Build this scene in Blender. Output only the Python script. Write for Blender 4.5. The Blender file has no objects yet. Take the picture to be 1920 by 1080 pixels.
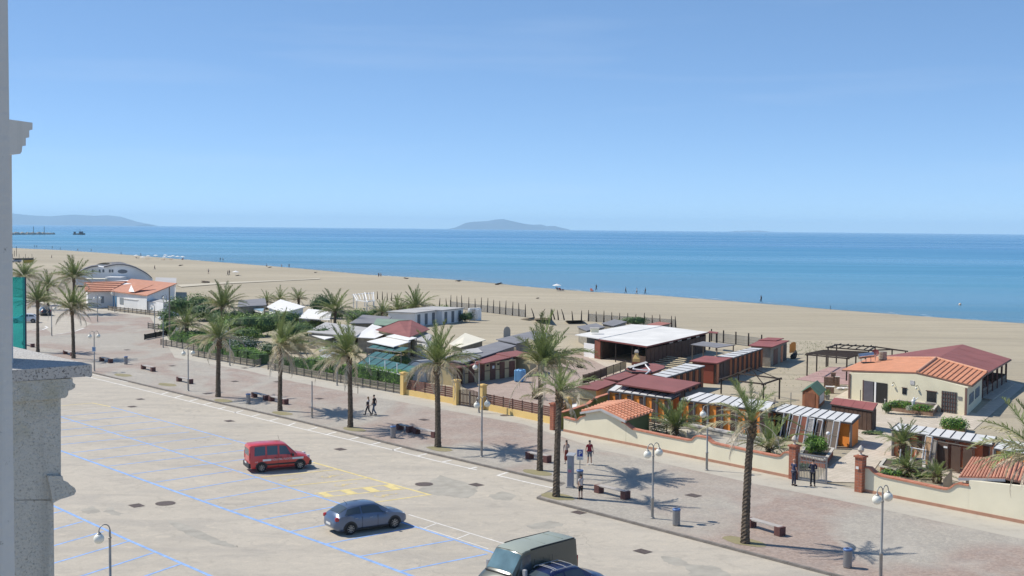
import bpy, bmesh, math, random
from mathutils import Vector, Matrix
R = math.radians
random.seed(7)
sc = bpy.context.scene
COL = sc.collection

# ---------------------------------------------------------------- camera
FPX, CH = 2200.0, 16.0
ROLL = math.atan2(18, 1900)
PITCH = math.atan2(111, FPX)
SUN_AZ, SUN_EL = R(161), R(50)
cr, sr = math.cos(ROLL), math.sin(ROLL)
_f = Vector((0, math.cos(PITCH), -math.sin(PITCH)))
_u0 = Vector((0, math.sin(PITCH), math.cos(PITCH)))
_r = Vector((1, 0, 0)) * cr + _u0 * sr
_u = Vector((1, 0, 0)) * -sr + _u0 * cr
cam = bpy.data.cameras.new('camera')
cam.sensor_width = 36.0
cam.lens = 36.0 * FPX / 1920
cam.clip_start = 0.1
cam.clip_end = 120000
co = bpy.data.objects.new('camera', cam)
COL.objects.link(co)
m = Matrix.Identity(4)
for i in range(3):
    m[i][0], m[i][1], m[i][2] = _r[i], _u[i], -_f[i]
m[2][3] = CH
co.matrix_world = m
sc.camera = co
# ---------------------------------------------------------------- sky, sun, exposure
w = bpy.data.worlds.new('World')
sc.world = w
w.use_nodes = True
nt = w.node_tree
sky = nt.nodes.new('ShaderNodeTexSky')
sky.sky_type = 'NISHITA'
sky.sun_disc = False
sky.sun_elevation = SUN_EL
sky.sun_rotation = math.pi / 2 - SUN_AZ
sky.air_density = 0.4
sky.dust_density = 0
sky.ozone_density = 1.5
sky.altitude = 20
bg = nt.nodes['Background']
hsv = nt.nodes.new('ShaderNodeHueSaturation')
hsv.inputs['Saturation'].default_value = 1.12
nt.links.new(sky.outputs[0], hsv.inputs['Color'])
gam = nt.nodes.new('ShaderNodeGamma')
gam.inputs[1].default_value = 0.6
nt.links.new(hsv.outputs[0], gam.inputs[0])
mul = nt.nodes.new('ShaderNodeMix')
mul.data_type = 'RGBA'
mul.blend_type = 'MULTIPLY'
mul.inputs[0].default_value = 1.0
mul.inputs[7].default_value = (1.26, 1.57, 1.90, 1)
nt.links.new(gam.outputs[0], mul.inputs[6])
# thin high wisps of cloud, the same all round the sky
stc = nt.nodes.new('ShaderNodeTexCoord')
smp = nt.nodes.new('ShaderNodeMapping')
smp.inputs['Scale'].default_value = (2.2, 2.2, 26)
nt.links.new(stc.outputs['Generated'], smp.inputs['Vector'])
snz = nt.nodes.new('ShaderNodeTexNoise')
snz.inputs['Scale'].default_value = 1.6
snz.inputs['Detail'].default_value = 6
nt.links.new(smp.outputs[0], snz.inputs['Vector'])
srp = nt.nodes.new('ShaderNodeMapRange')
srp.inputs[1].default_value = .54
srp.inputs[2].default_value = .80
srp.inputs[4].default_value = .11
nt.links.new(snz.outputs['Fac'], srp.inputs[0])
wsp = nt.nodes.new('ShaderNodeMix')
wsp.data_type = 'RGBA'
wsp.inputs[7].default_value = (4.6, 5.3, 6.1, 1)
nt.links.new(srp.outputs[0], wsp.inputs[0])
nt.links.new(mul.outputs[2], wsp.inputs[6])
nt.links.new(wsp.outputs[2], bg.inputs[0])
bg.inputs[1].default_value = 0.126
sl = bpy.data.lights.new('sun', 'SUN')
sl.energy = 3.75
sl.angle = R(0.53)
sl.color = (1.0, 0.935, 0.83)
so = bpy.data.objects.new('sun', sl)
COL.objects.link(so)
SUNV = Vector((math.cos(SUN_AZ) * math.cos(SUN_EL), math.sin(SUN_AZ) * math.cos(SUN_EL), math.sin(SUN_EL)))
so.rotation_euler = SUNV.to_track_quat('Z', 'Y').to_euler()
so.location = (-60, 40, 90)
sc.view_settings.view_transform = 'Standard'
sc.view_settings.look = 'None'
sc.view_settings.gamma = 1
sc.view_settings.exposure = 0.43
sc.view_settings.use_curve_mapping = False
sc.render.engine = 'CYCLES'
sc.cycles.max_bounces = 6
sc.cycles.diffuse_bounces = 3
sc.cycles.glossy_bounces = 3
sc.cycles.transmission_bounces = 4
sc.cycles.transparent_max_bounces = 8
sc.cycles.volume_bounces = 2
sc.cycles.caustics_reflective = False
sc.cycles.caustics_refractive = False
sc.cycles.use_denoising = True

# ---------------------------------------------------------------- photograph pixel -> place
def ray(u, v):
    x, y = (u - 960) / FPX, -(v - 540) / FPX
    return _f + _r * x + _u * y
def P(u, v, z=0.0):
    d = ray(u, v)
    t = (z - CH) / d.z
    return Vector((d.x * t, d.y * t, z))
def zat(b, u, v):
    """height at which the vertical over ground point b shows at image row v"""
    d = ray(u, v)
    return CH + d.z * b.y / d.y
def at_depth(u, v, y):
    d = ray(u, v)
    t = y / d.y
    return Vector((d.x * t, y, CH + d.z * t))
LOT = -0.12                                   # the car park lies a kerb below the promenade
EA = Vector((math.cos(R(-48)), math.sin(R(-48)), 0))   # along the street towards the viewer's right
BA = Vector((-EA.y, EA.x, 0))                          # towards the sea

# ---------------------------------------------------------------- mesh helpers
class MB:
    def __init__(s):
        s.v, s.f, s.mi = [], [], []
    def add(s, vs, fs, mi=0):
        k = len(s.v)
        s.v += [tuple(x) for x in vs]
        s.f += [tuple(i + k for i in q) for q in fs]
        s.mi += [mi] * len(fs)
        return s
    def box(s, c, d, rz=0.0, mi=0, M=None):
        hx, hy, hz = d[0] / 2, d[1] / 2, d[2] / 2
        vs = [Vector((x, y, z)) for z in (-hz, hz) for x, y in ((-hx, -hy), (hx, -hy), (hx, hy), (-hx, hy))]
        T = Matrix.Translation(Vector(c)) @ (M if M else Matrix.Rotation(rz, 4, 'Z'))
        return s.add([T @ q for q in vs], [(3, 2, 1, 0), (4, 5, 6, 7), (0, 1, 5, 4), (1, 2, 6, 5), (2, 3, 7, 6), (3, 0, 4, 7)], mi)
    def beam(s, a, b, wd, ht, mi=0):
        a, b = Vector(a), Vector(b)
        d = b - a
        x = d.normalized()
        up = Vector((0, 0, 1)) if abs(x.z) < .95 else Vector((0, 1, 0))
        y = up.cross(x).normalized()
        z = x.cross(y)
        M = Matrix((x, y, z)).transposed().to_4x4()
        return s.box((a + b) / 2, (d.length, wd, ht), M=M, mi=mi)
    def prism(s, bot, top, mi=0):
        n = len(bot)
        # keep outward normals whichever way the outline runs
        ar = sum(bot[i][0] * bot[(i + 1) % n][1] - bot[(i + 1) % n][0] * bot[i][1] for i in range(n))
        if ar < 0:
            bot, top = list(bot)[::-1], list(top)[::-1]
        fs = [tuple(range(n))[::-1], tuple(range(n, 2 * n))]
        fs += [(i, (i + 1) % n, n + (i + 1) % n, n + i) for i in range(n)]
        return s.add(list(bot) + list(top), fs, mi)
    def sheet(s, pts, mi=0):
        n = len(pts)
        ar = sum(pts[i][0] * pts[(i + 1) % n][1] - pts[(i + 1) % n][0] * pts[i][1] for i in range(n))
        return s.add(pts, [tuple(range(n)) if ar > 0 else tuple(range(n))[::-1]], mi)
    def tube(s, pts, r, n=6, cap=True, mi=0):
        pts = [Vector(p) for p in pts]
        k = len(pts)
        rr = r if isinstance(r, (list, tuple)) else [r] * k
        d0 = (pts[1] - pts[0]).normalized()
        a = d0.orthogonal().normalized()
        vs = []
        for i, p in enumerate(pts):
            d = (pts[min(i + 1, k - 1)] - pts[max(i - 1, 0)]).normalized()
            a = (a - d * a.dot(d))
            a = a.normalized() if a.length > 1e-6 else d.orthogonal().normalized()
            b = d.cross(a)
            for j in range(n):
                t = 2 * math.pi * j / n
                vs.append(p + (a * math.cos(t) + b * math.sin(t)) * rr[i])
        fs = [(i * n + j, i * n + (j + 1) % n, (i + 1) * n + (j + 1) % n, (i + 1) * n + j) for i in range(k - 1) for j in range(n)]
        if cap:
            fs += [tuple(range(n))[::-1], tuple((k - 1) * n + j for j in range(n))]
        return s.add(vs, fs, mi)
    def lathe(s, c, prof, n=12, mi=0, axis=None):
        c = Vector(c)
        vs, k = [], len(prof)
        Q = axis.to_track_quat('Z', 'Y') if axis else None
        for (r, z) in prof:
            for j in range(n):
                t = 2 * math.pi * j / n
                q = Vector((r * math.cos(t), r * math.sin(t), z))
                vs.append(c + (Q @ q if Q else q))
        fs = [(i * n + j, i * n + (j + 1) % n, (i + 1) * n + (j + 1) % n, (i + 1) * n + j) for i in range(k - 1) for j in range(n)]
        fs += [tuple(range(n))[::-1], tuple((k - 1) * n + j for j in range(n))]
        return s.add(vs, fs, mi)
    def ball(s, c, r, n=10, mi=0, sq=(1, 1, 1)):
        m = max(4, n // 2)
        pr = [(max(.02, math.sin(math.pi * i / m)) * r, -math.cos(math.pi * i / m) * r) for i in range(m + 1)]
        k = len(s.v)
        s.lathe((0, 0, 0), pr, n, mi)
        for i in range(k, len(s.v)):
            q = s.v[i]
            s.v[i] = (c[0] + q[0] * sq[0], c[1] + q[1] * sq[1], c[2] + q[2] * sq[2])
        return s
    def mesh(s, name, mats, smooth=False, off=None):
        me = bpy.data.meshes.new(name)
        vs = s.v if off is None else [(q[0] - off[0], q[1] - off[1], q[2] - off[2]) for q in s.v]
        me.from_pydata(vs, [], s.f)
        for x in (mats if isinstance(mats, (list, tuple)) else [mats]):
            me.materials.append(x)
        if any(s.mi):
            me.polygons.foreach_set('material_index', s.mi)
        if smooth:
            me.polygons.foreach_set('use_smooth', [True] * len(me.polygons))
            if isinstance(smooth, (int, float)) and not isinstance(smooth, bool):
                me.set_sharp_from_angle(angle=R(smooth))
        me.update()
        return me
    def build(s, name, mats, parent=None, smooth=False, w=False, loc=None):
        off = None
        if w:
            off = wloc(parent)
        elif loc is not None:
            off = loc
        o = bpy.data.objects.new(name, s.mesh(name, mats, smooth, off))
        COL.objects.link(o)
        if loc is not None:
            o.location = loc
        if parent:
            o.parent = parent
        return o
def wloc(o):
    q = Vector((0, 0, 0))
    while o:
        q = q + o.location
        o = o.parent
    return q
def inst(name, me, parent=None, M=None, loc=None, rz=0.0, scale=None):
    o = bpy.data.objects.new(name, me)
    COL.objects.link(o)
    if M is not None:
        o.matrix_basis = M
    else:
        if loc is not None: o.location = loc
        o.rotation_euler = (0, 0, rz)
        if scale is not None: o.scale = scale if isinstance(scale, (tuple, Vector)) else (scale,) * 3
    if parent: o.parent = parent
    return o
def tag(o, label=None, cat=None, group=None, kind=None):
    if label: o['label'] = label
    if cat: o['category'] = cat
    if group: o['group'] = group
    if kind: o['kind'] = kind
    return o
def thing(name, label, cat, loc=(0, 0, 0), rz=0.0, group=None):
    o = bpy.data.objects.new(name, None)
    o.empty_display_size = .3
    COL.objects.link(o)
    o.location = loc
    o.rotation_euler = (0, 0, rz)
    return tag(o, label, cat, group)
def copy_tree(o, loc=None, rz=None, label=None, group=None, parent=None):
    c = o.copy()
    COL.objects.link(c)
    if parent: c.parent = parent
    if loc is not None: c.location = loc
    if rz is not None: c.rotation_euler = (0, 0, rz)
    if label: c['label'] = label
    if group: c['group'] = group
    for ch in KIDS.get(o.name) or list(o.children):
        copy_tree(ch, parent=c)
    return c
KIDS = {}

# ---------------------------------------------------------------- materials
MATS = {}
def M(key, col=None, rough=.8, var=.12, scale=1.5, bump=0.0, bscale=None, metal=0.0, rnd=0.0, spec=.5, detail=4, trans=0.0, alpha=1.0):
    if key in MATS: return MATS[key]
    mt = bpy.data.materials.new(key)
    mt.use_nodes = True
    t = mt.node_tree
    b = t.nodes['Principled BSDF']
    b.inputs['Roughness'].default_value = rough
    b.inputs['Metallic'].default_value = metal
    b.inputs['Specular IOR Level'].default_value = spec
    if alpha < 1: b.inputs['Alpha'].default_value = alpha
    tc = t.nodes.new('ShaderNodeTexCoord')
    nz = t.nodes.new('ShaderNodeTexNoise')
    nz.inputs['Scale'].default_value = scale
    nz.inputs['Detail'].default_value = detail
    t.links.new(tc.outputs['Object'], nz.inputs['Vector'])
    rp = t.nodes.new('ShaderNodeValToRGB')
    rp.color_ramp.elements[0].position = .3
    rp.color_ramp.elements[1].position = .7
    rp.color_ramp.elements[0].color = tuple(min(1, c * (1 - var)) for c in col) + (1,)
    rp.color_ramp.elements[1].color = tuple(min(1, c * (1 + var)) for c in col) + (1,)
    t.links.new(nz.outputs['Fac'], rp.inputs[0])
    out = rp.outputs[0]
    if rnd:
        oi = t.nodes.new('ShaderNodeObjectInfo')
        hs = t.nodes.new('ShaderNodeHueSaturation')
        mr = t.nodes.new('ShaderNodeMapRange')
        mr.inputs[3].default_value = 1 - rnd
        mr.inputs[4].default_value = 1 + rnd
        t.links.new(oi.outputs['Random'], mr.inputs[0])
        t.links.new(mr.outputs[0], hs.inputs['Value'])
        t.links.new(out, hs.inputs['Color'])
        out = hs.outputs[0]
    t.links.new(out, b.inputs['Base Color'])
    if bump:
        n2 = t.nodes.new('ShaderNodeTexNoise')
        n2.inputs['Scale'].default_value = bscale or scale * 6
        n2.inputs['Detail'].default_value = 5
        t.links.new(tc.outputs['Object'], n2.inputs['Vector'])
        bp = t.nodes.new('ShaderNodeBump')
        bp.inputs['Strength'].default_value = bump
        bp.inputs['Distance'].default_value = .05
        t.links.new(n2.outputs['Fac'], bp.inputs['Height'])
        t.links.new(bp.outputs[0], b.inputs['Normal'])
    if trans:
        tr = t.nodes.new('ShaderNodeBsdfTranslucent')
        t.links.new(out, tr.inputs['Color'])
        mx = t.nodes.new('ShaderNodeMixShader')
        mx.inputs[0].default_value = trans
        t.links.new(b.outputs[0], mx.inputs[1])
        t.links.new(tr.outputs[0], mx.inputs[2])
        t.links.new(mx.outputs[0], t.nodes['Material Output'].inputs[0])
    MATS[key] = mt
    return mt
class NT:
    """small node graph writer"""
    def __init__(s, key):
        s.m = bpy.data.materials.new(key)
        s.m.use_nodes = True
        s.t = s.m.node_tree
        s.b = s.t.nodes['Principled BSDF']
        s.tc = s.t.nodes.new('ShaderNodeTexCoord').outputs['Object']
        MATS[key] = s.m
    def n(s, typ, **kw):
        x = s.t.nodes.new(typ)
        for k, v in kw.items(): setattr(x, k, v)
        return x
    def lk(s, a, b): s.t.links.new(a, b)
    def mapv(s, scale=(1, 1, 1), rz=0.0, loc=(0, 0, 0)):
        x = s.n('ShaderNodeMapping')
        x.inputs['Scale'].default_value = scale
        x.inputs['Rotation'].default_value = (0, 0, rz)
        x.inputs['Location'].default_value = loc
        s.lk(s.tc, x.inputs['Vector'])
        return x.outputs[0]
    def noise(s, scale, detail=4, rough=.55, vec=None, dist=0.0):
        x = s.n('ShaderNodeTexNoise')
        x.inputs['Scale'].default_value = scale
        x.inputs['Detail'].default_value = detail
        x.inputs['Roughness'].default_value = rough
        x.inputs['Distortion'].default_value = dist
        s.lk(vec if vec is not None else s.tc, x.inputs['Vector'])
        return x.outputs['Fac']
    def vor(s, scale, feature='F1', out='Distance', vec=None):
        x = s.n('ShaderNodeTexVoronoi', feature=feature)
        x.inputs['Scale'].default_value = scale
        s.lk(vec if vec is not None else s.tc, x.inputs['Vector'])
        return x.outputs[out]
    def ramp(s, fac, stops):
        x = s.n('ShaderNodeValToRGB')
        e = x.color_ramp.elements
        while len(e) < len(stops): e.new(.5)
        for i, (p, c) in enumerate(stops):
            e[i].position = p
            e[i].color = (c, c, c, 1) if isinstance(c, (int, float)) else tuple(c) + (1,)
        s.lk(fac, x.inputs[0])
        return x.outputs[0]
    def mix(s, fac, a, b, typ='MIX'):
        x = s.n('ShaderNodeMix', data_type='RGBA', blend_type=typ)
        for i, q in ((0, fac), (6, a), (7, b)):
            if isinstance(q, (int, float)): x.inputs[i].default_value = q if i == 0 else (q, q, q, 1)
            elif isinstance(q, (tuple, list)): x.inputs[i].default_value = tuple(q) + (1,)
            else: s.lk(q, x.inputs[i])
        return x.outputs[2]
    def bump(s, h, strength=.3, dist=.05):
        x = s.n('ShaderNodeBump')
        x.inputs['Strength'].default_value = strength
        x.inputs['Distance'].default_value = dist
        s.lk(h, x.inputs['Height'])
        s.lk(x.outputs[0], s.b.inputs['Normal'])
    def done(s, col, rough=.85):
        s.lk(col, s.b.inputs['Base Color'])
        if isinstance(rough, (int, float)): s.b.inputs['Roughness'].default_value = rough
        else: s.lk(rough, s.b.inputs['Roughness'])
        return s.m
# ================================================================ SETTING
def mat_asphalt():
    g = NT('asphalt')
    big = g.noise(.09, 5, .6)
    st = g.noise(.5, 6, .65, g.mapv((.35, 1, 1), R(48)), .6)
    fine = g.noise(14, 3)
    c = g.mix(big, (.43, .385, .315), (.56, .505, .42))
    c = g.mix(g.ramp(st, [(.36, .55), (.52, 0)]), c, (.37, .34, .295))
    c = g.mix(g.ramp(g.noise(.22, 6, .7, g.mapv((.5, 1, 1), R(48), (9, 4, 0))), [(.58, 0), (.72, .6)]), c, (.60, .53, .42))
    c = g.mix(.28, c, g.ramp(fine, [(.3, .45), (.7, .95)]), 'MULTIPLY')
    md = g.noise(1.1, 6, .72, None, 1.2)
    c = g.mix(g.ramp(md, [(.34, .55), (.47, 0)]), c, (.335, .30, .25))
    c = g.mix(g.ramp(md, [(.56, 0), (.7, .5)]), c, (.60, .52, .41))
    trk = g.noise(.55, 3, .5, g.mapv((.04, 1, 1), R(48), (3, 3, 0)))
    c = g.mix(g.ramp(trk, [(.36, .32), (.46, 0)]), c, (.33, .30, .26))
    wv = g.n('ShaderNodeVectorMath', operation='ADD')
    w2 = g.n('ShaderNodeTexNoise')
    w2.inputs['Scale'].default_value = .8
    w2.inputs['Detail'].default_value = 5
    g.lk(g.tc, w2.inputs['Vector'])
    w3 = g.n('ShaderNodeVectorMath', operation='SCALE')
    w3.inputs['Scale'].default_value = 1.6
    g.lk(w2.outputs['Color'], w3.inputs[0])
    g.lk(g.tc, wv.inputs[0])
    g.lk(w3.outputs[0], wv.inputs[1])
    cr = g.vor(.32, 'DISTANCE_TO_EDGE', 'Distance', wv.outputs[0])
    crk = g.ramp(cr, [(0.0, .5), (.012, 0)])
    msk = g.ramp(g.noise(.13, 2), [(.55, 0), (.65, 1)])
    x = g.mix(1.0, crk, msk, 'MULTIPLY')
    c = g.mix(x, c, (.18, .165, .14))
    g.bump(fine, .25, .02)
    return g.done(c, .9)
def mat_prom():
    g = NT('promenade_cobbles')
    big = g.noise(.10, 3, .5, g.mapv((1, .6, 1), R(48)), .8)
    mid = g.noise(.8, 4, .6)
    cb = g.vor(7.0, 'F1', 'Color')
    ed = g.vor(7.0, 'DISTANCE_TO_EDGE', 'Distance')
    sep = g.n('ShaderNodeSeparateColor')
    g.lk(cb, sep.inputs[0])
    red = g.mix(sep.outputs[0], (.28, .21, .172), (.40, .31, .255))
    gry = g.mix(sep.outputs[1], (.335, .305, .26), (.44, .40, .335))
    c = g.mix(g.ramp(big, [(.44, 0), (.56, 1)]), gry, red)
    c = g.mix(g.ramp(g.noise(.25, 4, .6, None, .5), [(.5, 0), (.75, .6)]), c, (.49, .45, .385))
    c = g.mix(g.ramp(mid, [(.3, .35), (.55, 0)]), c, (.27, .25, .23))
    c = g.mix(g.ramp(ed, [(0, .5), (.06, 0)]), c, (.25, .23, .21))
    g.bump(g.ramp(ed, [(0, 0), (.12, 1)]), .35, .02)
    return g.done(c, .85)
def mat_pave(key, a, b, sc_=.3):
    g = NT(key)
    c = g.mix(g.noise(sc_, 5, .6), a, b)
    c = g.mix(g.ramp(g.noise(.9, 5, .7), [(.32, .4), (.5, 0)]), c, tuple(x * .72 for x in a))
    fine = g.noise(18, 3)
    c = g.mix(.2, c, g.ramp(fine, [(.3, .5), (.7, .95)]), 'MULTIPLY')
    g.bump(fine, .2, .02)
    return g.done(c, .88)
def mat_tiles(key, a, b, sx, rz):
    """square paving slabs: tone per slab and joints"""
    g = NT(key)
    br = g.n('ShaderNodeTexBrick')
    br.offset = 0.5
    br.inputs['Color1'].default_value = tuple(a) + (1,)
    br.inputs['Color2'].default_value = tuple(b) + (1,)
    br.inputs['Mortar'].default_value = tuple(x * .72 for x in a) + (1,)
    br.inputs['Scale'].default_value = 1.0 / sx
    br.inputs['Mortar Size'].default_value = .018
    br.inputs['Brick Width'].default_value = 1.0
    br.inputs['Row Height'].default_value = .5
    g.lk(g.mapv((1, 1, 1), rz), br.inputs['Vector'])
    c = g.mix(g.ramp(g.noise(.6, 5, .65), [(.35, .35), (.55, 0)]), br.outputs['Color'], tuple(x * .75 for x in a))
    return g.done(c, .85)
def mat_sand():
    g = NT('sand')
    big = g.noise(.02, 5, .6, g.mapv((.5, 1, 1), R(54)))
    c = g.mix(g.ramp(big, [(.35, 0), (.65, 1)]), (.36, .31, .22), (.46, .40, .29))
    tr = g.noise(.22, 6, .7, g.mapv((.12, 1, 1), R(56)), .4)
    c = g.mix(g.ramp(tr, [(.34, .5), (.5, 0)]), c, (.29, .255, .19))
    c = g.mix(g.ramp(g.noise(.7, 6, .7), [(.28, .55), (.45, 0)]), c, (.27, .235, .18))
    rut = g.noise(.5, 3, .5, g.mapv((.03, 1, 1), R(50)), .2)
    c = g.mix(g.ramp(rut, [(.38, .4), (.44, 0), (.56, 0), (.62, .3)]), c, (.26, .225, .17))
    c = g.mix(g.ramp(g.noise(3.5, 4, .7), [(.3, .35), (.5, 0)]), c, (.25, .215, .16))
    fp = g.vor(.9, 'F1', 'Distance')
    c = g.mix(g.ramp(fp, [(.05, .3), (.28, 0)]), c, (.26, .225, .17))
    # wet sand and weed by height: the beach dips below -0.25 only at the waterline
    sx = g.n('ShaderNodeSeparateXYZ')
    g.lk(g.tc, sx.inputs[0])
    mr = g.n('ShaderNodeMapRange')
    mr.inputs[1].default_value = -.42
    mr.inputs[2].default_value = -.12
    g.lk(sx.outputs[2], mr.inputs[0])
    c = g.mix(g.ramp(mr.outputs[0], [(0, .75), (1, 0)]), c, (.20, .175, .13))
    h = g.noise(1.6, 6, .7)
    g.bump(h, .55, .12)
    return g.done(c, .95)
def mat_sea(rz, off):
    g = NT('sea_water')
    mp = g.n('ShaderNodeMapping')
    mp.inputs['Rotation'].default_value = (0, 0, -rz)
    g.lk(g.tc, mp.inputs['Vector'])
    sx = g.n('ShaderNodeSeparateXYZ')
    g.lk(mp.outputs[0], sx.inputs[0])
    mr = g.n('ShaderNodeMapRange')          # metres out from the shore
    mr.inputs[1].default_value = off
    mr.inputs[2].default_value = off + 900
    g.lk(sx.outputs[1], mr.inputs[0])
    dep = g.ramp(mr.outputs[0], [(0, (.105, .19, .225)), (.03, (.08, .205, .27)), (.16, (.06, .24, .34)), (.5, (.042, .215, .36)), (1, (.03, .17, .34))])
    bands = g.noise(.0042, 4, .6, g.mapv((.16, 1, 1), R(-4)), .3)
    b2 = g.noise(.018, 4, .6, g.mapv((.10, 1, 1), R(-14)), .3)
    bar = g.noise(.06, 3, .55, g.mapv((.07, 1, 1), rz))
    c = g.mix(g.ramp(bands, [(.38, .5), (.52, 0)]), dep, (.035, .22, .40))
    c = g.mix(g.ramp(b2, [(.5, 0), (.66, .38)]), c, (.20, .42, .60))
    c = g.mix(g.ramp(bar, [(.42, .26), (.55, 0)]), c, (.03, .20, .34))
    h1 = g.noise(.55, 5, .65, g.mapv((.35, 1, 1), rz + .25))
    h2 = g.noise(3.0, 3, .6, g.mapv((.5, 1, 1), rz))
    g.bump(g.mix(.3, h1, h2), .6, .35)
    ro = g.ramp(bands, [(.4, .34), (.6, .2)])
    g.b.inputs['IOR'].default_value = 1.33
    return g.done(c, ro)
ASPH, PROM = mat_asphalt(), mat_prom()
PAVE = mat_pave('pale_concrete', (.43, .395, .33), (.53, .49, .41))
WALKWAY = mat_tiles('walkway_slabs', (.50, .435, .345), (.58, .505, .41), .8, R(-48))
PINK = mat_tiles('pinkish_pavers', (.36, .275, .225), (.44, .345, .285), .5, R(20))
PINK2 = mat_tiles('pink_deck', (.40, .25, .225), (.47, .305, .275), .9, R(12))
SAND = mat_sand()
SOIL = mat_pave('sandy_soil', (.36, .31, .23), (.48, .415, .31), .25)
GRASSY = mat_pave('dry_tree_pit', (.20, .19, .085), (.36, .30, .175), 1.3)

def structure(name, mb, mat, z=None):
    o = mb.build(name, mat)
    return tag(o, kind='structure')
def ext(a, d, L): return Vector(a) + Vector(d) * L
# far ground under everything, out past the horizon
g0 = MB()
g0.sheet([(-30000, -3000, -2.6), (30000, -3000, -2.6), (30000, 30000, -2.6), (-30000, 30000, -2.6)])
structure('ground', g0, SOIL)
# shoreline, as points of the ground
shore_px = [(-60, 464), (20, 465), (130, 470), (230, 477), (330, 485), (430, 493), (560, 503), (700, 516), (860, 525), (1000, 538), (1120, 548), (1240, 554), (1400, 567), (1560, 580), (1720, 592), (1920, 606), (2120, 621)]
shore = [P(u, v, -.5) for u, v in shore_px]
sdir = (shore[-1] - shore[4]).normalized()
shore = [ext(shore[0], (shore[0] - shore[3]).normalized(), 2500)] + shore + [ext(shore[-1], sdir, 900)]
snrm = Vector((-sdir.y, sdir.x, 0))
# the beach: rows parallel to the shore, rolling a little, dipping under the water
import mathutils
rows = []
offs = [(-8, -1.3), (-2.5, -.75), (0, -.5), (2.5, -.32), (6, -.12), (11, -.01), (20, -.05), (34, -.1), (60, -.06), (95, -.12), (130, -.1), (170, -.1), (220, -.1), (290, -.1), (380, -.1), (500, -.1), (650, -.1)]
foot = P(1180, 833).dot(BA)
pts_s = []
for i in range(len(shore) - 1):
    L = (shore[i + 1] - shore[i]).length
    k = max(1, min(60, int(L / 9)))
    for j in range(k): pts_s.append(shore[i].lerp(shore[i + 1], j / k))
pts_s.append(shore[-1])
bm_ = MB()
vs, fs = [], []
for q in pts_s:
    for (d, z) in offs:
        p = q - snrm * d
        wob = mathutils.noise.noise(Vector((p.x * .03, p.y * .03, 0))) * (.14 if d > 15 else .03)
        if d < 3: p = p + snrm * mathutils.noise.noise(Vector((p.x * .04, p.y * .04, 3))) * 1.1
        vs.append((p.x, p.y, z + wob if p.dot(BA) - foot > 60 else -.9))
n = len(offs)
for i in range(len(pts_s) - 1):
    for j in range(n - 1):
        fs.append((i * n + j, i * n + j + 1, (i + 1) * n + j + 1, (i + 1) * n + j))
bm_.add(vs, fs)
beach = structure('beach', bm_, SAND)
beach.data.polygons.foreach_set('use_smooth', [True] * len(beach.data.polygons))
# the sea
off_sea = (Matrix.Rotation(-math.atan2(sdir.y, sdir.x), 3, 'Z') @ shore[10]).y
SEA = mat_sea(math.atan2(sdir.y, sdir.x), off_sea)
g1 = MB()
a, b = ext(shore[0], -snrm, 6), ext(shore[-1], -snrm, 6)
land = [q - snrm * 6 for q in shore]
g1.sheet([(q.x, q.y, -.5) for q in land] + [(28000, -2000, -.5), (28000, 28000, -.5), (-28000, 28000, -.5), (-28000, 1500, -.5)])
sea = structure('sea', g1, SEA)

# broken line of foam where the wavelets end
rnd = random.Random(8)
fo_ = MB()
for q in pts_s:
    if q.y > 900 or q.y < 60: continue
    for k in range(5):
        if rnd.random() < .45: continue
        p = q + sdir * rnd.uniform(-5, 5) + snrm * (mathutils.noise.noise(Vector((q.x * .04, q.y * .04, 3))) * 1.1 + rnd.uniform(-.1, 1.0) + (3.2 if rnd.random() < .3 else 0))
        l, w_ = rnd.uniform(.8, 3.2), rnd.uniform(.10, .26)
        fo_.sheet([(*(p - sdir * l).xy, -.485), (*(p - snrm * w_).xy, -.485), (*(p + sdir * l).xy, -.485), (*(p + snrm * w_).xy, -.485)])
tag(fo_.build('sea_foam', M('foam', (.66, .69, .70), .8, .1, 2)), kind='stuff')
# car park asphalt, promenade, pavement strip, sandy lots
kin = [P(u, v) for u, v in ((240, 714), (420, 757), (565, 789.5), (765, 839), (1056, 906))]
kout = [P(u, v) for u, v in ((1006, 932), (1160, 972), (1560, 1076))]
k0 = ext(kin[0], -EA, 260)
kN = ext(kout[-1], EA, 90)
kerb_line = [k0] + kin + kout + [kN]
g2 = MB()
fa = ext(k0, BA, -190)
g2.sheet([(q.x, q.y, LOT) for q in [ext(k0, BA, 4), ext(kN, BA, 4), ext(kN, BA, -80), fa]])
structure('car_park', g2, ASPH)
# seaward edge of the promenade: the foot of the fences and walls
edge_px = [(203, 581), (306, 594), (362, 668), (476, 688), (503, 693), (600, 711), (753, 739), (1035, 788), (1180, 833), (1478, 896), (1625, 923), (1920, 983)]
edge = [P(u, v) for u, v in edge_px]
edge = [ext(edge[0], -EA, 200), P(150, 575)] + edge + [ext(edge[-1], EA, 90)]
g3 = MB()
def strip(mb, la, lb, z, mi=0):
    n = len(la)
    mb.add([(q.x, q.y, z) for q in la] + [(q.x, q.y, z) for q in lb], [(i, i + 1, n + i + 1, n + i) for i in range(n - 1)], mi)
    return mb
def poly2(mb, pts, z0, z1):
    """top sheet and skirt of a raised area"""
    ar = sum(pts[i].x * pts[(i + 1) % len(pts)].y - pts[(i + 1) % len(pts)].x * pts[i].y for i in range(len(pts)))
    if ar < 0: pts = pts[::-1]
    n = len(pts)
    mb.add([(q.x, q.y, z1) for q in pts], [tuple(range(n))])
    mb.add([(q.x, q.y, z0) for q in pts] + [(q.x, q.y, z1) for q in pts], [(i, (i + 1) % n, n + (i + 1) % n, n + i) for i in range(n)])
    return mb
inl = [q + BA * .16 for q in kerb_line]
poly2(g3, inl + [q + BA * .3 for q in edge[::-1]], -.4, 0)
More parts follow.
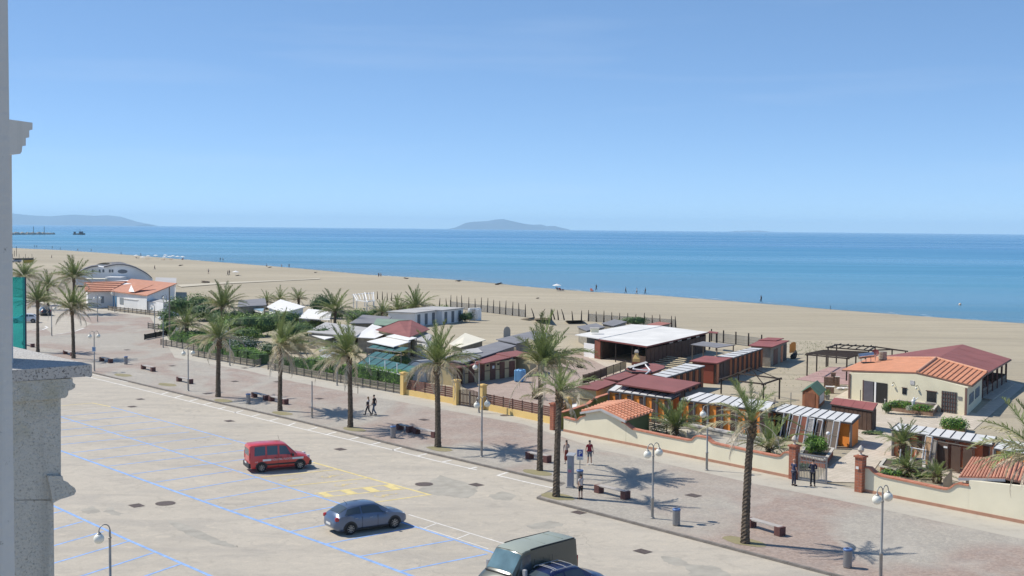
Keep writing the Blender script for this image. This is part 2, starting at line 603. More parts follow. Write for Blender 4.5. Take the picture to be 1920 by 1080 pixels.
bmp = structure('promenade', g3, PROM)
# kerb stones: one course along the edge
KERB = M('kerb_stone', (.20, .18, .16), .85, .2, 2, .2)
kst = tag(thing('kerb', None, None), kind='structure')
L_acc = 0
for i in range(len(kerb_line) - 1):
    a, b = kerb_line[i], kerb_line[i + 1]
    d = (b - a)
    Ls = d.length
    step = 1.2 if i not in (0, len(kerb_line) - 2) else 3.0
    k = max(1, int(Ls / step))
    dn = d.normalized()
    nn = Vector((-dn.y, dn.x, 0))
    me = None
    for j in range(k):
        p0 = a + d * (j / k)
        p1 = a + d * ((j + 1) / k)
        if me is None:
            q = MB()
            ln = Ls / k - .014
            q.box((ln / 2, .08, -.055), (ln, .16, .13 + .006))
            me = q.mesh('kerb_stone', KERB)
        inst('kerb_stone', me, kst, loc=(p0.x, p0.y, -.003 + random.uniform(-.004, .004)), rz=math.atan2(dn.y, dn.x))
# pale concrete strip along the walls
g4 = MB()
st0 = [q - BA * (3.2 if i > 6 else 2.4) for i, q in enumerate(edge)]
strip(g4, st0, [q + BA * .2 for q in edge], .004)
structure('pavement', g4, PAVE)
# sandy lots behind the fences, between promenade and beach
g5 = MB()
lot_e = [ext(edge[2], -EA, 60)] + edge[2:]
g5.add([(q.x, q.y, -.02) for q in [ext(edge[2], -EA, 60)] + edge[2:]] + [(*(edge[-1] + BA * 95).xy, -.02), (*(ext(edge[2], -EA, 60) + BA * 95).xy, -.02)], [tuple(range(len(lot_e) + 2))])
structure('sandy_lot', g5, SAND)
# asphalt side road entering the plaza at far left
def flat(name, px, mat, z, kind='structure'):
    g = MB()
    g.sheet([(*(P(u, v, z)).xy, z) for u, v in px])
    return tag(g.build(name, mat), kind=kind)
flat('side_road', [(-60, 618), (30, 626), (62, 618), (80, 612), (100, 628), (150, 618), (172, 606), (95, 583), (-80, 560)], ASPH, .008)
flat('patio', [(842, 702), (1005, 668), (1070, 655), (1200, 680), (1210, 690), (1090, 728), (1062, 752), (1040, 775), (985, 766), (900, 750)], PINK, .012)
flat('patio_edge', [(1095, 662), (1200, 684), (1160, 700), (1105, 672)], WALKWAY, .016)
flat('deck', [(1508, 706), (1555, 688), (1588, 688), (1640, 690), (1600, 722), (1548, 718), (1490, 711)], PINK2, .012)
flat('terrace', [(1560, 748), (1600, 725), (1830, 775), (1895, 716), (1922, 722), (1825, 806), (1760, 800), (1640, 790), (1565, 760)], WALKWAY, .014)
flat('walkway', [(1640, 780), (1700, 782), (1780, 800), (1700, 850), (1650, 865), (1622, 905), (1530, 903), (1548, 880), (1590, 850), (1630, 815), (1645, 805)], WALKWAY, .02)
flat('service_path', [(1612, 800), (1650, 796), (1670, 808), (1620, 824), (1600, 812)], WALKWAY, .024)
flat('cabin_path', [(1230, 790), (1420, 823), (1420, 835), (1400, 842), (1220, 806)], PAVE, .02)
flat('cabin_path', [(1700, 860), (1900, 905), (1900, 925), (1750, 893), (1690, 875)], WALKWAY, .022)
flat('sand_track', [(330, 534), (420, 529), (560, 524), (600, 521), (600, 523), (420, 532), (340, 538)], M('pale_track', (.50, .45, .35), .9, .1, .3), .03)

# ---------------------------------------------------------------- far land, jetty
HILL = M('distant_hills', (.05, .09, .14), .95, .25, .002)
def hill(name, px, dep, base_v=None):
    """a ridge with a crest line and depth, standing in the sea"""
    vs, fs = [], []
    pts = []
    for i in range(len(px) - 1):
        for j in range(6):
            t = j / 6
            u = px[i][0] + (px[i + 1][0] - px[i][0]) * t
            v = px[i][1] + (px[i + 1][1] - px[i][1]) * t
            pts.append((u, v))
    pts.append(px[-1])
    for k, (u, v) in enumerate(pts):
        c = at_depth(u, v, dep)
        z = max(1, c.z + mathutils.noise.noise(Vector((u * .15, v * .05, dep))) * 4)
        for (dy, fz) in ((-900, 0), (-500, .42), (-150, .86), (0, 1), (300, .7), (900, 0)):
            jit = mathutils.noise.noise(Vector((u * .2, dy * .01, 1))) * 30
            vs.append((c.x, dep + dy + jit, -1 + (z + 1) * fz))
    for i in range(len(pts) - 1):
        for j in range(5): fs.append((i * 6 + j, (i + 1) * 6 + j, (i + 1) * 6 + j + 1, i * 6 + j + 1))
    g = MB()
    g.add(vs, fs)
    o = structure(name, g, HILL)
    return o
hill('island_hills', [(845, 428), (856, 426), (872, 418), (890, 415.5), (915, 414.5), (928, 411.5), (945, 411), (962, 415), (985, 420), (1000, 421.5), (1015, 421), (1025, 424), (1040, 423.5), (1052, 427), (1066, 429.5)], 21000)
hill('headland_hills', [(-40, 396), (10, 399), (30, 401), (60, 404), (95, 405.5), (115, 404), (140, 402.5), (165, 404), (180, 404.5), (200, 403.5), (225, 406), (235, 409), (255, 415), (275, 419.5)], 24000)
hill('low_island_hills', [(1380, 433.5), (1400, 432.6), (1425, 432.4), (1440, 434)], 25000)
def jetty():
    q0, q1 = P(-40, 440.5, -.5), P(100, 439.6, -.5)
    t = thing('rock_jetty', 'long low breakwater of pale boulders out in the sea at far left', 'breakwater', q1)
    rk = M('jetty_rock', (.46, .41, .35), .9, .3, .05)
    g = MB()
    rnd = random.Random(3)
    d = q1 - q0
    mesh = []
    for k in range(4):
        b = MB()
        b.ball((0, 0, 0), 1.0, 6)
        b.v = [(x * rnd.uniform(.8, 1.2), y * rnd.uniform(.8, 1.2), z * rnd.uniform(.7, 1.1)) for x, y, z in b.v]
        mesh.append(b.mesh('rock', rk))
    for i in range(170):
        f = rnd.random()
        p = q0 + d * f
        s = rnd.uniform(1.8, 3.6) * (1 if f < .9 else .7)
        o = inst('rock', rnd.choice(mesh), t, loc=p - q1 + Vector((0, rnd.uniform(-9, 9), rnd.uniform(-.8, 1.6))), rz=rnd.uniform(0, 6), scale=(s * 1.4, s, s))
    for u in (63, 83):
        b = P(u, 439.5, -.5) - q1
        m_ = MB()
        m_.tube([b, b + Vector((0, 0, 13))], .45, 6)
        m_.build('marker_post', M('dark_metal', (.05, .05, .05), .5), t)
jetty()
def workboat():
    p = P(148, 440, -.5)
    t = thing('work_boat', 'small dark boat on the sea beyond the end of the breakwater', 'boat', p)
    dk = M('boat_dark', (.03, .035, .05), .6)
    g = MB()
    prof = [(-9.5, 1.6), (-8, 2.4), (2, 2.6), (7, 2.0), (10.5, .2)]
    for z0, z1, k0_, k1_ in ((-.4, 1.8, .75, 1.0),):
        bot = [Vector((x, -w_ * k0_, z0)) for x, w_ in prof] + [Vector((x, w_ * k0_, z0)) for x, w_ in prof[::-1]]
        top = [Vector((x, -w_ * k1_, z1 + (.6 if x > 6 else 0))) for x, w_ in prof] + [Vector((x, w_ * k1_, z1 + (.6 if x > 6 else 0))) for x, w_ in prof[::-1]]
        g.prism(bot, top)
    g.build('hull', dk, t)
    c = MB(); c.box((3.5, 0, 3.6), (6, 3.6, 3.4)); c.build('wheelhouse', M('boat_blue', (.05, .08, .13), .6), t)
    c = MB(); c.box((-7, 0, 3.4), (2.6, 3, 3.0)); c.build('crate_stack', dk, t)
    c = MB(); c.tube([(2, 0, 5.2), (2, 0, 9.5)], .2, 6); c.beam((2, 0, 8.8), (-5, 0, 5), .15, .15); c.build('mast', dk, t)
workboat()
def haze():
    g = MB()
    g.box((0, 13400, 133.2), (62000, 33400, 273.4))
    mt = bpy.data.materials.new('haze')
    mt.use_nodes = True
    t = mt.node_tree
    t.nodes.remove(t.nodes['Principled BSDF'])
    pv = t.nodes.new('ShaderNodeVolumePrincipled')
    pv.inputs['Color'].default_value = (.66, .87, 1.0, 1)
    pv.inputs['Density'].default_value = 5.6e-5
    pv.inputs['Anisotropy'].default_value = 0.0
    t.links.new(pv.outputs[0], t.nodes['Material Output'].inputs['Volume'])
    o = g.build('haze', mt)
    tag(o, kind='stuff')
    o.display_type = 'WIRE'
haze()
# ================================================================ VEGETATION
F_GREEN = M('frond_green', (.215, .265, .09), .55, .35, .8, rnd=.25, trans=.25)
F_OLIVE = M('frond_olive', (.46, .42, .26), .7, .3, 1.0, rnd=.25, trans=.2)
F_DRY = M('frond_dry', (.60, .52, .40), .85, .25, 1.2, rnd=.25, trans=.15)
BARK = M('palm_bark', (.125, .097, .070), .95, .5, 5, .4)
BOOT = M('palm_boots', (.15, .105, .06), .9, .4, 3, .3)
def frond_mesh(name, mat, bend, L=3.2, nleaf=30, ll=.55, vee=.5, hang=0.0, seed=0, s0=.16, start=0.0):
    """one feather leaf along +x, curving down by bend degrees over its length"""
    rnd = random.Random(seed)
    g = MB()
    pts, tans = [], []
    N = 22
    p = Vector((0, 0, 0))
    for i in range(N + 1):
        t = i / N
        a = -R(bend) * (t ** 1.5) - R(start)
        d = Vector((math.cos(a), 0, math.sin(a)))
        pts.append(p.copy())
        tans.append(d)
        p = p + d * (L / N)
    g.tube(pts[::2], [.035 * (1 - .85 * i / 11) + .004 for i in range(12)], 4)
    for k in range(nleaf):
        t = s0 + (1 - s0) * (k + .5) / nleaf
        f = t * N
        i = min(int(f), N - 1)
        q = pts[i].lerp(pts[i + 1], f - i)
        d = tans[i]
        up = Vector((-d.z, 0, d.x))
        for sd in (-1, 1):
            sweep = R(rnd.uniform(26, 70)) * (1 - .30 * t)
            vv = vee + rnd.uniform(-.45, .45)
            side = Vector((0, sd, 0))
            dr = d * math.cos(sweep) + (side * math.cos(vv) + up * math.sin(vv)) * math.sin(sweep)
            dr = (dr + Vector((0, 0, -hang)) * rnd.uniform(.6, 1.3)).normalized()
            l = ll * (math.sin(math.pi * min(1, t * .82 + .16)) ** .6) * rnd.uniform(.6, 1.15)
            wd = .027
            b = d.cross(dr).cross(dr).normalized() if rnd.random() < .5 else d
            mid = q + dr * l * .5 + Vector((0, 0, -.02 * hang))
            tip = q + dr * l + Vector((0, 0, -l * (.12 + .35 * hang)))
            e = d * wd
            g.add([q - e * .6, q + e * .6, mid + e, mid - e, tip], [(0, 1, 2, 3), (3, 2, 4)])
    return g.mesh(name, mat)
FR = {
    'up': [frond_mesh('frond', F_GREEN, b, 3.0, 48, .62, .7, 0, s) for s, b in enumerate((12, 22, 30))],
    'mid': [frond_mesh('frond', F_GREEN, b, 3.3, 50, .68, .45, .1, 10 + s) for s, b in enumerate((45, 60, 75))],
    'old': [frond_mesh('frond', F_OLIVE, b, 3.2, 48, .62, .2, .28, 20 + s) for s, b in enumerate((52, 72, 92))],
    'dry': [frond_mesh('frond', F_DRY, b, 3.0, 34, .5, .0, .5, 30 + s) for s, b in enumerate((75, 100, 50))],
    'bare': [frond_mesh('frond', F_DRY, b, 3.3, 9, .3, -.3, .9, 40 + s, s0=.5) for s, b in enumerate((95, 60))],
}
def trunk(h, r, seed, lean=(0, 0)):
    rnd = random.Random(seed)
    g = MB()
    rings = max(8, int(h / .1))
    n = 12
    vs = []
    for i in range(rings + 1):
        t = i / rings
        z = h * t
        rr = r * (1.12 - .22 * t + .22 * math.exp(-t * 14) + .18 * max(0, t - .86) / .14)
        cx = lean[0] * t * t
        cy = lean[1] * t * t
        for j in range(n):
            a = 2 * math.pi * (j + .5 * (i % 2)) / n
            k = rr * (1.10 if (i + j) % 2 else .9) * rnd.uniform(.95, 1.06)
            vs.append((cx + math.cos(a) * k, cy + math.sin(a) * k, z + rnd.uniform(-.02, .02)))
    fs = [(i * n + j, i * n + (j + 1) % n, (i + 1) * n + (j + 1) % n, (i + 1) * n + j) for i in range(rings) for j in range(n)]
    fs.append(tuple(rings * n + j for j in range(n)))
    g.add(vs, fs)
    return g
def palm(base, h, size, label, group, seed, r=.25, green=26, old=16, dry=8, bare=2, lean=(0, 0), skew=None, name='palm_tree'):
    """trunk, crown base and every frond a part"""
    rnd = random.Random(seed)
    t = thing(name, label, 'palm', base, 0, group)
    trunk(h, r, seed, lean).build('trunk', BARK, t)
    top = Vector((lean[0], lean[1], h))
    g = MB()
    for k in range(26):                    # old leaf bases
        a = k * 2.4
        z = -.75 + .9 * k / 26
        b = Vector((math.cos(a), math.sin(a), 0))
        o = top + Vector((0, 0, z))
        g.beam(o + b * r * .55, o + b * (r * 1.35) + Vector((0, 0, .3)), .13, .07)
    g.ball(top + Vector((0, 0, -.05)), r * 1.05, 8, sq=(1, 1, 1.5))
    g.build('crown_base', BOOT, t)
    def put(kind, az, el, s):
        me = rnd.choice(FR[kind])
        Mx = Matrix.Translation(top + Vector((0, 0, rnd.uniform(-.1, .25)))) @ Matrix.Rotation(az, 4, 'Z') @ Matrix.Rotation(-el, 4, 'Y') @ Matrix.Rotation(rnd.uniform(-.5, .5), 4, 'X') @ Matrix.Scale(s, 4)
        inst('frond', me, t, M=Mx)
    ga = 2.39996
    a0 = rnd.uniform(0, 6)
    def azim(i):
        a = a0 + i * ga + rnd.uniform(-.25, .25)
        if skew is not None:                # wind-swept: pull leaves to one side
            d = (a - skew[0] + math.pi) % (2 * math.pi) - math.pi
            a = skew[0] + d * (1 - skew[1])
        return a
    for i in range(green):
        q = i / max(1, green - 1)
        el = R(86 - 62 * q ** .8 + rnd.uniform(-7, 7))
        put('up' if q < .45 else 'mid', azim(i), el, size * rnd.uniform(.72, 1.1))
    for i in range(old):
        put('old', azim(i + 40), R(rnd.uniform(4, 46)), size * rnd.uniform(.7, 1.15))
    for i in range(dry):
        put('dry', azim(i + 80), R(rnd.uniform(-28, 26)), size * rnd.uniform(.7, 1.0))
    for i in range(bare):
        put('bare', azim(i + 120), R(rnd.uniform(-35, 20)), size * rnd.uniform(.8, 1.1))
    return t
def ph(ub, vb, vt, z=0):
    b = P(ub, vb, z)
    return b, zat(b, ub, vt)
GP = 'palms in the row along the promenade kerb'
rows_ = [
    ((71, 660), 568, 1.0, 'street palm with its trunk foot at the building ledge, leftmost of the kerb row', 26, 12, 6, 2, (1.2, .3)),
    ((138, 672), 582, 1.15, 'street palm leaning fronds over the plaza, right beside the leftmost kerb palm', 26, 14, 8, 3, (-.4, .2)),
    ((409, 744), 640, 1.05, 'ragged street palm left of the litter bin, in front of the green hedge strip', 16, 16, 8, 4, (2.6, .25)),
    ((525, 770), 655, 1.18, 'bushy street palm with pale bleached fronds blown to the right', 18, 28, 12, 3, (.2, .35)),
    ((657, 801), 672, 1.12, 'street palm before the teal glass roof, just left of the walking couple', 20, 20, 8, 3, (3.3, .3)),
    ((821, 838), 688, 1.1, 'street palm in front of the yellow wall with brown slats, dead stalks hanging down', 24, 13, 4, 8, (.2, .2)),
    ((1012, 882), 690, 1.2, 'tallest street palm, left of the twin pair in front of the long slat fence', 23, 16, 8, 4, (-.2, .25)),
    ((1043, 931), 742, .78, 'small-crowned street palm at the kerb corner beside the grey pay machine', 12, 7, 5, 3, (.6, .3)),
    ((1397, 1018), 797, .88, 'thin sparse street palm standing alone before the cream wall, right of centre', 11, 7, 3, 3, (2.4, .2)),
]
palm_ground = []
for i, (bp, vt, s, lb, gr, od, dr, ba, sk) in enumerate(rows_):
    b, h = ph(bp[0], bp[1], vt)
    palm(b, h, s, lb, GP, 100 + i, .168 + .012 * (i % 3), gr, od, dr, ba, skew=sk, lean=((.0, .1), (-.15, 0), (.1, 0), (.05, .1), (-.1, .0), (-.12, .1), (.0, -.1), (.12, 0), (.22, .05))[i])
    palm_ground.append(b)
b = P(1952, 1152)
palm(b, 6.5, .98, 'street palm reaching in from the right edge of the picture over the terracotta roof', GP, 131, .25, 20, 16, 7, 3)
palm_ground.append(b)
# dry square pits round the street palms
PITM = [P(410, 752), P(520, 776), P(655, 806), P(815, 843), P(1000, 888), P(1035, 933), P(1385, 1018), P(1945, 1156), P(223, 704), P(306, 722)]
for i, q in enumerate(PITM):
    g = MB()
    q = q + BA * .45
    ln, wd = (2.4, 1.3) if i < 8 else (3.0, 1.4)
    rnd = random.Random(i)
    pts = []
    for k in range(12):
        a = 2 * math.pi * k / 12
        rr = rnd.uniform(.85, 1.05)
        pts.append(q + EA * math.cos(a) * ln * .55 * rr + BA * math.sin(a) * wd * .55 * rr)
    g.sheet([(x.x, x.y, .010) for x in pts])
    tag(g.build('tree_pit', GRASSY), kind='structure')

# garden palms: the same fronds
GG = 'palms in the gardens behind the fences'
def gp(u, vb, vt, s, lb, sd, gr=22, od=10, dr=4, ba=1, r=.22):
    b, h = ph(u, vb, vt)
    palm(b, max(.25, h), s, lb, GG, sd, r, gr, od, dr, ba)
gp(417, 618, 578, 1.45, 'big dark garden palm rising above the bushes left of centre, against the sand', 201, 30, 8, 4)
gp(350, 640, 612, 1.1, 'low grey-green palm in the garden right of the white house', 202, 18, 16, 4)
gp(628, 622, 586, 1.25, 'dark garden palm behind the white roofs, above the third big street palm', 203, 26, 8, 3)
gp(780, 592, 580, 1.45, 'largest of the low fan palms beside the white pergola', 204, 24, 10, 3)
gp(745, 592, 584, 1.15, 'low fan palm left of the largest one by the white pergola', 205, 18, 10, 3)
gp(717, 598, 588, .9, 'small yellowish palm at the right post of the white pergola', 206, 14, 8, 2)
gp(500, 580, 567, 1.0, 'low brownish palm left of the white canvas roof by the sand', 207, 12, 14, 5)
gp(525, 574, 564, 1.0, 'low palm behind the middle of the white canvas roof', 208, 14, 10, 3)
gp(560, 572, 562, 1.0, 'low palm behind the right end of the white canvas roof', 209, 14, 10, 3)
gp(46, 572, 520, 1.35, 'far palm behind the teal glass screen at the left edge', 210, 24, 14, 6)
gp(90, 580, 538, 1.1, 'far small palm between the teal screen and the arched white building', 211, 18, 12, 5)
gp(139, 588, 524, 1.5, 'tall far palm right before the arched white building', 212, 28, 14, 5)
gp(1266, 816, 807, .95, 'spiky palm clump behind the cream wall, in front of the orange cabins', 213, 26, 14, 6)
gp(1443, 858, 846, .95, 'young spiky palm behind the cream wall, left of the brick gate pillar', 214, 16, 8, 5)
gp(1003, 748, 745, .6, 'scrawny little palm between the slat fence and the pinkish patio', 215, 5, 6, 0, 0)
def cycad(u, vb, vt, s, lb, sd):
    b, h = ph(u, vb, vt)
    palm(b, max(.3, h), s, lb, 'palms in the planting bed right of the gate', sd, .22, 26, 10, 0, 0)
cycad(1692, 872, 836, .62, 'short thick-trunked palm standing in the planting bed before the roofed cabins', 220)
cycad(1700, 893, 888, .5, 'low spreading palm at the wall foot of the planting bed', 221)
cycad(1757, 905, 898, .42, 'smallest low palm at the right end of the planting bed', 222)

# ---- bushes and hedges: clouds of small leaves round a dark core
LEAF = {}
def leafmat(key, col, var=.5, trans=.2):
    return M('leaf_' + key, col, .6, var, 1.1, trans=trans)
L_HEDGE = leafmat('hedge', (.15, .29, .04))
L_LIGHT = leafmat('light', (.19, .29, .07))
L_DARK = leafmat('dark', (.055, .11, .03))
L_MID = leafmat('mid', (.10, .185, .05))
L_GREY = leafmat('grey_green', (.20, .24, .12))
L_FLOW = M('white_blossom', (.62, .60, .55), .7, .1, 3)
L_RED = M('red_blossom', (.45, .05, .03), .7, .2, 3)
def leaves(g, c, rad, n, ls, rnd, mi=0, shell=.55, box=None):
    for k in range(n):
        if box:
            p = Vector((rnd.uniform(-1, 1) * box[0], rnd.uniform(-1, 1) * box[1], rnd.uniform(-1, 1) * box[2]))
            ax = rnd.choice((0, 1, 2, 2))
            p[ax] = (box[ax] if (rnd.random() < .5 or ax == 2) else -box[ax]) * rnd.uniform(.86, 1.12)
            nrm = Vector((0, 0, 0)); nrm[ax] = 1 if p[ax] > 0 else -1
        else:
            d = Vector((rnd.gauss(0, 1), rnd.gauss(0, 1), rnd.gauss(0, 1)))
            d.normalize()
            q = (shell + (1 - shell) * rnd.random() ** .7) * rnd.uniform(.9, 1.12)
            nrm = d.copy()
            p = Vector((d.x * rad[0] * q, d.y * rad[1] * q, d.z * rad[2] * q))
        p = p + Vector(c)
        if p.z < .03: p.z = rnd.uniform(.03, .25)
        nrm = (nrm + Vector((rnd.uniform(-1, 1), rnd.uniform(-1, 1), rnd.uniform(-.4, 1))) * .9).normalized()
        a = nrm.orthogonal().normalized()
        b = nrm.cross(a)
        th = rnd.uniform(0, 6.28)
        x = (a * math.cos(th) + b * math.sin(th)) * ls * rnd.uniform(.6, 1.2)
        y = nrm.cross(x) * .55
        g.add([p - x, p - y * .8, p + x, p + y * .8], [(0, 1, 2, 3)], mi)
def bush(name, label, base, size, mat, n=500, ls=.13, seed=1, lumps=5, flowers=None, nf=0, cat='shrub', group=None, stem=True):
    rnd = random.Random(seed)
    t = thing(name, label, cat, base, rnd.uniform(0, 3) if abs(size[0] - size[1]) < .3 else 0, group)
    g = MB()
    core = MB()
    for k in range(lumps):
        a = rnd.uniform(0, 6.28)
        q = rnd.uniform(.15, .55) if lumps > 1 else 0
        s = rnd.uniform(.5, .75) if lumps > 1 else 1
        c = (math.cos(a) * size[0] * q, math.sin(a) * size[1] * q, size[2] * (rnd.uniform(.42, .62)))
        rd = (size[0] * s, size[1] * s, size[2] * s * .75)
        leaves(g, c, rd, n // lumps, ls, rnd, 0)
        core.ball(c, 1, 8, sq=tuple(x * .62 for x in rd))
        if flowers:
            leaves(g, c, tuple(x * 1.05 for x in rd), nf // lumps, ls * .6, rnd, 1, .9)
    g.build('foliage', [mat, flowers or mat], t)
    core.build('dark_core', L_DARK, t)  # solid dark lumps added inside so the foliage is not see-through
    return t
def hedge(label, a, b, wdt, hgt, mat, n, ls=.11, seed=1, group=None, name='hedge'):
    rnd = random.Random(seed)
    a, b = Vector(a), Vector(b)
    d = b - a
    t = thing(name, label, 'hedge', (a + b) / 2, math.atan2(d.y, d.x), group)
    L = d.length
    g, core = MB(), MB()
    k = max(2, int(L / 1.3))
    for i in range(k):
        x = -L / 2 + L * (i + .5) / k
        hh = hgt * rnd.uniform(.88, 1.1)
        ww = wdt * rnd.uniform(.85, 1.1)
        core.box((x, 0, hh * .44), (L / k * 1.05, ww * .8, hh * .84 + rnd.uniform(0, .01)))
        leaves(g, (x, 0, hh * .5), None, n // k, ls, rnd, 0, box=(L / k / 2 * 1.05, ww / 2, hh / 2))
    g.build('foliage', mat, t)
    core.build('dark_core', L_DARK, t)  # solid dark boxes added inside, closing the gaps between leaves
    return t
hedge('long clipped green hedge behind the grey board fence, left of the yellow gate pillar', P(560, 700) + BA * .9, P(750, 731) + BA * .9, 1.6, 1.75, L_HEDGE, 5200, .10, 1)
hedge('bright green hedge strip behind the middle length of grey fence', P(368, 660) + BA * 1.0, P(480, 684) + BA * 1.0, 1.8, 1.45, L_HEDGE, 2400, .11, 2)
hedge('low bright green hedge behind the leftmost garden fence, right of the dark timber barrier', P(312, 638) + BA * 1.5, P(378, 651) + BA * 1.2, 2.6, 1.35, L_HEDGE, 1700, .12, 3)
hedge('darker leafy hedge end behind the fence, left of the long clipped hedge', P(508, 691) + BA * .9, P(560, 700) + BA * .9, 1.5, 1.4, L_MID, 1300, .11, 4)
hedge('small green verge of shrubs along the wall of the white house', P(188, 572), P(206, 576), 2.2, 1.2, L_LIGHT, 500, .16, 5)
def bu(u, v, size, mat, lb, n, sd, fl=None, nf=0, ls=.13, lumps=5, name='shrub', zb=0.0):
    return bush(name, lb, P(u, v, zb), size, mat, n, ls, sd, lumps, fl, nf)
bu(452, 668, (3.4, 2.0, 2.3), L_DARK, 'big oleander covered in white blossom behind the fence, left of the bushy palm', 2200, 11, L_FLOW, 1500, name='flowering_bush')
bu(420, 652, (2.2, 1.8, 2.0), L_DARK, 'smaller oleander with white blossom touching the ragged street palm', 900, 12, L_FLOW, 600, name='flowering_bush')
bu(505, 672, (2.2, 1.6, 2.0), L_DARK, 'dark leafy bush with few white flowers behind the bushy street palm', 900, 13, L_FLOW, 260, name='flowering_bush')
bu(352, 600, (4.2, 3.0, 4.4), L_MID, 'tall rounded tree-like shrub against the right gable of the white house', 2400, 14, ls=.2)
bu(395, 602, (4.0, 3.0, 3.4), L_GREY, 'grey-green shrub mass right of the rounded one by the white house', 1700, 15, L_FLOW, 200, ls=.18)
bu(330, 628, (2.6, 2.0, 2.2), L_LIGHT, 'light green bush behind the dark timber barrier', 1000, 16, ls=.15)
bu(307, 610, (1.8, 1.6, 2.4), L_MID, 'bush growing at the end of the white courtyard wall', 800, 17, ls=.16)
bu(385, 640, (4.0, 2.2, 2.0), L_GREY, 'dry grey-green scrub behind the leftmost hedge', 1300, 18, ls=.15)
bu(480, 630, (6.0, 3.2, 3.6), L_LIGHT, 'feathery light green tamarisk mass in the middle of the garden', 3400, 19, ls=.17, lumps=8)
bu(430, 615, (4.2, 3.0, 3.0), L_MID, 'mid green shrub below the big dark garden palm', 1700, 20, ls=.17)
bu(600, 596, (3.0, 2.2, 4.2), L_DARK, 'dark round-topped tree beside the right end of the white canvas roof', 2000, 21, ls=.17)
bu(597, 650, (2.2, 1.8, 2.8), L_DARK, 'dark shrub behind the hedge left of the small grey hut', 1100, 22)
bu(663, 606, (3.0, 2.2, 2.6), L_LIGHT, 'leafy light green bush in front of the white pergola', 1400, 23, ls=.16)
bu(596, 616, (3.2, 1.6, 1.3), L_LIGHT, 'low trimmed green bush by the grey flat roofs', 800, 24)
bu(722, 594, (1.6, 1.4, 1.8), L_DARK, 'dark round bush at the left end of the white changing cabins', 700, 25)
bu(775, 590, (3.0, 1.8, 2.4), L_LIGHT, 'light green fig-like bush on the roof line of the white changing cabins', 1300, 26, ls=.18)
bu(829, 604, (1.6, 1.4, 2.2), L_DARK, 'dark creeper growing in the gap between the white changing cabins', 900, 27)
bu(872, 604, (1.6, 1.4, 1.9), L_DARK, 'dark shrub at the right end of the white changing cabins', 800, 28)
bu(832, 590, (2.0, 1.5, 1.9), L_LIGHT, 'pale green bush behind the changing cabins, by the beach fence', 700, 29)
bu(1190, 610, (3.4, 1.4, 1.6), L_MID, 'green bush behind the white-roofed bar, against the beach fence', 700, 30)
bu(750, 690, (2.2, 1.2, 1.6), L_MID, 'small clipped bush at the right end of the long hedge', 0 + 600, 31)
bu(745, 668, (1.8, 1.4, .9), L_LIGHT, 'yellowish green plants beside the teal glass roofs', 400, 32)
bu(1530, 851, (1.0, .8, 1.35), L_HEDGE, 'rounded green bush in the white-edged planter inside the gate', 1500, 33, ls=.09, zb=.5)
bu(1690, 884, (.9, .7, .8), L_GREY, 'grey wispy shrub at the left end of the planting bed right of the gate', 400, 35, ls=.09)
bu(1672, 896, (1.0, .5, .55), L_HEDGE, 'low green ground bush along the cream wall in the planting bed', 500, 36, ls=.08)
bu(1735, 898, (1.2, .5, .45), L_LIGHT, 'low pale bush between the two small palms of the planting bed', 400, 37, ls=.08)
bu(1505, 880, (1.0, .6, .5), L_DARK, 'dark low plants at the foot of the left brick gate pillar', 300, 38, ls=.08)
bu(1430, 862, (1.6, .7, .6), L_DARK, 'dark low plants under the young palm behind the cream wall', 500, 39, ls=.09)
bu(1635, 815, (1.0, .6, .35), L_GREY, 'dry tuft of weeds beside the brown shed', 250, 40, ls=.08)
bu(1665, 775, (.7, .6, 1.0), L_MID, 'small green bush at the right end of the red-roofed shed', 350, 41, ls=.09)
bu(545, 640, (3.6, 2.4, 2.6), L_MID, 'green shrub mass behind the bushy palm, left of the white peaked canopy', 1500, 42, ls=.16)
bu(520, 612, (4.0, 2.6, 2.6), L_LIGHT, 'light green bush below the white sagging canvas roof', 1700, 43, ls=.16)
bu(575, 628, (3.0, 2.2, 1.7), L_GREY, 'grey-green scrub between the trimmed bush and the white peaked canopy', 1000, 44, ls=.14)
bu(620, 676, (2.4, 1.4, 2.0), L_MID, 'dark green shrub filling behind the hedge at the third big palm', 900, 45)
bu(455, 640, (3.4, 2.0, 2.0), L_LIGHT, 'light green bush behind the big oleander', 1200, 46, ls=.15)
bu(560, 662, (2.4, 1.5, 2.0), L_MID, 'leafy shrub behind the darker hedge end', 900, 47)
bu(640, 598, (2.4, 1.8, 1.8), L_MID, 'green shrub at the foot of the dark garden palm behind the white roofs', 800, 48, ls=.15)
bu(700, 596, (2.2, 1.6, 1.6), L_LIGHT, 'light green bush at the right foot of the white pergola', 700, 49, ls=.14)
# sparse grass tufts on the sand by the fence line
g = MB()
rnd = random.Random(5)
for k in range(700):
    u, v = rnd.uniform(1480, 1560), rnd.uniform(640, 668)
    if rnd.random() < .35: u, v = rnd.uniform(1380, 1560), rnd.uniform(650, 735)
    p = P(u, v)
    for j in range(3):
        a = rnd.uniform(0, 6.28); l = rnd.uniform(.05, .16)
        d = Vector((math.cos(a), math.sin(a), 0))
        e = Vector((-d.y, d.x, 0)) * .025
        g.add([p - e, p + e, p + d * l + Vector((0, 0, l))], [(0, 1, 2)])
tag(g.build('beach_grass', L_GREY), kind='stuff')
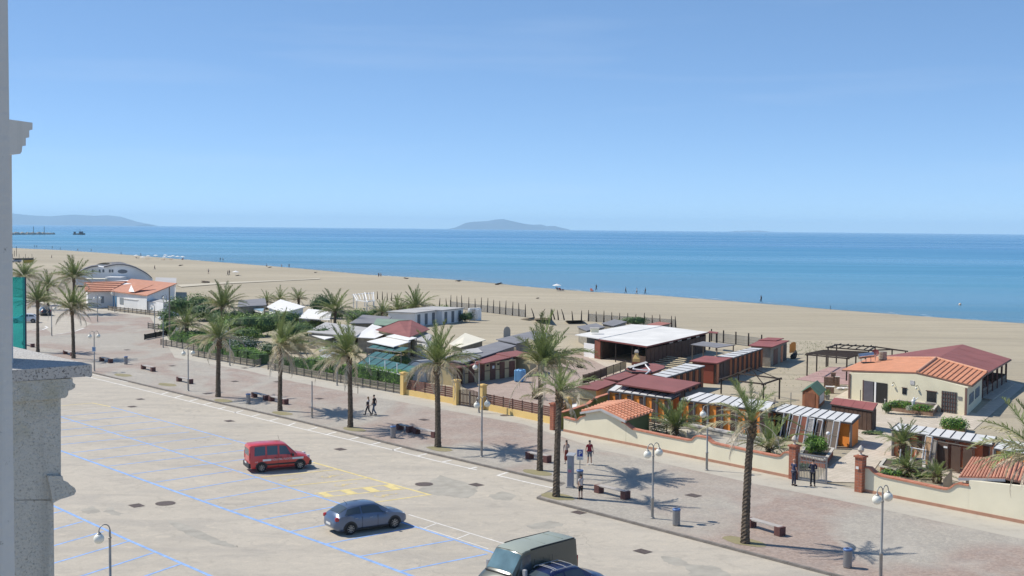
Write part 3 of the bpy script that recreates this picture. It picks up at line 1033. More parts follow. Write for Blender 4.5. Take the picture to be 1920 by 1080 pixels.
# ================================================================ BUILDINGS AND FENCES
W_CREAM = M('cream_render', (.74, .69, .51), .9, .06, .7, .1)
W_WALL = M('perimeter_render', (.74, .69, .53), .9, .07, .5, .1)
W_YEL = M('yellow_render', (.74, .52, .20), .9, .07, .8, .1)
W_WHITE = M('white_render', (.80, .80, .79), .9, .06, .6, .05)
W_ORANGE = M('orange_boards', (.92, .31, .05), .75, .08, 1.2)
W_DEEP = M('deep_orange_boards', (.85, .26, .03), .75, .08, 1.2)
W_ROSE = M('salmon_boards', (.58, .22, .11), .8, .14, 1.2)
W_SAND = M('sand_panels', (.50, .415, .24), .85, .10, 1.2)
W_GREY = M('grey_stone_wall', (.26, .24, .20), .95, .2, 2, .2)
W_BROWN = M('brown_planks', (.085, .050, .035), .85, .25, 1.5)
W_OLIVE = M('olive_render', (.25, .23, .06), .9, .1, .7)
D_DARK = M('dark_doors', (.062, .036, .030), .7, .25, 1.5)
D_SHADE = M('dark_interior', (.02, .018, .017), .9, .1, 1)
D_BROWN = M('brown_doors', (.13, .055, .035), .7, .2, 1.5)
POST_G = M('grey_post', (.24, .23, .22), .8, .15, 2)
POST_D = M('dark_timber', (.045, .032, .026), .8, .2, 2)
RF_RED = M('red_felt_roof', (.24, .085, .078), .85, .12, .6, .1)
RF_RED2 = M('faded_red_roof', (.27, .085, .080), .85, .14, .6, .1)
RF_WHITE = M('white_sheet_roof', (.62, .62, .61), .7, .07, .7, rnd=.06)
RF_BAR = M('bar_white_roof', (.66, .65, .62), .8, .10, .35)
RF_GREY = M('grey_felt_roof', (.20, .20, .215), .9, .15, .5)
RF_PALE = M('pale_grey_roof', (.42, .41, .40), .9, .12, .5)
RF_GREEN = M('green_felt_roof', (.20, .28, .21), .85, .12, .5)
RF_GREEN2 = M('dark_green_roof', (.075, .15, .10), .85, .12, .8)
RF_CANVAS = M('white_canvas', (.74, .73, .71), .85, .05, .8)
RF_CREAM = M('cream_canvas', (.70, .66, .54), .85, .05, .8)
TERRA = M('terracotta', (.54, .25, .155), .8, .16, 1.5, rnd=.10)
TERRA_O = M('orange_terracotta', (.62, .27, .145), .8, .12, 1.2, rnd=.06)
TRIM_R = M('dark_red_trim', (.17, .045, .04), .7, .1, 2)
TRIM_D = M('dark_trim', (.05, .045, .045), .7, .15, 2)
COPE = M('coping_tiles', (.50, .20, .12), .8, .15, 2.5, rnd=.06)
BRICK = M('brick_red', (.36, .13, .075), .9, .2, 6, .2, rnd=.12)
BRICK2 = M('brown_brick', (.28, .18, .13), .9, .25, 5, .2)
STONE = M('pale_stone', (.52, .48, .42), .9, .12, 3, .1)
CONC = M('grey_concrete', (.40, .385, .355), .9, .14, 1.5, .15)
SLAT = M('brown_slats', (.16, .075, .055), .8, .2, 2, rnd=.15)
SLATG = M('weathered_boards', (.20, .175, .145), .9, .22, 2, rnd=.2)
SLATD = M('blackened_timber', (.025, .020, .018), .85, .25, 2)
GLASST = M('teal_glass', (.055, .15, .15), .6, .3, .7, spec=.25)
METAL = M('grey_metal', (.32, .32, .33), .45, .1, 2, metal=.7)
WFRAME = M('white_paint', (.78, .78, .77), .6, .05, 2)
GLASS_D = M('dark_glass', (.02, .025, .03), .12, .2, 1, spec=.6)

def shrink(pts, d):
    """move corners inwards by d"""
    n = len(pts)
    c = sum((Vector((p.x, p.y, 0)) for p in pts), Vector()) / n
    ar = sum(pts[i].x * pts[(i + 1) % n].y - pts[(i + 1) % n].x * pts[i].y for i in range(n))
    s = 1 if ar > 0 else -1
    out = []
    for i in range(n):
        p0, p1, p2 = pts[i - 1], pts[i], pts[(i + 1) % n]
        a = (p1 - p0); a.z = 0; a.normalize()
        b = (p2 - p1); b.z = 0; b.normalize()
        na = Vector((-a.y, a.x, 0)) * s
        nb = Vector((-b.y, b.x, 0)) * s
        k = 1 + na.dot(nb)
        off = (na + nb) / max(.35, k)
        out.append(p1 + off * d)
    return out
def QP(pts): return [P(*q) for q in pts]
def outward(a, b):
    d = (b - a); d.z = 0; d.normalize()
    n = Vector((d.y, -d.x, 0))
    m_ = (a + b) / 2
    return n if n.dot(Vector((0, 0, 0)) - m_) > 0 else -n
def opening(root, a, b, t0, t1, z0, z1, name, mat, off=.02, th=.06, label=None):
    n = outward(a, b)
    p0, p1 = a.lerp(b, t0) + n * off, a.lerp(b, t1) + n * off
    g = MB()
    g.beam(Vector((p0.x, p0.y, (z0 + z1) / 2)), Vector((p1.x, p1.y, (z0 + z1) / 2)), th, z1 - z0)
    o = g.build(name, mat, root, w=True)
    if label: o['label'] = label
    return o
def roof_part(pts, root, mat, thick=.12, name='roof'):
    g = MB()
    g.prism([p - Vector((0, 0, thick)) for p in pts], pts)
    return g.build(name, mat, root, w=True)
def roof_panels(A, B_, C_, D_, n, root, mat, thick=.05, gap=.012, seam=True, smat=None):
    """quad roof A(front left) B(front right) C(back right) D(back left) in n sheets side by side, seam strips between"""
    for i in range(n):
        t0, t1 = i / n, (i + 1) / n
        e = gap / max(.1, (B_ - A).length)
        q = [A.lerp(B_, t0 + e), A.lerp(B_, t1 - e), D_.lerp(C_, t1 - e), D_.lerp(C_, t0 + e)]
        up = Vector((0, 0, .004 * (i % 2)))
        roof_part([p + up for p in q], root, mat, thick, 'roof_panel')
    if seam:
        for i in range(0, n + 1):
            t = min(max(i / n, .003), .997)
            g = MB()
            g.beam(A.lerp(B_, t) + Vector((0, 0, .02)), D_.lerp(C_, t) + Vector((0, 0, .02)), .045, .05)
            g.build('roof_seam', smat or TRIM_D, root, w=True)
def walls_part(pts, root, mat, inset=.3, thick=.12, z0=0.0, name='wall'):
    q = shrink(pts, inset)
    g = MB()
    bot = [Vector((p.x, p.y, z0)) for p in q]
    top = [Vector((p.x, p.y, p.z - thick - .003)) for p in q]
    g.prism(bot, top)
    g.build(name, mat, root, w=True)
    return bot
def shed(name, label, cat, roof, rmat, wmat, inset=.25, thick=.12, group=None, trim=None, posts=None):
    """flat-roofed structure from its roof corners (u, v, z)"""
    pts = QP(roof)
    c = sum(pts, Vector()) / len(pts)
    t = thing(name, label, cat, (c.x, c.y, 0), 0, group)
    roof_part(pts, t, rmat, thick)
    if trim:
        g = MB()
        for i in range(len(pts)):
            g.beam(pts[i] - Vector((0, 0, thick * .5)), pts[(i + 1) % len(pts)] - Vector((0, 0, thick * .5)), .05, thick * 1.15)
        g.build('roof_edge', trim, t, w=True)
    base = None
    if wmat: base = walls_part(pts, t, wmat, inset, thick)
    if posts:
        for p in shrink(pts, inset):
            g = MB()
            g.beam((p.x, p.y, 0), (p.x, p.y, p.z - thick), .12, .12)
            g.build('post', posts, t, w=True)
    return t, pts, base

# ---- rows of bathing cabins
def cabins(label, FL, FR, BL, BR, n, wmat, dmat, pmat, rmat=RF_WHITE, panels=0, setback=.10, skip=(), group='rows of bathing cabins', end=None, door=.42, z0=0.0, pw=.16):
    A, B_, D_, C_ = P(*FL), P(*FR), P(*BL), P(*BR)
    mid = (A + B_ + C_ + D_) / 4
    t = thing('bathing_cabins', label, 'cabins', (mid.x, mid.y, 0), 0, group)
    if panels: roof_panels(A, B_, C_, D_, panels, t, rmat)
    else: roof_part([A, B_, C_, D_], t, rmat, .06)
    g = MB()
    g.beam(A - Vector((0, 0, .11)), B_ - Vector((0, 0, .11)), .06, .12)
    g.beam(B_ - Vector((0, 0, .11)), C_ - Vector((0, 0, .11)), .06, .12)
    g.build('eaves_board', TRIM_D, t, w=True)
    k = setback / max(.3, (D_ - A).length)
    a, b = A.lerp(D_, k), B_.lerp(C_, k)
    c, d = C_.lerp(B_, .06), D_.lerp(A, .06)
    e = (b - a).normalized() * .12
    a, b, c, d = a + e, b - e, c - e, d + e
    g = MB()
    zt = min(A.z, D_.z) - .13
    g.prism([Vector((p.x, p.y, z0)) for p in (a, b, c, d)], [Vector((p.x, p.y, p.z - .13)) for p in (a, b, c, d)])
    g.build('wall', wmat, t, w=True)
    if end:
        g = MB()
        g.beam(Vector((*(b.lerp(c, .02) + e * .12).xy, .98)), Vector((*(b.lerp(c, .98) + e * .12).xy, .98)), .03, 1.9)
        g.build('end_panel', end, t, w=True)
    a0, b0 = Vector((a.x, a.y, z0)), Vector((b.x, b.y, z0))
    for i in range(n):
        s0, s1 = i / n, (i + 1) / n
        w_ = (s1 - s0)
        if i not in skip:
            opening(t, a0, b0, s0 + w_ * (.95 - door), s0 + w_ * .95, z0 + .04, zt - .14, 'door', dmat)
    nrm = outward(a0, b0)
    for i in range(n + 1):
        p = a0.lerp(b0, i / n) + nrm * .12
        g = MB()
        g.beam((p.x, p.y, z0), (p.x, p.y, zt), pw, pw)
        g.build('post', pmat, t, w=True)
    return t, a0, b0
ZF, ZB = 2.2, 2.36
cabins('orange cabin row with five dark doors, below the largest red roof', (1140, 731, ZF), (1259, 747, ZF), (1155, 721, ZB), (1276, 738, ZB), 5, W_ORANGE, D_DARK, POST_G, panels=8, end=W_DEEP)
cabins('orange cabin row behind the spiky palm, its white roof sheets seamed with dark lines', (1275, 748, ZF), (1441, 770, ZF), (1310, 735, ZB), (1452, 754, ZB), 6, W_ORANGE, D_DARK, POST_G, panels=9, end=W_ROSE)
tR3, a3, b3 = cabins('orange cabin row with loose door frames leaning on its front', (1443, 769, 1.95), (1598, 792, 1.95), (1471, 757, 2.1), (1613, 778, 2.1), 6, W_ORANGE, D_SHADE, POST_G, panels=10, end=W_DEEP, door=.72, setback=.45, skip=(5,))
tR4, a4, b4 = cabins('brown-fronted cabin row with a seamed white roof, right of the walkway', (1670, 804, 2.0), (1861, 833, 2.0), (1685, 793, 2.15), (1869, 819, 2.15), 6, W_ROSE, D_BROWN, POST_G, panels=10, skip=(2, 3, 4), end=W_DEEP, setback=.45)
cabins('short orange cabin row at the right edge, half hidden by a palm', (1863, 839, ZF), (1935, 852, ZF), (1880, 823, ZB), (1950, 836, ZB), 3, W_ORANGE, D_BROWN, POST_G, panels=4)
cabins('salmon cabin row ending at the dark red cabin, nearer of two', (1247, 708, ZF), (1322, 685.5, ZF), (1221, 703, ZB), (1286, 681, ZB), 6, W_ROSE, D_DARK, W_ROSE, panels=6, setback=.25, pw=.22)
cabins('salmon cabin row running towards the beach behind the flat red roof', (1372, 671, ZF), (1430, 653, ZF), (1343, 668, ZB), (1408, 651.5, ZB), 7, W_ROSE, D_DARK, W_ROSE, panels=6, setback=.25, pw=.22)
t, pts, base = shed('beach_hut', 'dark red cabin with flat red roof between the two salmon cabin rows', 'hut', [(1293, 676.5, 2.25), (1345, 681, 2.25), (1374, 670, 2.25), (1322, 667, 2.25)], RF_RED2, W_BROWN, .25, .1, trim=TRIM_R)
opening(t, base[1], base[2], .05, .2, 0, 2.05, 'post', W_ROSE); opening(t, base[1], base[2], .3, .45, .05, 1.9, 'door', D_DARK); opening(t, base[1], base[2], .52, .66, .05, 1.9, 'door', D_DARK)
opening(t, base[0], base[1], .08, .92, .02, 2.0, 'red_panel', M('brick_red_boards', (.24, .055, .03), .8, .15, 1))
t, pts, base = shed('beach_hut', 'grey rendered hut with a flat red roof, seaward end of the cabin rows', 'hut', [(1404, 647.5, 2.4), (1448, 650.5, 2.4), (1480, 638.5, 2.4), (1428, 636, 2.4)], RF_RED2, W_GREY, .25, .1, trim=TRIM_R)
opening(t, base[1], base[2], .18, .42, .05, 1.9, 'door', D_BROWN); opening(t, base[1], base[2], .62, .74, .02, 2.0, 'red_post', W_ROSE); opening(t, base[1], base[2], .8, .98, .02, 2.0, 'door', D_DARK)
shed('beach_hut', 'small second red roof peeping up behind the grey hut', 'hut', [(1422, 637, 2.5), (1440, 632.5, 2.5), (1470, 634, 2.5), (1455, 638.5, 2.5)], RF_RED2, W_GREY, .25, .1)

# ---- bar with the big white roof
ZR = 2.55
bar = thing('beach_bar', 'wide brown timber beach bar with an open dark front under a big white roof', 'bar', P(1190, 680))
A, B_, C_, D_ = P(1123, 635.5, ZR), P(1213, 649, ZR), P(1328, 622.5, ZR + .1), P(1242, 611.5, ZR + .1)
E_, F_ = P(1078, 627.5, ZR), P(1184, 608, ZR + .1)
roof_part([A, B_, C_, D_], bar, RF_BAR, .14)
roof_part([E_, A + Vector((0, 0, .06)), D_ + Vector((0, 0, .06)), F_], bar, RF_BAR, .1)
g = MB()
for p, q in ((A, B_), (B_, C_)): g.beam(p - Vector((0, 0, .09)), q - Vector((0, 0, .09)), .07, .17)
g.build('roof_edge', TRIM_R, bar, w=True)
bp = shrink([A, B_, C_, D_], .3)
def wall_line(root, a, b, z0, z1, th, mat, name='wall'):
    g = MB()
    g.beam(Vector((a.x, a.y, (z0 + z1) / 2)), Vector((b.x, b.y, (z0 + z1) / 2)), th, z1 - z0)
    return g.build(name, mat, root, w=True)
nb = 16
for i in range(nb):                                       # plank side wall, upper part, boards one by one
    p, q = bp[1].lerp(bp[2], i / nb + .002), bp[1].lerp(bp[2], (i + 1) / nb - .002)
    wall_line(bar, p, q, 0, ZR - .42 + .02 * (i % 3 == 1), .08 + .01 * (i % 2), W_BROWN, 'wall_board')
for tt in (.36, .5, .66, .82): opening(bar, bp[1], bp[2], tt, tt + .06, ZR - .36, ZR - .2, 'vent_gap', RF_PALE)
wall_line(bar, bp[2], bp[3], 0, ZR - .2, .1, W_BROWN, 'back_wall')
wall_line(bar, bp[0], bp[3], 0, ZR - .2, .1, W_BROWN, 'side_wall')
opening(bar, bp[0], bp[1], .70, 1.0, 0, 1.25, 'counter_front', W_BROWN, th=.1)
for tt in (0.0, .33, .70, .84, 1.0):
    p = bp[0].lerp(bp[1], tt)
    g = MB(); g.beam((p.x, p.y, 0), (p.x, p.y, ZR - .15), .12, .12); g.build('post', POST_D, bar, w=True)
q0 = P(1084, 690); 
dl = (bp[0] - bp[1]).normalized()
wl = bp[0] + dl * 2.6
wall_line(bar, bp[0] + dl * .2, bp[0] + dl * 1.4, 0, ZR - .2, .12, M('rust_boards', (.20, .06, .035), .8, .2, 1.5), 'rust_panel')
wall_line(bar, bp[0] + dl * 1.5, bp[0] + dl * 3.8, 0, 1.75, .12, W_WHITE, 'white_panel')
g = MB(); c = P(1115, 619.5, ZR + .5); g.box(c, (1.0, .8, .5)); g.build('roof_vent', W_CREAM, bar, w=True)
g = MB(); g.box(c + Vector((0, 0, .29)), (1.2, 1.0, .07)); g.build('vent_cap', STONE, bar, w=True)
shed('canopy', 'flat dark grey canopy on thin posts beside the brown bar', 'canopy', [(1295, 645.5, 2.1), (1345, 651.5, 2.1), (1379, 646.5, 2.1), (1318, 640, 2.1)], RF_GREY, None, .2, .08, posts=SLATG)
shed('canopy', 'small red canopy on dark brackets at the back corner of the bar', 'canopy', [(1328, 623, 2.4), (1345, 624.5, 2.4), (1347, 622.5, 2.4), (1330, 620.5, 2.4)], RF_RED2, None, .15, .1, posts=POST_D)

# ---- red roofs in the middle
shed('pavilion', 'largest flat red roof right behind the first orange cabin row', 'pavilion', [(1155, 719, 2.75), (1265, 735.5, 2.75), (1314, 717.5, 2.75), (1200, 700.5, 2.75)], RF_RED, W_BROWN, 1.2, .1, trim=TRIM_R, posts=POST_D)
t, pts, base = shed('kiosk', 'sand-coloured hut with a low red roof at the corner of the pinkish patio', 'hut', [(1081, 726, 2.0), (1120, 731, 2.0), (1156, 717, 2.1), (1130, 710.5, 2.1)], RF_RED, W_SAND, .25, .1, trim=TRIM_R)
opening(t, base[0], base[1], .0, 1.0, .95, 1.02, 'rail_band', W_BROWN)
shed('kiosk', 'red roof strip tucked between the sand-coloured hut and the largest red roof', 'hut', [(1133, 709, 2.2), (1161, 713, 2.2), (1198, 700, 2.2), (1173, 696.5, 2.2)], RF_RED, W_BROWN, .25, .1, trim=TRIM_R)
t, pts, base = shed('kiosk', 'eight-sided kiosk roof in red with white tubes lying on it', 'kiosk', [(1172, 692, 2.4), (1185, 697, 2.4), (1222, 698.5, 2.4), (1246, 690, 2.4), (1247, 686, 2.4), (1230, 681.5, 2.4), (1197, 681, 2.4), (1184, 686, 2.4)], RF_RED, W_SAND, .35, .12, trim=TRIM_D)
g = MB()
tb = [P(1190, 684, 2.6), P(1187, 692, 2.6), P(1219, 694.5, 2.6), P(1209, 682.5, 2.6)]
g.tube(tb, .07, 6); g.tube([P(1219, 694, 2.6), P(1210, 702, 2.6)], .07, 6)
g.build('white_tube', WFRAME, t, w=True)
g = MB(); g.prism(QP([(1175, 688, 2.45), (1182, 690, 2.45), (1215, 680, 2.45), (1211, 677.5, 2.45)]), QP([(1175, 688, 2.7), (1182, 690, 2.7), (1215, 680, 2.7), (1211, 677.5, 2.7)]))
tag(g.build('folded_awning', RF_PALE, loc=P(1195, 684)), 'folded grey awning lying on the edge of the eight-sided kiosk', 'awning')
tl = thing('timber_stack', 'stack of long pale boards leaning beside the salmon cabin row', 'boards', P(1250, 688))
for i in range(6):
    o_ = Vector((0, 0, .09 * i))
    a, b = P(1217 + 3 * i, 684 - 2.2 * i, .25) + o_, P(1279 + 1.5 * i, 690 - 2.0 * i, .25) + o_
    g = MB(); g.beam(a, b, .36, .06); g.build('board', M('pale_boards', (.58, .49, .32), .85, .12, 2, rnd=.1), tl, w=True)
bq = thing('barbecue', 'yellow masonry barbecue with a tapering chimney in front of the bar', 'barbecue', P(1193, 690))
bz = zat(P(1193, 690), 1193, 656)
for nm, mt, pr in (('base', BRICK, [(.62, 0), (.62, .75)]), ('hood', W_YEL, [(.6, .75), (.55, 1.1), (.28, 1.55), (.26, bz - .35)]), ('chimney_cap', STONE, [(.36, bz - .35), (.36, bz - .2), (.2, bz)])):
    g = MB(); g.lathe((0, 0, 0), pr, 4); o = g.build(nm, mt, bq); o.rotation_euler = (0, 0, .6)

# ---- cabins beside the yellow wall
ZL = 1.98
tcab = thing('bathing_cabins', 'sand-panelled cabins with brown doors under stepped red roofs, behind the yellow gate', 'cabins', P(905, 705), 0, 'rows of bathing cabins')
fa_, fb_ = P(849, 722.5), P(967, 706)
for q in ([(828, 683, ZL), (849, 691, ZL), (903, 681.5, ZL), (876, 673.5, ZL)], [(880, 677, ZL + .12), (907, 681, ZL + .12), (957, 670, ZL + .12), (922, 662.5, ZL + .12)], [(928, 662.5, ZL + .2), (958, 669, ZL + .2), (1000, 664, ZL + .2), (968, 657, ZL + .2)]):
    pp = QP(q)
    roof_part(pp, tcab, RF_RED, .1)
nn = -outward(fa_, fb_)
g = MB()
q = [fa_, fb_, fb_ + nn * 2.6, fa_ + nn * 2.6]
g.prism(q, [Vector((p.x, p.y, ZL - .1)) for p in q])
g.build('wall', W_SAND, tcab, w=True)
for t0, t1, mt in ((.06, .15, D_BROWN), (.235, .325, D_BROWN), (.41, .49, SLAT), (.575, .66, D_BROWN), (.73, .81, D_BROWN), (.885, .985, SLAT)):
    if mt is SLAT:
        for j in range(4): opening(tcab, fa_, fb_, t0 + (t1 - t0) * j / 4, t0 + (t1 - t0) * (j + .78) / 4, .06, 1.75, 'slat', SLAT)
    else: opening(tcab, fa_, fb_, t0, t1, .03, 1.8, 'door', mt)
for t0 in (.17, .5, .67): opening(tcab, fa_, fb_, t0 + .02, t0 + .05, 1.5, 1.68, 'vent_window', D_SHADE)
opening(tcab, fa_, fb_, .605, .635, 1.2, 1.5, 'notice', WFRAME, off=.06)
for t0, t1 in ((0, .06), (.15, .235), (.325, .41), (.49, .575), (.66, .73), (.81, .885)): opening(tcab, fa_, fb_, t0, t1, 1.0, 1.06, 'rail_band', W_BROWN)
shed('beach_hut', 'narrow sand-coloured hut right of the slatted door, behind the blue tank', 'hut', [(958, 668, 2.0), (996, 672, 2.0), (1010, 664, 2.0), (975, 659, 2.0)], RF_RED, W_SAND, .2, .1)

# ---- grey roofs and white roofs in the garden compound
GRP = 'flat roofs in the garden compound'
shed('flat_roof_building', 'long grey felt roof running diagonally behind the sand-panelled cabins, nearer part', 'building', [(825, 672, 2.3), (870, 680, 2.3), (968, 648, 2.3), (935, 640, 2.3)], RF_GREY, W_GREY, .25, .1, GRP)
shed('flat_roof_building', 'long grey felt roof strip behind the tallest palm, leading to the bar', 'building', [(930, 636, 2.4), (968, 644, 2.4), (1040, 628, 2.4), (1000, 620, 2.4)], RF_GREY, W_GREY, .25, .1, GRP)
shed('flat_roof_building', 'ochre strip building with a pale flat roof left of the stepped red roofs', 'building', [(845, 671, 1.9), (872, 675, 1.9), (896, 668, 1.9), (870, 663, 1.9)], RF_PALE, W_SAND, .15, .1, GRP)
shed('flat_roof_building', 'grey slab roof right behind the tallest palm, near the white bar roof', 'building', [(1082, 612, 2.2), (1100, 620, 2.2), (1135, 613, 2.2), (1118, 606, 2.2)], RF_GREY, W_GREY, .2, .1, GRP)
shed('flat_roof_building', 'second grey slab roof, against the beach fence behind the white bar roof', 'building', [(1128, 606, 2.2), (1150, 611, 2.2), (1176, 603, 2.2), (1152, 598.5, 2.2)], RF_GREY, W_GREY, .2, .1, GRP)
shed('beach_hut', 'small hut with a reddish flat roof just behind the white bar roof', 'hut', [(1213, 608, 1.9), (1235, 611, 1.9), (1258, 606, 1.9), (1236, 603, 1.9)], M('dull_red_roof', (.33, .13, .10), .85, .1, 1), W_GREY, .2, .1)
shed('flat_roof_building', 'large pale grey flat roof behind the trimmed bush', 'building', [(575, 622, 2.2), (668, 630, 2.2), (690, 614, 2.2), (610, 604, 2.2)], RF_PALE, W_GREY, .25, .1, GRP)
shed('flat_roof_building', 'dark grey flat roof in front of the white pergola', 'building', [(655, 606, 2.2), (720, 606, 2.2), (735, 594, 2.2), (680, 590, 2.2)], RF_GREY, W_GREY, .25, .1, GRP)
shed('flat_roof_building', 'low grey roof behind the big dark garden palm', 'building', [(445, 575, 2.4), (500, 572, 2.4), (497, 559, 2.4), (448, 563, 2.4)], RF_GREY, W_GREY, .25, .12, GRP)
shed('flat_roof_building', 'grey roof with white wall strip right of the fourth palm crown', 'building', [(870, 664, 2.4), (905, 660, 2.4), (896, 652, 2.4), (866, 656, 2.4)], RF_PALE, W_WHITE, .2, .1, GRP)
t = thing('hip_roof_building', 'building with a dull red hipped roof in the garden compound', 'building', P(760, 640))
ap1, ap2 = P(748, 601, 3.5), P(772, 600, 3.5)
hc = QP([(704, 618, 2.5), (768, 632, 2.5), (806, 617, 2.5), (770, 601, 2.3)])
for nm, q in (('roof_slope', [hc[0], hc[1], ap2, ap1]), ('roof_slope', [hc[1], hc[2], ap2]), ('roof_slope', [hc[2], hc[3], ap1, ap2])):
    roof_part(q, t, RF_RED, .08, nm)
walls_part(hc, t, W_SAND, .4, .12)
shed('flat_roof_building', 'pale green flat roof behind the red hipped roof', 'building', [(700, 608, 2.6), (752, 612, 2.6), (766, 600, 2.6), (706, 597, 2.6)], RF_GREEN, W_GREY, .25, .1, GRP)
shed('flat_roof_building', 'grey flat roof with a pale wall at the right foot of the red hipped roof', 'building', [(766, 634, 2.1), (800, 641, 2.1), (812, 628, 2.1), (790, 620, 2.1)], RF_PALE, W_WHITE, .2, .12, GRP)
def pyramid(name, label, corners, apex, mat, posts=None):
    c = QP(corners)
    a = P(*apex)
    t = thing(name, label, 'canopy', (sum((p.x for p in c)) / len(c), sum((p.y for p in c)) / len(c), 0), 0, 'white canvas canopies')
    for i in range(len(c)):
        g = MB(); p, q = c[i], c[(i + 1) % len(c)]
        g.prism([p, q, a - Vector((0, 0, .04))], [p + Vector((0, 0, .03)), q + Vector((0, 0, .03)), a])
        g.build('canvas_panel', mat, t, w=True)
    for p in shrink(c, .15):
        g = MB(); g.beam((p.x, p.y, 0), (p.x, p.y, p.z), .08, .08); g.build('post', WFRAME, t, w=True)
shed('canvas_roof', 'tilted white canvas roof in front of the red hipped roof', 'canopy', [(664, 632, 2.0), (703, 634, 2.0), (737, 620, 2.1), (699, 607, 2.6)], RF_CANVAS, W_GREY, .4, .08)
shed('canvas_roof', 'cream canvas roof right of the fourth palm crown, by the sand', 'canopy', [(842, 645, 2.0), (864, 651, 2.0), (911, 637, 2.1), (872, 624, 2.6)], RF_CREAM, W_GREY, .4, .08)
shed('canvas_roof', 'low flat white canvas roof seen between the second and third big palms', 'canopy', [(578, 626, 1.8), (609, 636, 1.8), (647, 627, 1.85), (616, 616, 1.95)], RF_CANVAS, W_GREY, .4, .08)
for i, (q, lb) in enumerate((([(688, 640, 2.3), (738, 650, 2.3), (770, 640, 2.3), (722, 632, 2.3)], 'nearer of the two flat white awnings below the red hipped roof'), ([(724, 630, 2.45), (766, 638, 2.45), (782, 633, 2.45), (742, 626, 2.45)], 'farther of the two flat white awnings below the red hipped roof'), ([(560, 596, 2.2), (618, 600, 2.2), (622, 583, 2.2), (578, 579, 2.2)], 'white flat roof behind the dark round-topped tree'))):
    shed('awning', lb, 'awning', q, RF_CANVAS, None, .1, .08, 'flat white awnings', posts=POST_G)
t, pts, base = shed('canvas_roof', 'white sagging canvas roof with blue-grey folds near the sand, behind the garden', 'canopy', [(500, 575, 2.4), (532, 586, 2.2), (573, 575, 2.4), (526, 561, 2.9)], RF_CANVAS, W_WHITE, .4, .1)
opening(t, base[1], base[2], .1, .9, .2, 1.4, 'blue_side', M('blue_grey_canvas', (.30, .36, .42), .8, .1, 1))
t, pts, base = shed('beach_hut', 'small white and blue hut left of the sagging canvas roof', 'hut', [(472, 578, 1.9), (492, 583, 1.9), (498, 573, 1.9), (480, 570, 1.9)], M('blue_sheet', (.25, .38, .47), .6, .1, 1), W_WHITE, .1, .1)
opening(t, base[0], base[1], .1, .9, .8, 1.5, 'window_strip', D_SHADE)
shed('beach_hut', 'little pale grey hut above the hedge, beside the third big street palm', 'hut', [(597, 656, 2.3), (633, 662, 2.3), (640, 655, 2.3), (606, 650, 2.3)], RF_PALE, W_WHITE, .12, .1)
# teal glass roofs
for i, (q, n_, lb) in enumerate((([(667, 684, 1.5), (758, 703, 1.5), (785, 688, 1.75), (690, 668, 1.75)], 6, 'nearest teal glass roof with white posts, right behind the clipped hedge'), ([(688, 668, 1.75), (728, 675, 1.75), (742, 665, 1.9), (704, 659, 1.9)], 3, 'small middle teal glass roof in the compound'), ([(688, 652, 1.9), (752, 661, 1.9), (768, 652, 2.1), (704, 644, 2.1)], 4, 'farthest teal glass roof, under the flat white awnings'))):
    A, B_, C_, D_ = QP(q)
    t = thing('glass_roof', lb, 'pergola', (*((A + C_) / 2).xy, 0), 0, 'teal glass roofs of the compound')
    roof_panels(A, B_, C_, D_, n_, t, GLASST, .04, .03, True, TRIM_D)
    g = MB(); g.beam(A, B_, .1, .1); g.build('front_beam', WFRAME if i == 0 else POST_G, t, w=True)
    for k in range(n_ // 2 + 2):
        p = A.lerp(B_, k / (n_ // 2 + 1))
        g = MB(); g.beam((p.x, p.y, 0), (p.x, p.y, p.z - .05), .1, .1); g.build('post', WFRAME if i == 0 else POST_G, t, w=True)
    if i == 0:
        opening(t, Vector((A.x, A.y, 0)) + BA * .4, Vector((B_.x, B_.y, 0)) + BA * .4, .02, .8, 0, .95, 'side_panel', W_GREY)
        for k in (.3, .62, .86):
            p = A.lerp(B_, k)
            g = MB(); g.tube([p + Vector((0, 0, .05)), p + BA * .6 + Vector((-.5, 0, 1.0))], .04, 6); g.build('stay_rod', WFRAME, t, w=True)
t = thing('arched_shelter', 'grey half-round shelter with white ends beside the teal glass roof', 'shelter', P(782, 722))
g = MB()
a, b = P(758, 716), P(800, 716)
d = (b - a)
prof = [(math.cos(math.pi * i / 12), math.sin(math.pi * i / 12)) for i in range(13)]
L_ = d.length / 2
mid = (a + b) / 2
for off_, nm, mt in ((0, 'end_wall', W_WHITE),):
    q0 = [Vector((mid.x, mid.y, 0)) + d.normalized() * (x * L_ * .96) + Vector((0, 0, z * 2.1)) for x, z in prof]
    g.prism([p + BA * .1 for p in q0], [p + BA * .25 for p in q0])
    g.v = g.v; g.build(nm, mt, t, w=True)
g = MB()
q0 = [Vector((mid.x, mid.y, 0)) + d.normalized() * (x * L_) + Vector((0, 0, z * 2.2)) for x, z in prof]
for i in range(12):
    g.add([q0[i], q0[i + 1], q0[i + 1] + BA * 3, q0[i] + BA * 3], [(0, 1, 2, 3)])
    r_ = [p + (p - mid).normalized() * .06 for p in (q0[i], q0[i + 1])]
    g.add([r_[0], r_[1], r_[1] + BA * 3, r_[0] + BA * 3], [(3, 2, 1, 0)])
    g.add([q0[i], q0[i + 1], r_[1], r_[0]], [(3, 2, 1, 0)])
g.build('roof_shell', RF_PALE, t, w=True)
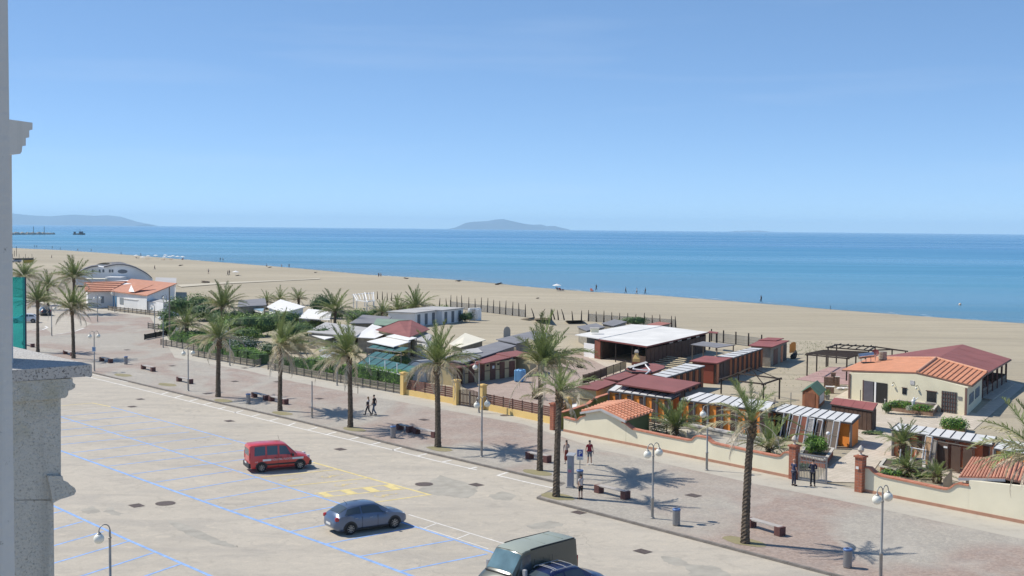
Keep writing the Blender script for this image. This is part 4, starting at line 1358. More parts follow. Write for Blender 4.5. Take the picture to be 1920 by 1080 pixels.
# white changing cabins with dark doors
def doors_block(label, a, b, n, z, dep):
    A, B_ = P(*a), P(*b)
    t = thing('changing_cabins', label, 'cabins', (*((A + B_) / 2).xy, 0), 0, 'white changing cabins by the beach fence')
    n_ = -outward(A, B_)
    g = MB()
    q = [A, B_, B_ + n_ * dep, A + n_ * dep]
    g.prism(q, [p + Vector((0, 0, z)) for p in q]); g.build('wall', W_WHITE, t, w=True)
    e = (B_ - A).normalized() * .25
    q = [A - e - n_ * .2, B_ + e - n_ * .2, B_ + e + n_ * (dep + .2), A - e + n_ * (dep + .2)]
    g = MB(); g.prism([p + Vector((0, 0, z)) for p in q], [p + Vector((0, 0, z + .14)) for p in q]); g.build('roof', RF_PALE, t, w=True)
    for i in range(n): opening(t, A, B_, (i + .32) / n, (i + .68) / n, .1, z - .25, 'door', M('blue_grey_doors', (.13, .15, .17), .7, .1, 2))
    return t
doors_block('white changing cabins with three grey doors, left block', (778, 613), (819, 607), 3, 2.2, 5)
doors_block('white changing cabins with three grey doors, right block nearest the sand', (829, 608), (868, 603), 3, 2.25, 6)
t = thing('white_archway', 'small white rendered wall block with an opening beside the changing cabins', 'wall', P(892, 600))
for u0, u1 in ((879, 889), (893, 900)):
    opening(t, P(u0, 601), P(u1, 600), 0, 1, 0, 1.9, 'wall', W_WHITE, th=.5)
opening(t, P(879, 601), P(900, 600), 0, 1, 1.9, 2.15, 'lintel', W_WHITE, th=.55)

# white pergola
t = thing('white_pergola', 'white painted beam pergola standing on the sand between garden palms', 'pergola', P(690, 585))
cs = QP([(669, 590), (688, 593), (701, 591), (663, 578), (684, 575), (700, 574)])
for p in cs:
    g = MB(); g.beam((p.x, p.y, 0), (p.x, p.y, 2.6), .16, .16); g.build('post', WFRAME, t, w=True)
for i, j in ((0, 1), (1, 2), (3, 4), (4, 5), (0, 3), (1, 4), (2, 5)):
    g = MB(); a, b = cs[i] + Vector((0, 0, 2.65)), cs[j] + Vector((0, 0, 2.65 + .02 * (i % 2))); e = (b - a) * .12; g.beam(a - e, b + e, .14, .18); g.build('beam', WFRAME, t, w=True)
for k in range(6):
    f = (k + .5) / 6
    a, b = cs[0].lerp(cs[2], f), cs[3].lerp(cs[5], f)
    g = MB(); g.beam(a + Vector((0, 0, 2.82)), b + Vector((0, 0, 2.82)), .08, .12); g.build('rafter', WFRAME, t, w=True)
g = MB(); g.beam(cs[1] + Vector((0, 0, 2.0)), cs[2] + Vector((0, 0, .9)), .08, .1); g.build('brace', WFRAME, t, w=True)

# ---- far left: arched white building, white house, courtyard walls
t = thing('arched_building', 'low white building with a curved vault roof and oval window by the beach', 'building', P(235, 535))
y0 = P(235, 535).y
prof_px = [(142, 540), (142, 519), (150, 511), (160, 505), (172, 501), (184, 499.5), (196, 501.5), (208, 498.5), (220, 496.8), (232, 497), (244, 499), (256, 503), (268, 509), (278, 515), (286, 522), (286, 540)]
fr = [at_depth(u, v, y0) for u, v in prof_px]
for p in fr: p.z = max(0, p.z)
vdir = Vector((-.35, 1, 0)).normalized() * 7
g = MB()
n = len(fr)
g.add(fr + [p + vdir for p in fr], [tuple(range(n)), tuple(range(2 * n - 1, n - 1, -1))] + [(i, n + i, n + (i + 1) % n, (i + 1) % n) for i in range(n)])
g.build('wall', W_WHITE, t, w=True)
def vault(i0, i1, nm):
    g = MB()
    q = [p + Vector((0, -.5, .02)) for p in fr[i0:i1]]
    k = len(q)
    q2 = [p + vdir * 1.06 for p in q]
    up = [p + Vector((0, 0, .26)) for p in q]
    up2 = [p + Vector((0, 0, .26)) for p in q2]
    g.add(q + q2 + up + up2, [(i, i + 1, k + i + 1, k + i) for i in range(k - 1)] + [(2 * k + i, 3 * k + i, 3 * k + i + 1, 2 * k + i + 1) for i in range(k - 1)] + [(i, 2 * k + i, 2 * k + i + 1, i + 1) for i in range(k - 1)])
    g.build(nm, M('dark_lead_roof', (.16, .155, .16), .7, .15, .5), t, w=True)
vault(6, 15, 'vault_roof'); vault(1, 6, 'low_roof')
oc = at_depth(230, 509, y0) + Vector((0, -.1, 0))
g = MB(); n = 20
ring = [oc + Vector((math.cos(6.2832 * i / n) * 1.3, 0, math.sin(6.2832 * i / n) * .52)) for i in range(n)]
g.add(ring, [tuple(range(n))]); g.build('oval_window', M('window_grey', (.13, .15, .17), .3, .1, 1), t, w=True)
for u in (174, 187, 194, 206, 211):
    c = at_depth(u, 508, y0) + Vector((0, -.06, 0)); g = MB(); g.box(c, (.45, .1, .75)); g.build('window', M('window_grey'), t, w=True)
g = MB(); c = at_depth(218, 519, y0 - 3); g.box((c.x, c.y, c.z / 2), (4.2, 5, c.z)); g.build('side_block', W_WHITE, t, w=True)
g = MB(); c = at_depth(178, 525, y0 - 5); g.box((c.x, c.y, 1.9), (7, 4, .2)); g.build('terrace_canopy', RF_CREAM, t, w=True)
for u in (160, 178, 196):
    c = at_depth(u, 530, y0 - 5); g = MB(); g.box((c.x, c.y - 1.8, .9), (.15, .15, 1.8)); g.build('post', WFRAME, t, w=True)
t = thing('vaulted_hut', 'second curved dark roof rising just behind the arched white building', 'building', P(195, 520))
y1 = P(195, 519).y + 10
q = [at_depth(180 + 35 * i / 8, 495.8 - 3.4 * math.sin(math.pi * i / 8), y1) for i in range(9)]
g = MB(); k = 9; vd = Vector((1, 9, 0))
g.add(q + [p + vd for p in q], [(i, k + i, k + i + 1, i + 1) for i in range(8)] ); g.build('vault_roof', M('dark_lead_roof'), t, w=True)
g = MB(); g.prism([Vector((p.x, p.y, 0)) for p in (q[0], q[8], q[8] + vd, q[0] + vd)], [Vector((p.x, p.y, q[0].z - .05)) for p in (q[0], q[8], q[8] + vd, q[0] + vd)]); g.build('wall', W_WHITE, t, w=True)
shed('flat_roof_building', 'plain grey-white block behind the right end of the terracotta roof', 'building', [(290, 532, 3.2), (330, 535, 3.2), (331, 521, 3.4), (292, 520, 3.4)], RF_PALE, W_WHITE, .2, .15)
# white house
wh = thing('white_house', 'white house with a broad terracotta roof and a little gabled dormer', 'house', P(250, 575))
ev = 3.3
mainr = [P(206, 545, ev), P(276, 553.5, ev), P(332, 531, ev + .6), P(246, 522.5, ev + 1.2)]
roof_part(mainr, wh, TERRA, .18, 'roof_slope')
roof_part([P(160, 546, ev), P(206.5, 545, ev + .02), P(238, 526.5, ev + 1.1), P(157, 529, ev + 1.1)], wh, TERRA, .18, 'roof_slope')
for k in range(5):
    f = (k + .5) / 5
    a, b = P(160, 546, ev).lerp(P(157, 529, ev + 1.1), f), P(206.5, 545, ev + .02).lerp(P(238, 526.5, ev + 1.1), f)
    g = MB(); g.beam(a + Vector((0, 0, .05)), b + Vector((0, 0, .05)), .14, .12); g.build('tile_course', M('dark_tile_course', (.36, .13, .08), .85, .1, 2), wh, w=True)  # course strips in a darker tile colour than the slope
foot = [P(206, 545, ev), P(276, 553.5, ev), P(332, 531, ev + .6), P(246, 522.5, ev + 1.2), P(157, 529, ev + 1.1), P(160, 546, ev)]
fz = shrink(foot, .45)
g = MB(); g.prism([Vector((p.x, p.y, 0)) for p in fz], [Vector((p.x, p.y, p.z - .2)) for p in fz]); g.build('wall', W_WHITE, wh, w=True)
d0, d1 = P(241, 546.5, ev + .25), P(252, 547.5, ev + .25)
ap = P(246, 534, ev + 1.25)
rd = P(286, 532.5, ev + 1.25)
g = MB(); g.add([d0, d1, ap, d0 + Vector((0, .2, 0)), d1 + Vector((0, .2, 0)), ap + Vector((0, .2, 0))], [(0, 1, 2), (5, 4, 3), (0, 2, 5, 3), (2, 1, 4, 5)]); dm = g.build('dormer', W_WHITE, wh, w=True)
roof_part([d0, ap, rd, rd + (d0 - ap) * .1], wh, TERRA, .1, 'dormer_roof')
roof_part([ap, d1, rd + (d1 - ap) * .1, rd], wh, TERRA, .1, 'dormer_roof')
w0, w1 = Vector((fz[0].x, fz[0].y, 0)), Vector((fz[1].x, fz[1].y, 0))
z0_, z1_ = Vector((fz[5].x, fz[5].y, 0)), Vector((fz[0].x, fz[0].y, 0))
opening(wh, z0_, z1_, .55, .68, .9, 2.2, 'window', M('shutter_grey', (.25, .28, .30), .6, .1, 2))
opening(wh, w0, w1, .05, .16, .1, 2.3, 'door', M('blue_door', (.12, .28, .45), .5, .1, 2))
opening(wh, w0, w1, .25, .36, .9, 2.2, 'window', M('shutter_grey'))
opening(wh, Vector((fz[1].x, fz[1].y, 0)), Vector((fz[2].x, fz[2].y, 0)), .5, .58, 1.0, 2.2, 'window', M('shutter_grey'))
def bar_wall(name, label, a, b, z, th, mat, cat='wall', cap=None):
    A, B_ = P(*a), P(*b)
    t = thing(name, label, cat, (*((A + B_) / 2).xy, 0))
    n_ = -outward(A, B_)
    q = [A, B_, B_ + n_ * th, A + n_ * th]
    g = MB(); g.prism(q, [p + Vector((0, 0, z)) for p in q]); g.build('wall_body', mat, t, w=True)
    q = [A - n_ * .06, B_ - n_ * .06, B_ + n_ * (th + .06), A + n_ * (th + .06)]
    g = MB(); g.prism([p + Vector((0, 0, z)) for p in q], [p + Vector((0, 0, z + .12)) for p in q]); g.build('wall_cap', cap or RF_PALE, t, w=True)
bar_wall('courtyard_block', 'low white block with a flat top in front of the white house', (232, 581), (306, 590), 2.0, 4.5, W_WHITE, 'wall')
bar_wall('courtyard_wall', 'white wall corner stepping up left of the low white block', (230, 578), (240, 580), 2.4, 5.5, W_WHITE, 'wall')
bar_wall('garden_shed', 'grey-white garden shed at the foot of the right gable of the white house', (306, 592), (334, 591), 2.3, 4, W_WHITE, 'shed')

# ---- fences
def slat_fence(name, label, base, tops, bays, nsl, smat, pmat, group=None, gap=.25, pw=.09, lift=.05, ztop=None, pz=.06, th=.035, cat='fence'):
    """base = two ground points, tops = image rows of the top at both ends"""
    A, B_ = base
    h0, h1 = tops
    t = thing(name, label, cat, (*((A + B_) / 2).xy, 0), 0, group)
    n_ = outward(A, B_)
    smesh = {}
    for i in range(bays):
        p, q = A.lerp(B_, i / bays), A.lerp(B_, (i + 1) / bays)
        d = (q - p).normalized()
        h = h0 + (h1 - h0) * (i + .5) / bays
        sh = (h - lift) / nsl
        L_ = (q - p).length - pw - .02
        for j in range(nsl):
            z = lift + sh * (j + .5)
            if (j,) not in smesh:
                g = MB(); g.box((0, 0, 0), (L_, th, sh * (1 - gap))); smesh[(j,)] = g.mesh('slat', smat)
            c = (p + q) / 2
            inst('slat', smesh[(j,)], t, loc=Vector((c.x, c.y, z)) - t.location + n_ * random.uniform(-.008, .008), rz=math.atan2(d.y, d.x))
    for i in range(bays + 1):
        p = A.lerp(B_, i / bays) + n_ * .03
        h = h0 + (h1 - h0) * i / bays + pz
        g = MB(); g.beam((p.x, p.y, 0), (p.x, p.y, h), pw, pw); g.build('post', pmat, t, w=True)
    return t
GF = 'grey board fences along the promenade'
slat_fence('board_fence', 'long grey board fence below the clipped hedge, ending at the yellow pillar', (P(600, 711), P(753, 739)), (.85, .9), 11, 4, SLATG, SLATG, GF)
slat_fence('board_fence', 'grey board fence length in front of the bushy palm', (P(503, 693), P(599, 711)), (.82, .85), 7, 4, SLATG, SLATG, GF)
slat_fence('board_fence', 'grey board fence with the bright hedge strip, middle length', (P(362, 668), P(475, 688)), (.8, .85), 10, 4, SLATG, SLATG, GF)
slat_fence('board_fence', 'short return fence closing the middle length towards the garden', (P(476.5, 688), P(504, 678)), (.75, .75), 2, 4, SLATG, SLATG, GF)
slat_fence('board_fence', 'leftmost garden board fence next to the path opening', (P(302, 647), P(374, 659)), (.8, .8), 7, 4, SLATG, SLATG, GF)
slat_fence('board_fence', 'far grey board fence across the white courtyard walls', (P(203, 582), P(306, 594)), (.85, .9), 13, 3, SLATG, SLATG, GF)
slat_fence('board_fence', 'short board fence under the bush beside the dark timber barrier', (P(278, 616), P(326, 622)), (.9, .9), 5, 3, SLATG, SLATG, GF)
slat_fence('timber_barrier', 'low solid black timber barrier at the path opening', (P(271, 637), P(331, 625)), (.75, .75), 3, 3, SLATD, SLATD, None, gap=.04, pw=.14, cat='barrier')
t = thing('white_gate_pillar', 'slim white gate pillar at the end of the black timber barrier', 'pillar', P(333, 630))
g = MB(); g.box((0, 0, .6), (.35, .35, 1.2)); g.build('shaft', W_WHITE, t); g = MB(); g.box((0, 0, 1.24), (.45, .45, .1)); g.build('cap', STONE, t)
# yellow wall with slats
def yellow_wall(label, a, b, hw, ht, bays, nsl):
    A, B_ = P(*a), P(*b)
    t = slat_fence('slat_fence', label, (A + BA * .1, B_ + BA * .1), (ht, ht), bays, nsl, SLAT, SLAT, 'brown slat fences on yellow walls', .2, .08, hw + .03)
    g = MB(); g.beam(Vector((A.x, A.y, hw / 2)) + BA * .1, Vector((B_.x, B_.y, hw / 2)) + BA * .1, .25, hw); g.build('wall', W_YEL, t, w=True)
    return t
yellow_wall('brown slat fence on a yellow wall, left of the picket gate', (759, 740), (853, 758), .52, 1.5, 5, 5)
yellow_wall('long brown slat fence on a yellow wall, right of the picket gate', (908, 768), (1034, 795), .55, 1.42, 7, 5)
slat_fence('slat_fence', 'short brown slat fence between the brick pillar and the yellow pillar', (P(1036, 795), P(1064, 775)), (1.2, 1.2), 2, 5, SLAT, SLAT, 'brown slat fences on yellow walls', .2)
def pillar(label, u, vb, vt, wd, mat, capm, name='gate_pillar', finial=False, bricks=False):
    b = P(u, vb)
    h = zat(b, u, vt)
    t = thing(name, label, 'pillar', b, math.atan2(EA.y, EA.x))
    if bricks:
        n_ = int(h / .17)
        me = {}
        for i in range(n_):
            for sx_, sy_ in ((0, -1), (0, 1), (-1, 0), (1, 0)):
                pass
        cr_ = MB()
        cr_.box((0, 0, h / 2), (wd - .02, wd - .02, h)); cr_.build('mortar_core', CONC, t)
        hb = h / n_
        g = MB(); g.box((0, 0, 0), (wd / 2 - .012, wd / 2 - .012, hb - .014)); me = g.mesh('brick', BRICK)
        for i in range(n_):
            for x in (-1, 1):
                for y in (-1, 1):
                    k = 1.0 if i % 2 else .995
                    inst('brick', me, t, loc=(x * wd / 4 * k + (.004 * x), y * wd / 4 * k + .004 * y, hb * (i + .5)))
    else:
        g = MB(); g.box((0, 0, h / 2), (wd, wd, h)); g.build('shaft', mat, t)
    g = MB(); g.box((0, 0, h + .05), (wd + .14, wd + .14, .1)); g.box((0, 0, h + .125), (wd * .7, wd * .7, .05)); g.build('cap', capm, t)
    if finial:
        g = MB(); g.lathe((0, 0, h + .15), [(.13, 0), (.06, .06), (.05, .12), (.16, .2), (.2, .32), (.14, .46), (.05, .56), (.01, .6)], 12); g.build('finial', STONE, t, smooth=40)
    return t
pillar('yellow pillar at the left end of the brown slat fence, beside the hedge', 757, 740, 700, .5, W_YEL, W_YEL)
pillar('yellow pillar left of the brown picket gate', 856, 759, 714, .5, W_YEL, W_YEL)
pillar('yellow pillar right of the brown picket gate', 905, 768, 723, .5, W_YEL, W_YEL)
pillar('plain yellow pillar by the white sun bed, inside the end of the slat fence', 1065, 778, 747, .5, W_YEL, W_YEL)
pillar('slim brick pillar ending the yellow wall, beside the twin palms', 1037.5, 806, 758, .42, BRICK, BRICK, bricks=True)
pillar('left brick gate pillar with a pine-cone finial', 1488.5, 898, 837, .5, BRICK, BRICK, finial=True, bricks=True)
pillar('right brick gate pillar with a stone finial and house-number plate', 1612.5, 922, 857, .5, BRICK, BRICK, finial=True, bricks=True)
def pickets(label, a, b, h, n, mat, gm, name='picket_gate', top=.15, base=0.04):
    A, B_ = P(*a), P(*b)
    t = thing(name, label, 'gate', (*((A + B_) / 2).xy, 0))
    g0_ = MB(); g0_.box((0, 0, 0), (.1, .03, h)); me = g0_.mesh('picket', mat)
    d = (B_ - A)
    rz = math.atan2(d.y, d.x)
    for i in range(n):
        p = A.lerp(B_, (i + .5) / n)
        hh = 1 + top * math.sin(math.pi * (i + .5) / n)
        inst('picket', me, t, loc=Vector((p.x, p.y, base + h * hh / 2)) - t.location, rz=rz, scale=Vector((1, 1, hh)))
    n_ = -outward(A, B_)
    for z in (.3, h * .8):
        g = MB(); g.beam(Vector((A.x, A.y, z)) + n_ * .04, Vector((B_.x, B_.y, z)) + n_ * .04, .05, .09); g.build('rail', mat, t, w=True)
    p = A.lerp(B_, .5)
    g = MB(); g.beam((p.x, p.y, 0), (p.x, p.y, h * 1.05), .08, .1); g.build('centre_post', gm, t, w=True)
    return t
pickets('double picket gate of dark brown boards between two yellow pillars', (860, 760), (902, 767), 1.35, 16, W_BROWN, POST_G)
# sliding metal gate
A, B_ = P(1497, 900), P(1549, 908)
hg = zat(A, 1497, 849)
t = thing('sliding_gate', 'grey barred sliding gate standing half open behind the two uniformed men', 'gate', (*((A + B_) / 2).xy, 0))
for i in range(19):
    p = A.lerp(B_, i / 18)
    g = MB(); g.beam((p.x, p.y, .12), (p.x, p.y, hg - .05), .035, .035); g.build('bar', METAL, t, w=True)
for z, k in ((.1, .1), (hg - .45, .05), (hg - .05, .07)):
    g = MB(); g.beam((A.x, A.y, z), (B_.x, B_.y, z), .06, k); g.build('rail', METAL, t, w=True)
for p in (A, B_):
    g = MB(); g.beam((p.x, p.y, .02), (p.x, p.y, hg), .09, .09); g.build('end_post', METAL, t, w=True)

# ---- cream perimeter walls with shaped tops
def shaped_wall(label, base, top, th=.28):
    """base: two ground points; top: [(u, v)] along the wall"""
    A, B_ = base
    d = B_ - A
    t = thing('perimeter_wall', label, 'wall', (*((A + B_) / 2).xy, 0), 0, 'cream perimeter walls')
    n_ = -outward(A, B_)
    prof = []
    for (u, v) in top:
        # where the vertical plane of the wall is met
        r_ = ray(u, v)
        den = r_.x * d.y - r_.y * d.x
        s = (A.x * d.y - A.y * d.x) / den
        p = Vector((r_.x * s, r_.y * s, CH + r_.z * s))
        prof.append(p)
    body = MB()
    fr_ = prof
    for i in range(len(fr_) - 1):
        p, q = fr_[i], fr_[i + 1]
        b0, b1 = Vector((p.x, p.y, -.02)), Vector((q.x, q.y, -.02))
        body.add([b0, b1, q, p, b0 + n_ * th, b1 + n_ * th, q + n_ * th, p + n_ * th], [(0, 1, 2, 3), (7, 6, 5, 4), (3, 2, 6, 7)] + ([(0, 3, 7, 4)] if i == 0 else []) + ([(1, 5, 6, 2)] if i == len(fr_) - 2 else []))
    body.build('wall_body', W_WALL, t, w=True)
    g = MB()
    p, q = fr_[0], fr_[-1]
    g.beam(Vector((p.x, p.y, .09)) - n_ * .012, Vector((q.x, q.y, .09)) - n_ * .012, .03, .2)
    g.build('base_strip', M('base_strip', (.42, .23, .155), .85, .12, 2), t, w=True)
    return t, prof, n_, th
def coping(t, prof, n_, th, step=.45):
    """rounded coping pieces along the top"""
    pts = []
    for i in range(len(prof) - 1):
        L_ = (prof[i + 1] - prof[i]).length
        k = max(1, round(L_ / step))
        for j in range(k): pts.append((prof[i].lerp(prof[i + 1], j / k), prof[i].lerp(prof[i + 1], (j + 1) / k)))
    for a, b in pts:
        d = (b - a)
        o = n_ * th / 2 + Vector((0, 0, .03))
        g = MB(); g.beam(a + o + d * .015, b + o - d * .015, th + .14, .085); g.build('coping_tile', COPE, t, w=True)
A, B_ = P(1057, 809), P(1478, 896)
T1 = [(1057, 783), (1075, 788), (1082, 789), (1088, 782.5), (1098, 779.5)]
T1b = [(1098, 775), (1127.5, 768), (1166, 786), (1166, 792)]
T1c = [(1166, 792), (1172, 794), (1178, 799), (1186, 805), (1240, 816.5), (1290, 826), (1297, 825.5), (1302, 820), (1306, 818), (1325, 821), (1329, 826), (1335, 830.5), (1345, 833.5), (1400, 845), (1455, 856), (1463, 855.5), (1468, 851), (1472, 848.5), (1481, 850)]
t, prof, n_, th = shaped_wall('long cream wall with terracotta coping and a stepped curve, left of the gate', (A, B_), T1 + T1b + T1c)
k1, k2 = len(T1), len(T1) + len(T1b)
coping(t, prof[:k1], n_, th); coping(t, prof[k2:], n_, th)
A2, B2 = P(1622, 923), P(1930, 984.5)
T2 = [(1620, 877), (1630, 878), (1636, 884), (1642, 889), (1652, 893), (1700, 903), (1765, 917), (1776, 918), (1784, 914), (1790, 909), (1796, 907.5), (1817, 911)]
T2b = [(1817, 901), (1940, 914)]
t, prof, n_, th = shaped_wall('cream wall with a dipped terracotta coping, right of the gate', (A2, B2), T2 + T2b)
coping(t, prof[:len(T2)], n_, th)
# olive inner wall
A, B_ = P(1057, 808) + BA * .4, P(1140, 800) + BA * 4
d = (P(1126, 752, 1.75) - P(1056, 783, 1.2))
t = thing('garden_wall', 'olive green inner wall with orange coping climbing away from the slim brick pillar', 'wall', P(1090, 800))
wp = [P(1056, 774, 1.35), P(1085, 765, 1.35), P(1105, 758, 1.35), P(1112, 752, 1.55), P(1118, 748, 1.75), P(1124, 745, 1.8), P(1150, 737, 1.8)]
g = MB()
e_ = Vector((.22, .05, 0))
for i in range(len(wp) - 1):
    p, q = wp[i], wp[i + 1]
    g.prism([Vector((p.x, p.y, 0)), Vector((q.x, q.y, 0)), Vector((q.x, q.y, 0)) - e_, Vector((p.x, p.y, 0)) - e_], [p, q, q - e_, p - e_])
g.build('wall_body', W_OLIVE, t, w=True)
for i in range(len(wp) - 1):
    g = MB(); g.beam(wp[i] + Vector((-.11, 0, .04)), wp[i + 1] + Vector((-.11, 0, .04)), .34, .08); g.build('coping_tile', COPE, t, w=True)

# ---- tiled roofs
def tiled(root, A, B_, C_, D_, n, mat, r=.09, courses=1, body=True, name='roof_tile_row'):
    """quad A-B eave, D-C ridge: rows of half-round tiles running from eave to ridge"""
    if body: roof_part([A, B_, C_, D_], root, mat, .08, 'roof_slope')
    nrm = (B_ - A).cross(D_ - A).normalized()
    if nrm.z < 0: nrm = -nrm
    for i in range(n):
        f = (i + .5) / n
        a, b = A.lerp(B_, f), D_.lerp(C_, f)
        g = MB()
        if courses == 1:
            g.tube([a + nrm * .02, b + nrm * .02], r, 6)
        else:
            for j in range(courses):
                p, q = a.lerp(b, j / courses), a.lerp(b, (j + 1.06) / courses)
                g.tube([p + nrm * .035, q + nrm * .012], [r, r * .86], 6)
        o = g.build(name, mat, root, w=True)
        if courses > 1: o['kind'] = 'stuff'
gh = thing('gatehouse', 'small gatehouse with two terracotta tile slopes behind the cream wall', 'building', P(1150, 820))
rf, rb = P(1127.5, 765.5, 2.42), P(1181, 750, 2.45)
le, lb_ = P(1088.5, 772, 1.85), P(1141, 753.5, 2.0)
re, rbk = P(1173, 788, 1.9), P(1228, 770.5, 1.9)
tiled(gh, rf, re, rbk, rb, 0, TERRA)
k = 9
for i in range(k):
    f = (i + .5) / k
    a, b = re.lerp(rbk, f), rf.lerp(rb, f)
    g = MB()
    for j in range(8):
        p, q = a.lerp(b, j / 8), a.lerp(b, (j + 1.06) / 8)
        g.tube([p + Vector((0, 0, .055)), q + Vector((0, 0, .03))], [.10, .085], 6)
    o = g.build('roof_tile_row', TERRA, gh, w=True); o['kind'] = 'stuff'
tiled(gh, le, rf - Vector((0, 0, .03)), rb - Vector((0, 0, .03)), lb_, 0, TERRA)
for i in range(9):
    f = (i + .5) / 9
    a, b = le.lerp(lb_, f), (rf.lerp(rb, f)) - Vector((0, 0, .03))
    g = MB()
    for j in range(8):
        p, q = a.lerp(b, j / 8), a.lerp(b, (j + 1.06) / 8)
        g.tube([p + Vector((0, 0, .055)), q + Vector((0, 0, .03))], [.10, .085], 6)
    o = g.build('roof_tile_row', TERRA, gh, w=True); o['kind'] = 'stuff'
g = MB(); g.beam(le - Vector((0, 0, .1)), rf - Vector((0, 0, .1)), .14, .16); g.beam(rf - Vector((0, 0, .12)), re - Vector((0, 0, .1)), .14, .17); g.build('barge_board', M('grey_gutter', (.42, .42, .43), .6, .1, 1), gh, w=True)
q = [le + BA * .45, re + BA * .45 - EA * .35, rbk - BA * .3 - EA * .35, lb_ - BA * .3]
g = MB(); g.prism([Vector((p.x, p.y, 0)) for p in q], [Vector((p.x, p.y, 1.75)) for p in q]); g.build('wall', M('green_render', (.13, .16, .07), .9, .1, .8), gh, w=True)
gh2 = thing('gatehouse', 'terracotta-roofed hut behind the wall at far right, under the palm fronds', 'building', P(1870, 900))
A, B_, C_, D_ = P(1797, 895, 1.95), P(1885, 897, 2.2), P(1896, 862, 2.25), P(1822, 858, 2.0)
tiled(gh2, A, B_, C_, D_, 14, TERRA, .07)
A3, B3, C3, D3 = P(1885, 897, 2.2), P(1960, 915, 1.85), P(1975, 878, 1.85), P(1896, 862, 2.25)
tiled(gh2, A3, B3, C3, D3, 10, TERRA, .07)
g = MB(); g.beam(A - Vector((0, 0, .1)), B_ - Vector((0, 0, .1)), .1, .15); g.build('barge_board', M('grey_gutter'), gh2, w=True)
q = [A + BA * .3 + EA * .3, B3 + BA * .3, C3 - BA * .3, D_ - BA * .3 + EA * .3]
g = MB(); g.prism([Vector((p.x, p.y, 0)) for p in q], [Vector((p.x, p.y, 1.75)) for p in q]); g.build('wall', W_WALL, gh2, w=True)

# ---- cream beach house
bh = thing('beach_house', 'cream beach house with an orange tiled front roof and a long dark red rear roof', 'house', P(1700, 760))
f0, f1 = P(1590, 748), P(1812, 780)
fm = f0.lerp(f1, .585)
fd = (f1 - f0).normalized()
zl, zm, zr = zat(f0, 1592, 697), 3.25, zat(f1, 1818, 722)
zr = zl
Rf = P(1720, 697.5, 3.32)
el, er = P(1579, 693, zl + .02), P(1823, 722, zr + .02)
Rm, em, lm = P(1755, 671.5, 3.4), P(1851, 698.5, zr), P(1628, 671, zl)
Rb, eb, lb2 = P(1805, 645.5, 3.4), P(1896, 673, zr), P(1735, 655.5, zl + .3)
roof_part([el, Rf, Rm, lm], bh, TERRA_O, .14, 'front_roof_slope')
for i in range(11):
    t0, t1 = i / 11, (i + 1) / 11
    q = [er.lerp(em, 0), er, em, Rm]
    a0_, a1_ = Rf.lerp(er, t0 + .006), Rf.lerp(er, t1 - .006)
    b0_, b1_ = Rm.lerp(em, t0 + .006), Rm.lerp(em, t1 - .006)
    roof_part([a0_, a1_, b1_, b0_], bh, TERRA_O, .1, 'roof_panel')
    g = MB(); g.tube([Rf.lerp(er, t1) + Vector((0, 0, .02)), Rm.lerp(em, t1) + Vector((0, 0, .02))], .045, 6); g.build('roof_rib', M('dark_rib_tile', (.38, .13, .06), .8, .1, 2), bh, w=True)  # ribs in a darker tile colour than the panels
g = MB(); g.tube([Rf + Vector((0, 0, .03)), Rm + Vector((0, 0, .05))], .13, 8); g.tube([Rm + Vector((0, 0, .03)), em + Vector((0, 0, .05))], .14, 8); g.tube([lm + Vector((0, 0, .03)), Rm + Vector((0, 0, .03))], .12, 8); g.build('ridge_tiles', M('pale_ridge_tiles', (.62, .33, .21), .85, .1, 3), bh, w=True)
dz = Vector((0, 0, .06))
roof_part([lm - dz, Rm - dz, Rb, lb2], bh, RF_RED, .1, 'rear_roof_slope')
for i in range(4):
    t0, t1 = i / 4, (i + 1) / 4
    roof_part([(Rm - dz).lerp(Rb, t0 + .003), (em - dz).lerp(eb, t0 + .003), (em - dz).lerp(eb, t1 - .003), (Rm - dz).lerp(Rb, t1 - .003)], bh, RF_RED, .1, 'rear_roof_panel')
g = MB(); g.beam(el - Vector((0, 0, .1)), Rf - Vector((0, 0, .12)), .12, .13); g.beam(Rf - Vector((0, 0, .12)), er - Vector((0, 0, .1)), .12, .13); g.build('gutter', M('brown_gutter', (.17, .10, .08), .6, .1, 2), bh, w=True)
g = MB(); g.beam(er - Vector((0, 0, .1)), em - Vector((0, 0, .1)), .1, .12); g.beam(em - Vector((0, 0, .14)), eb - Vector((0, 0, .12)), .1, .12); g.build('side_gutter', M('brown_gutter'), bh, w=True)
dpt = Vector((*(em - er).xy, 0))
dptn = dpt.normalized()
w0, w1, wm = f0 + dptn * .25, f1 + dptn * .25, fm + dptn * .25
wb0, wb1, wbm = w0 + dpt * .95, w1 + dpt * .95, wm + dpt * .95
g = MB()
fr_ = [w0, w1, Vector((w1.x, w1.y, zr - .15)), Vector((wm.x, wm.y, 3.12)), Vector((w0.x, w0.y, zl - .15))]
bk_ = [p + dpt * .95 for p in fr_]
g.add(fr_ + bk_, [(0, 1, 2, 3, 4), (9, 8, 7, 6, 5)] + [(i, 5 + i, 5 + (i + 1) % 5, (i + 1) % 5) for i in range(5)])
g.build('wall', W_CREAM, bh, w=True)
def fo(t0, t1, z0, z1, nm, mt, **k): return opening(bh, w0, w1, t0, t1, z0, z1, nm, mt, **k)
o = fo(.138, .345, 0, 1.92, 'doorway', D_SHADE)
fo(.135, .225, .03, 1.94, 'door', M('grey_shutter_door', (.10, .095, .115), .6, .12, 2), off=.05)
fo(.13, .14, 0, 1.98, 'door_frame', M('brown_frame', (.11, .06, .05), .7, .1, 2), off=.06)
fo(.235, .25, 0, 1.92, 'door_jamb', W_WHITE, off=.05)
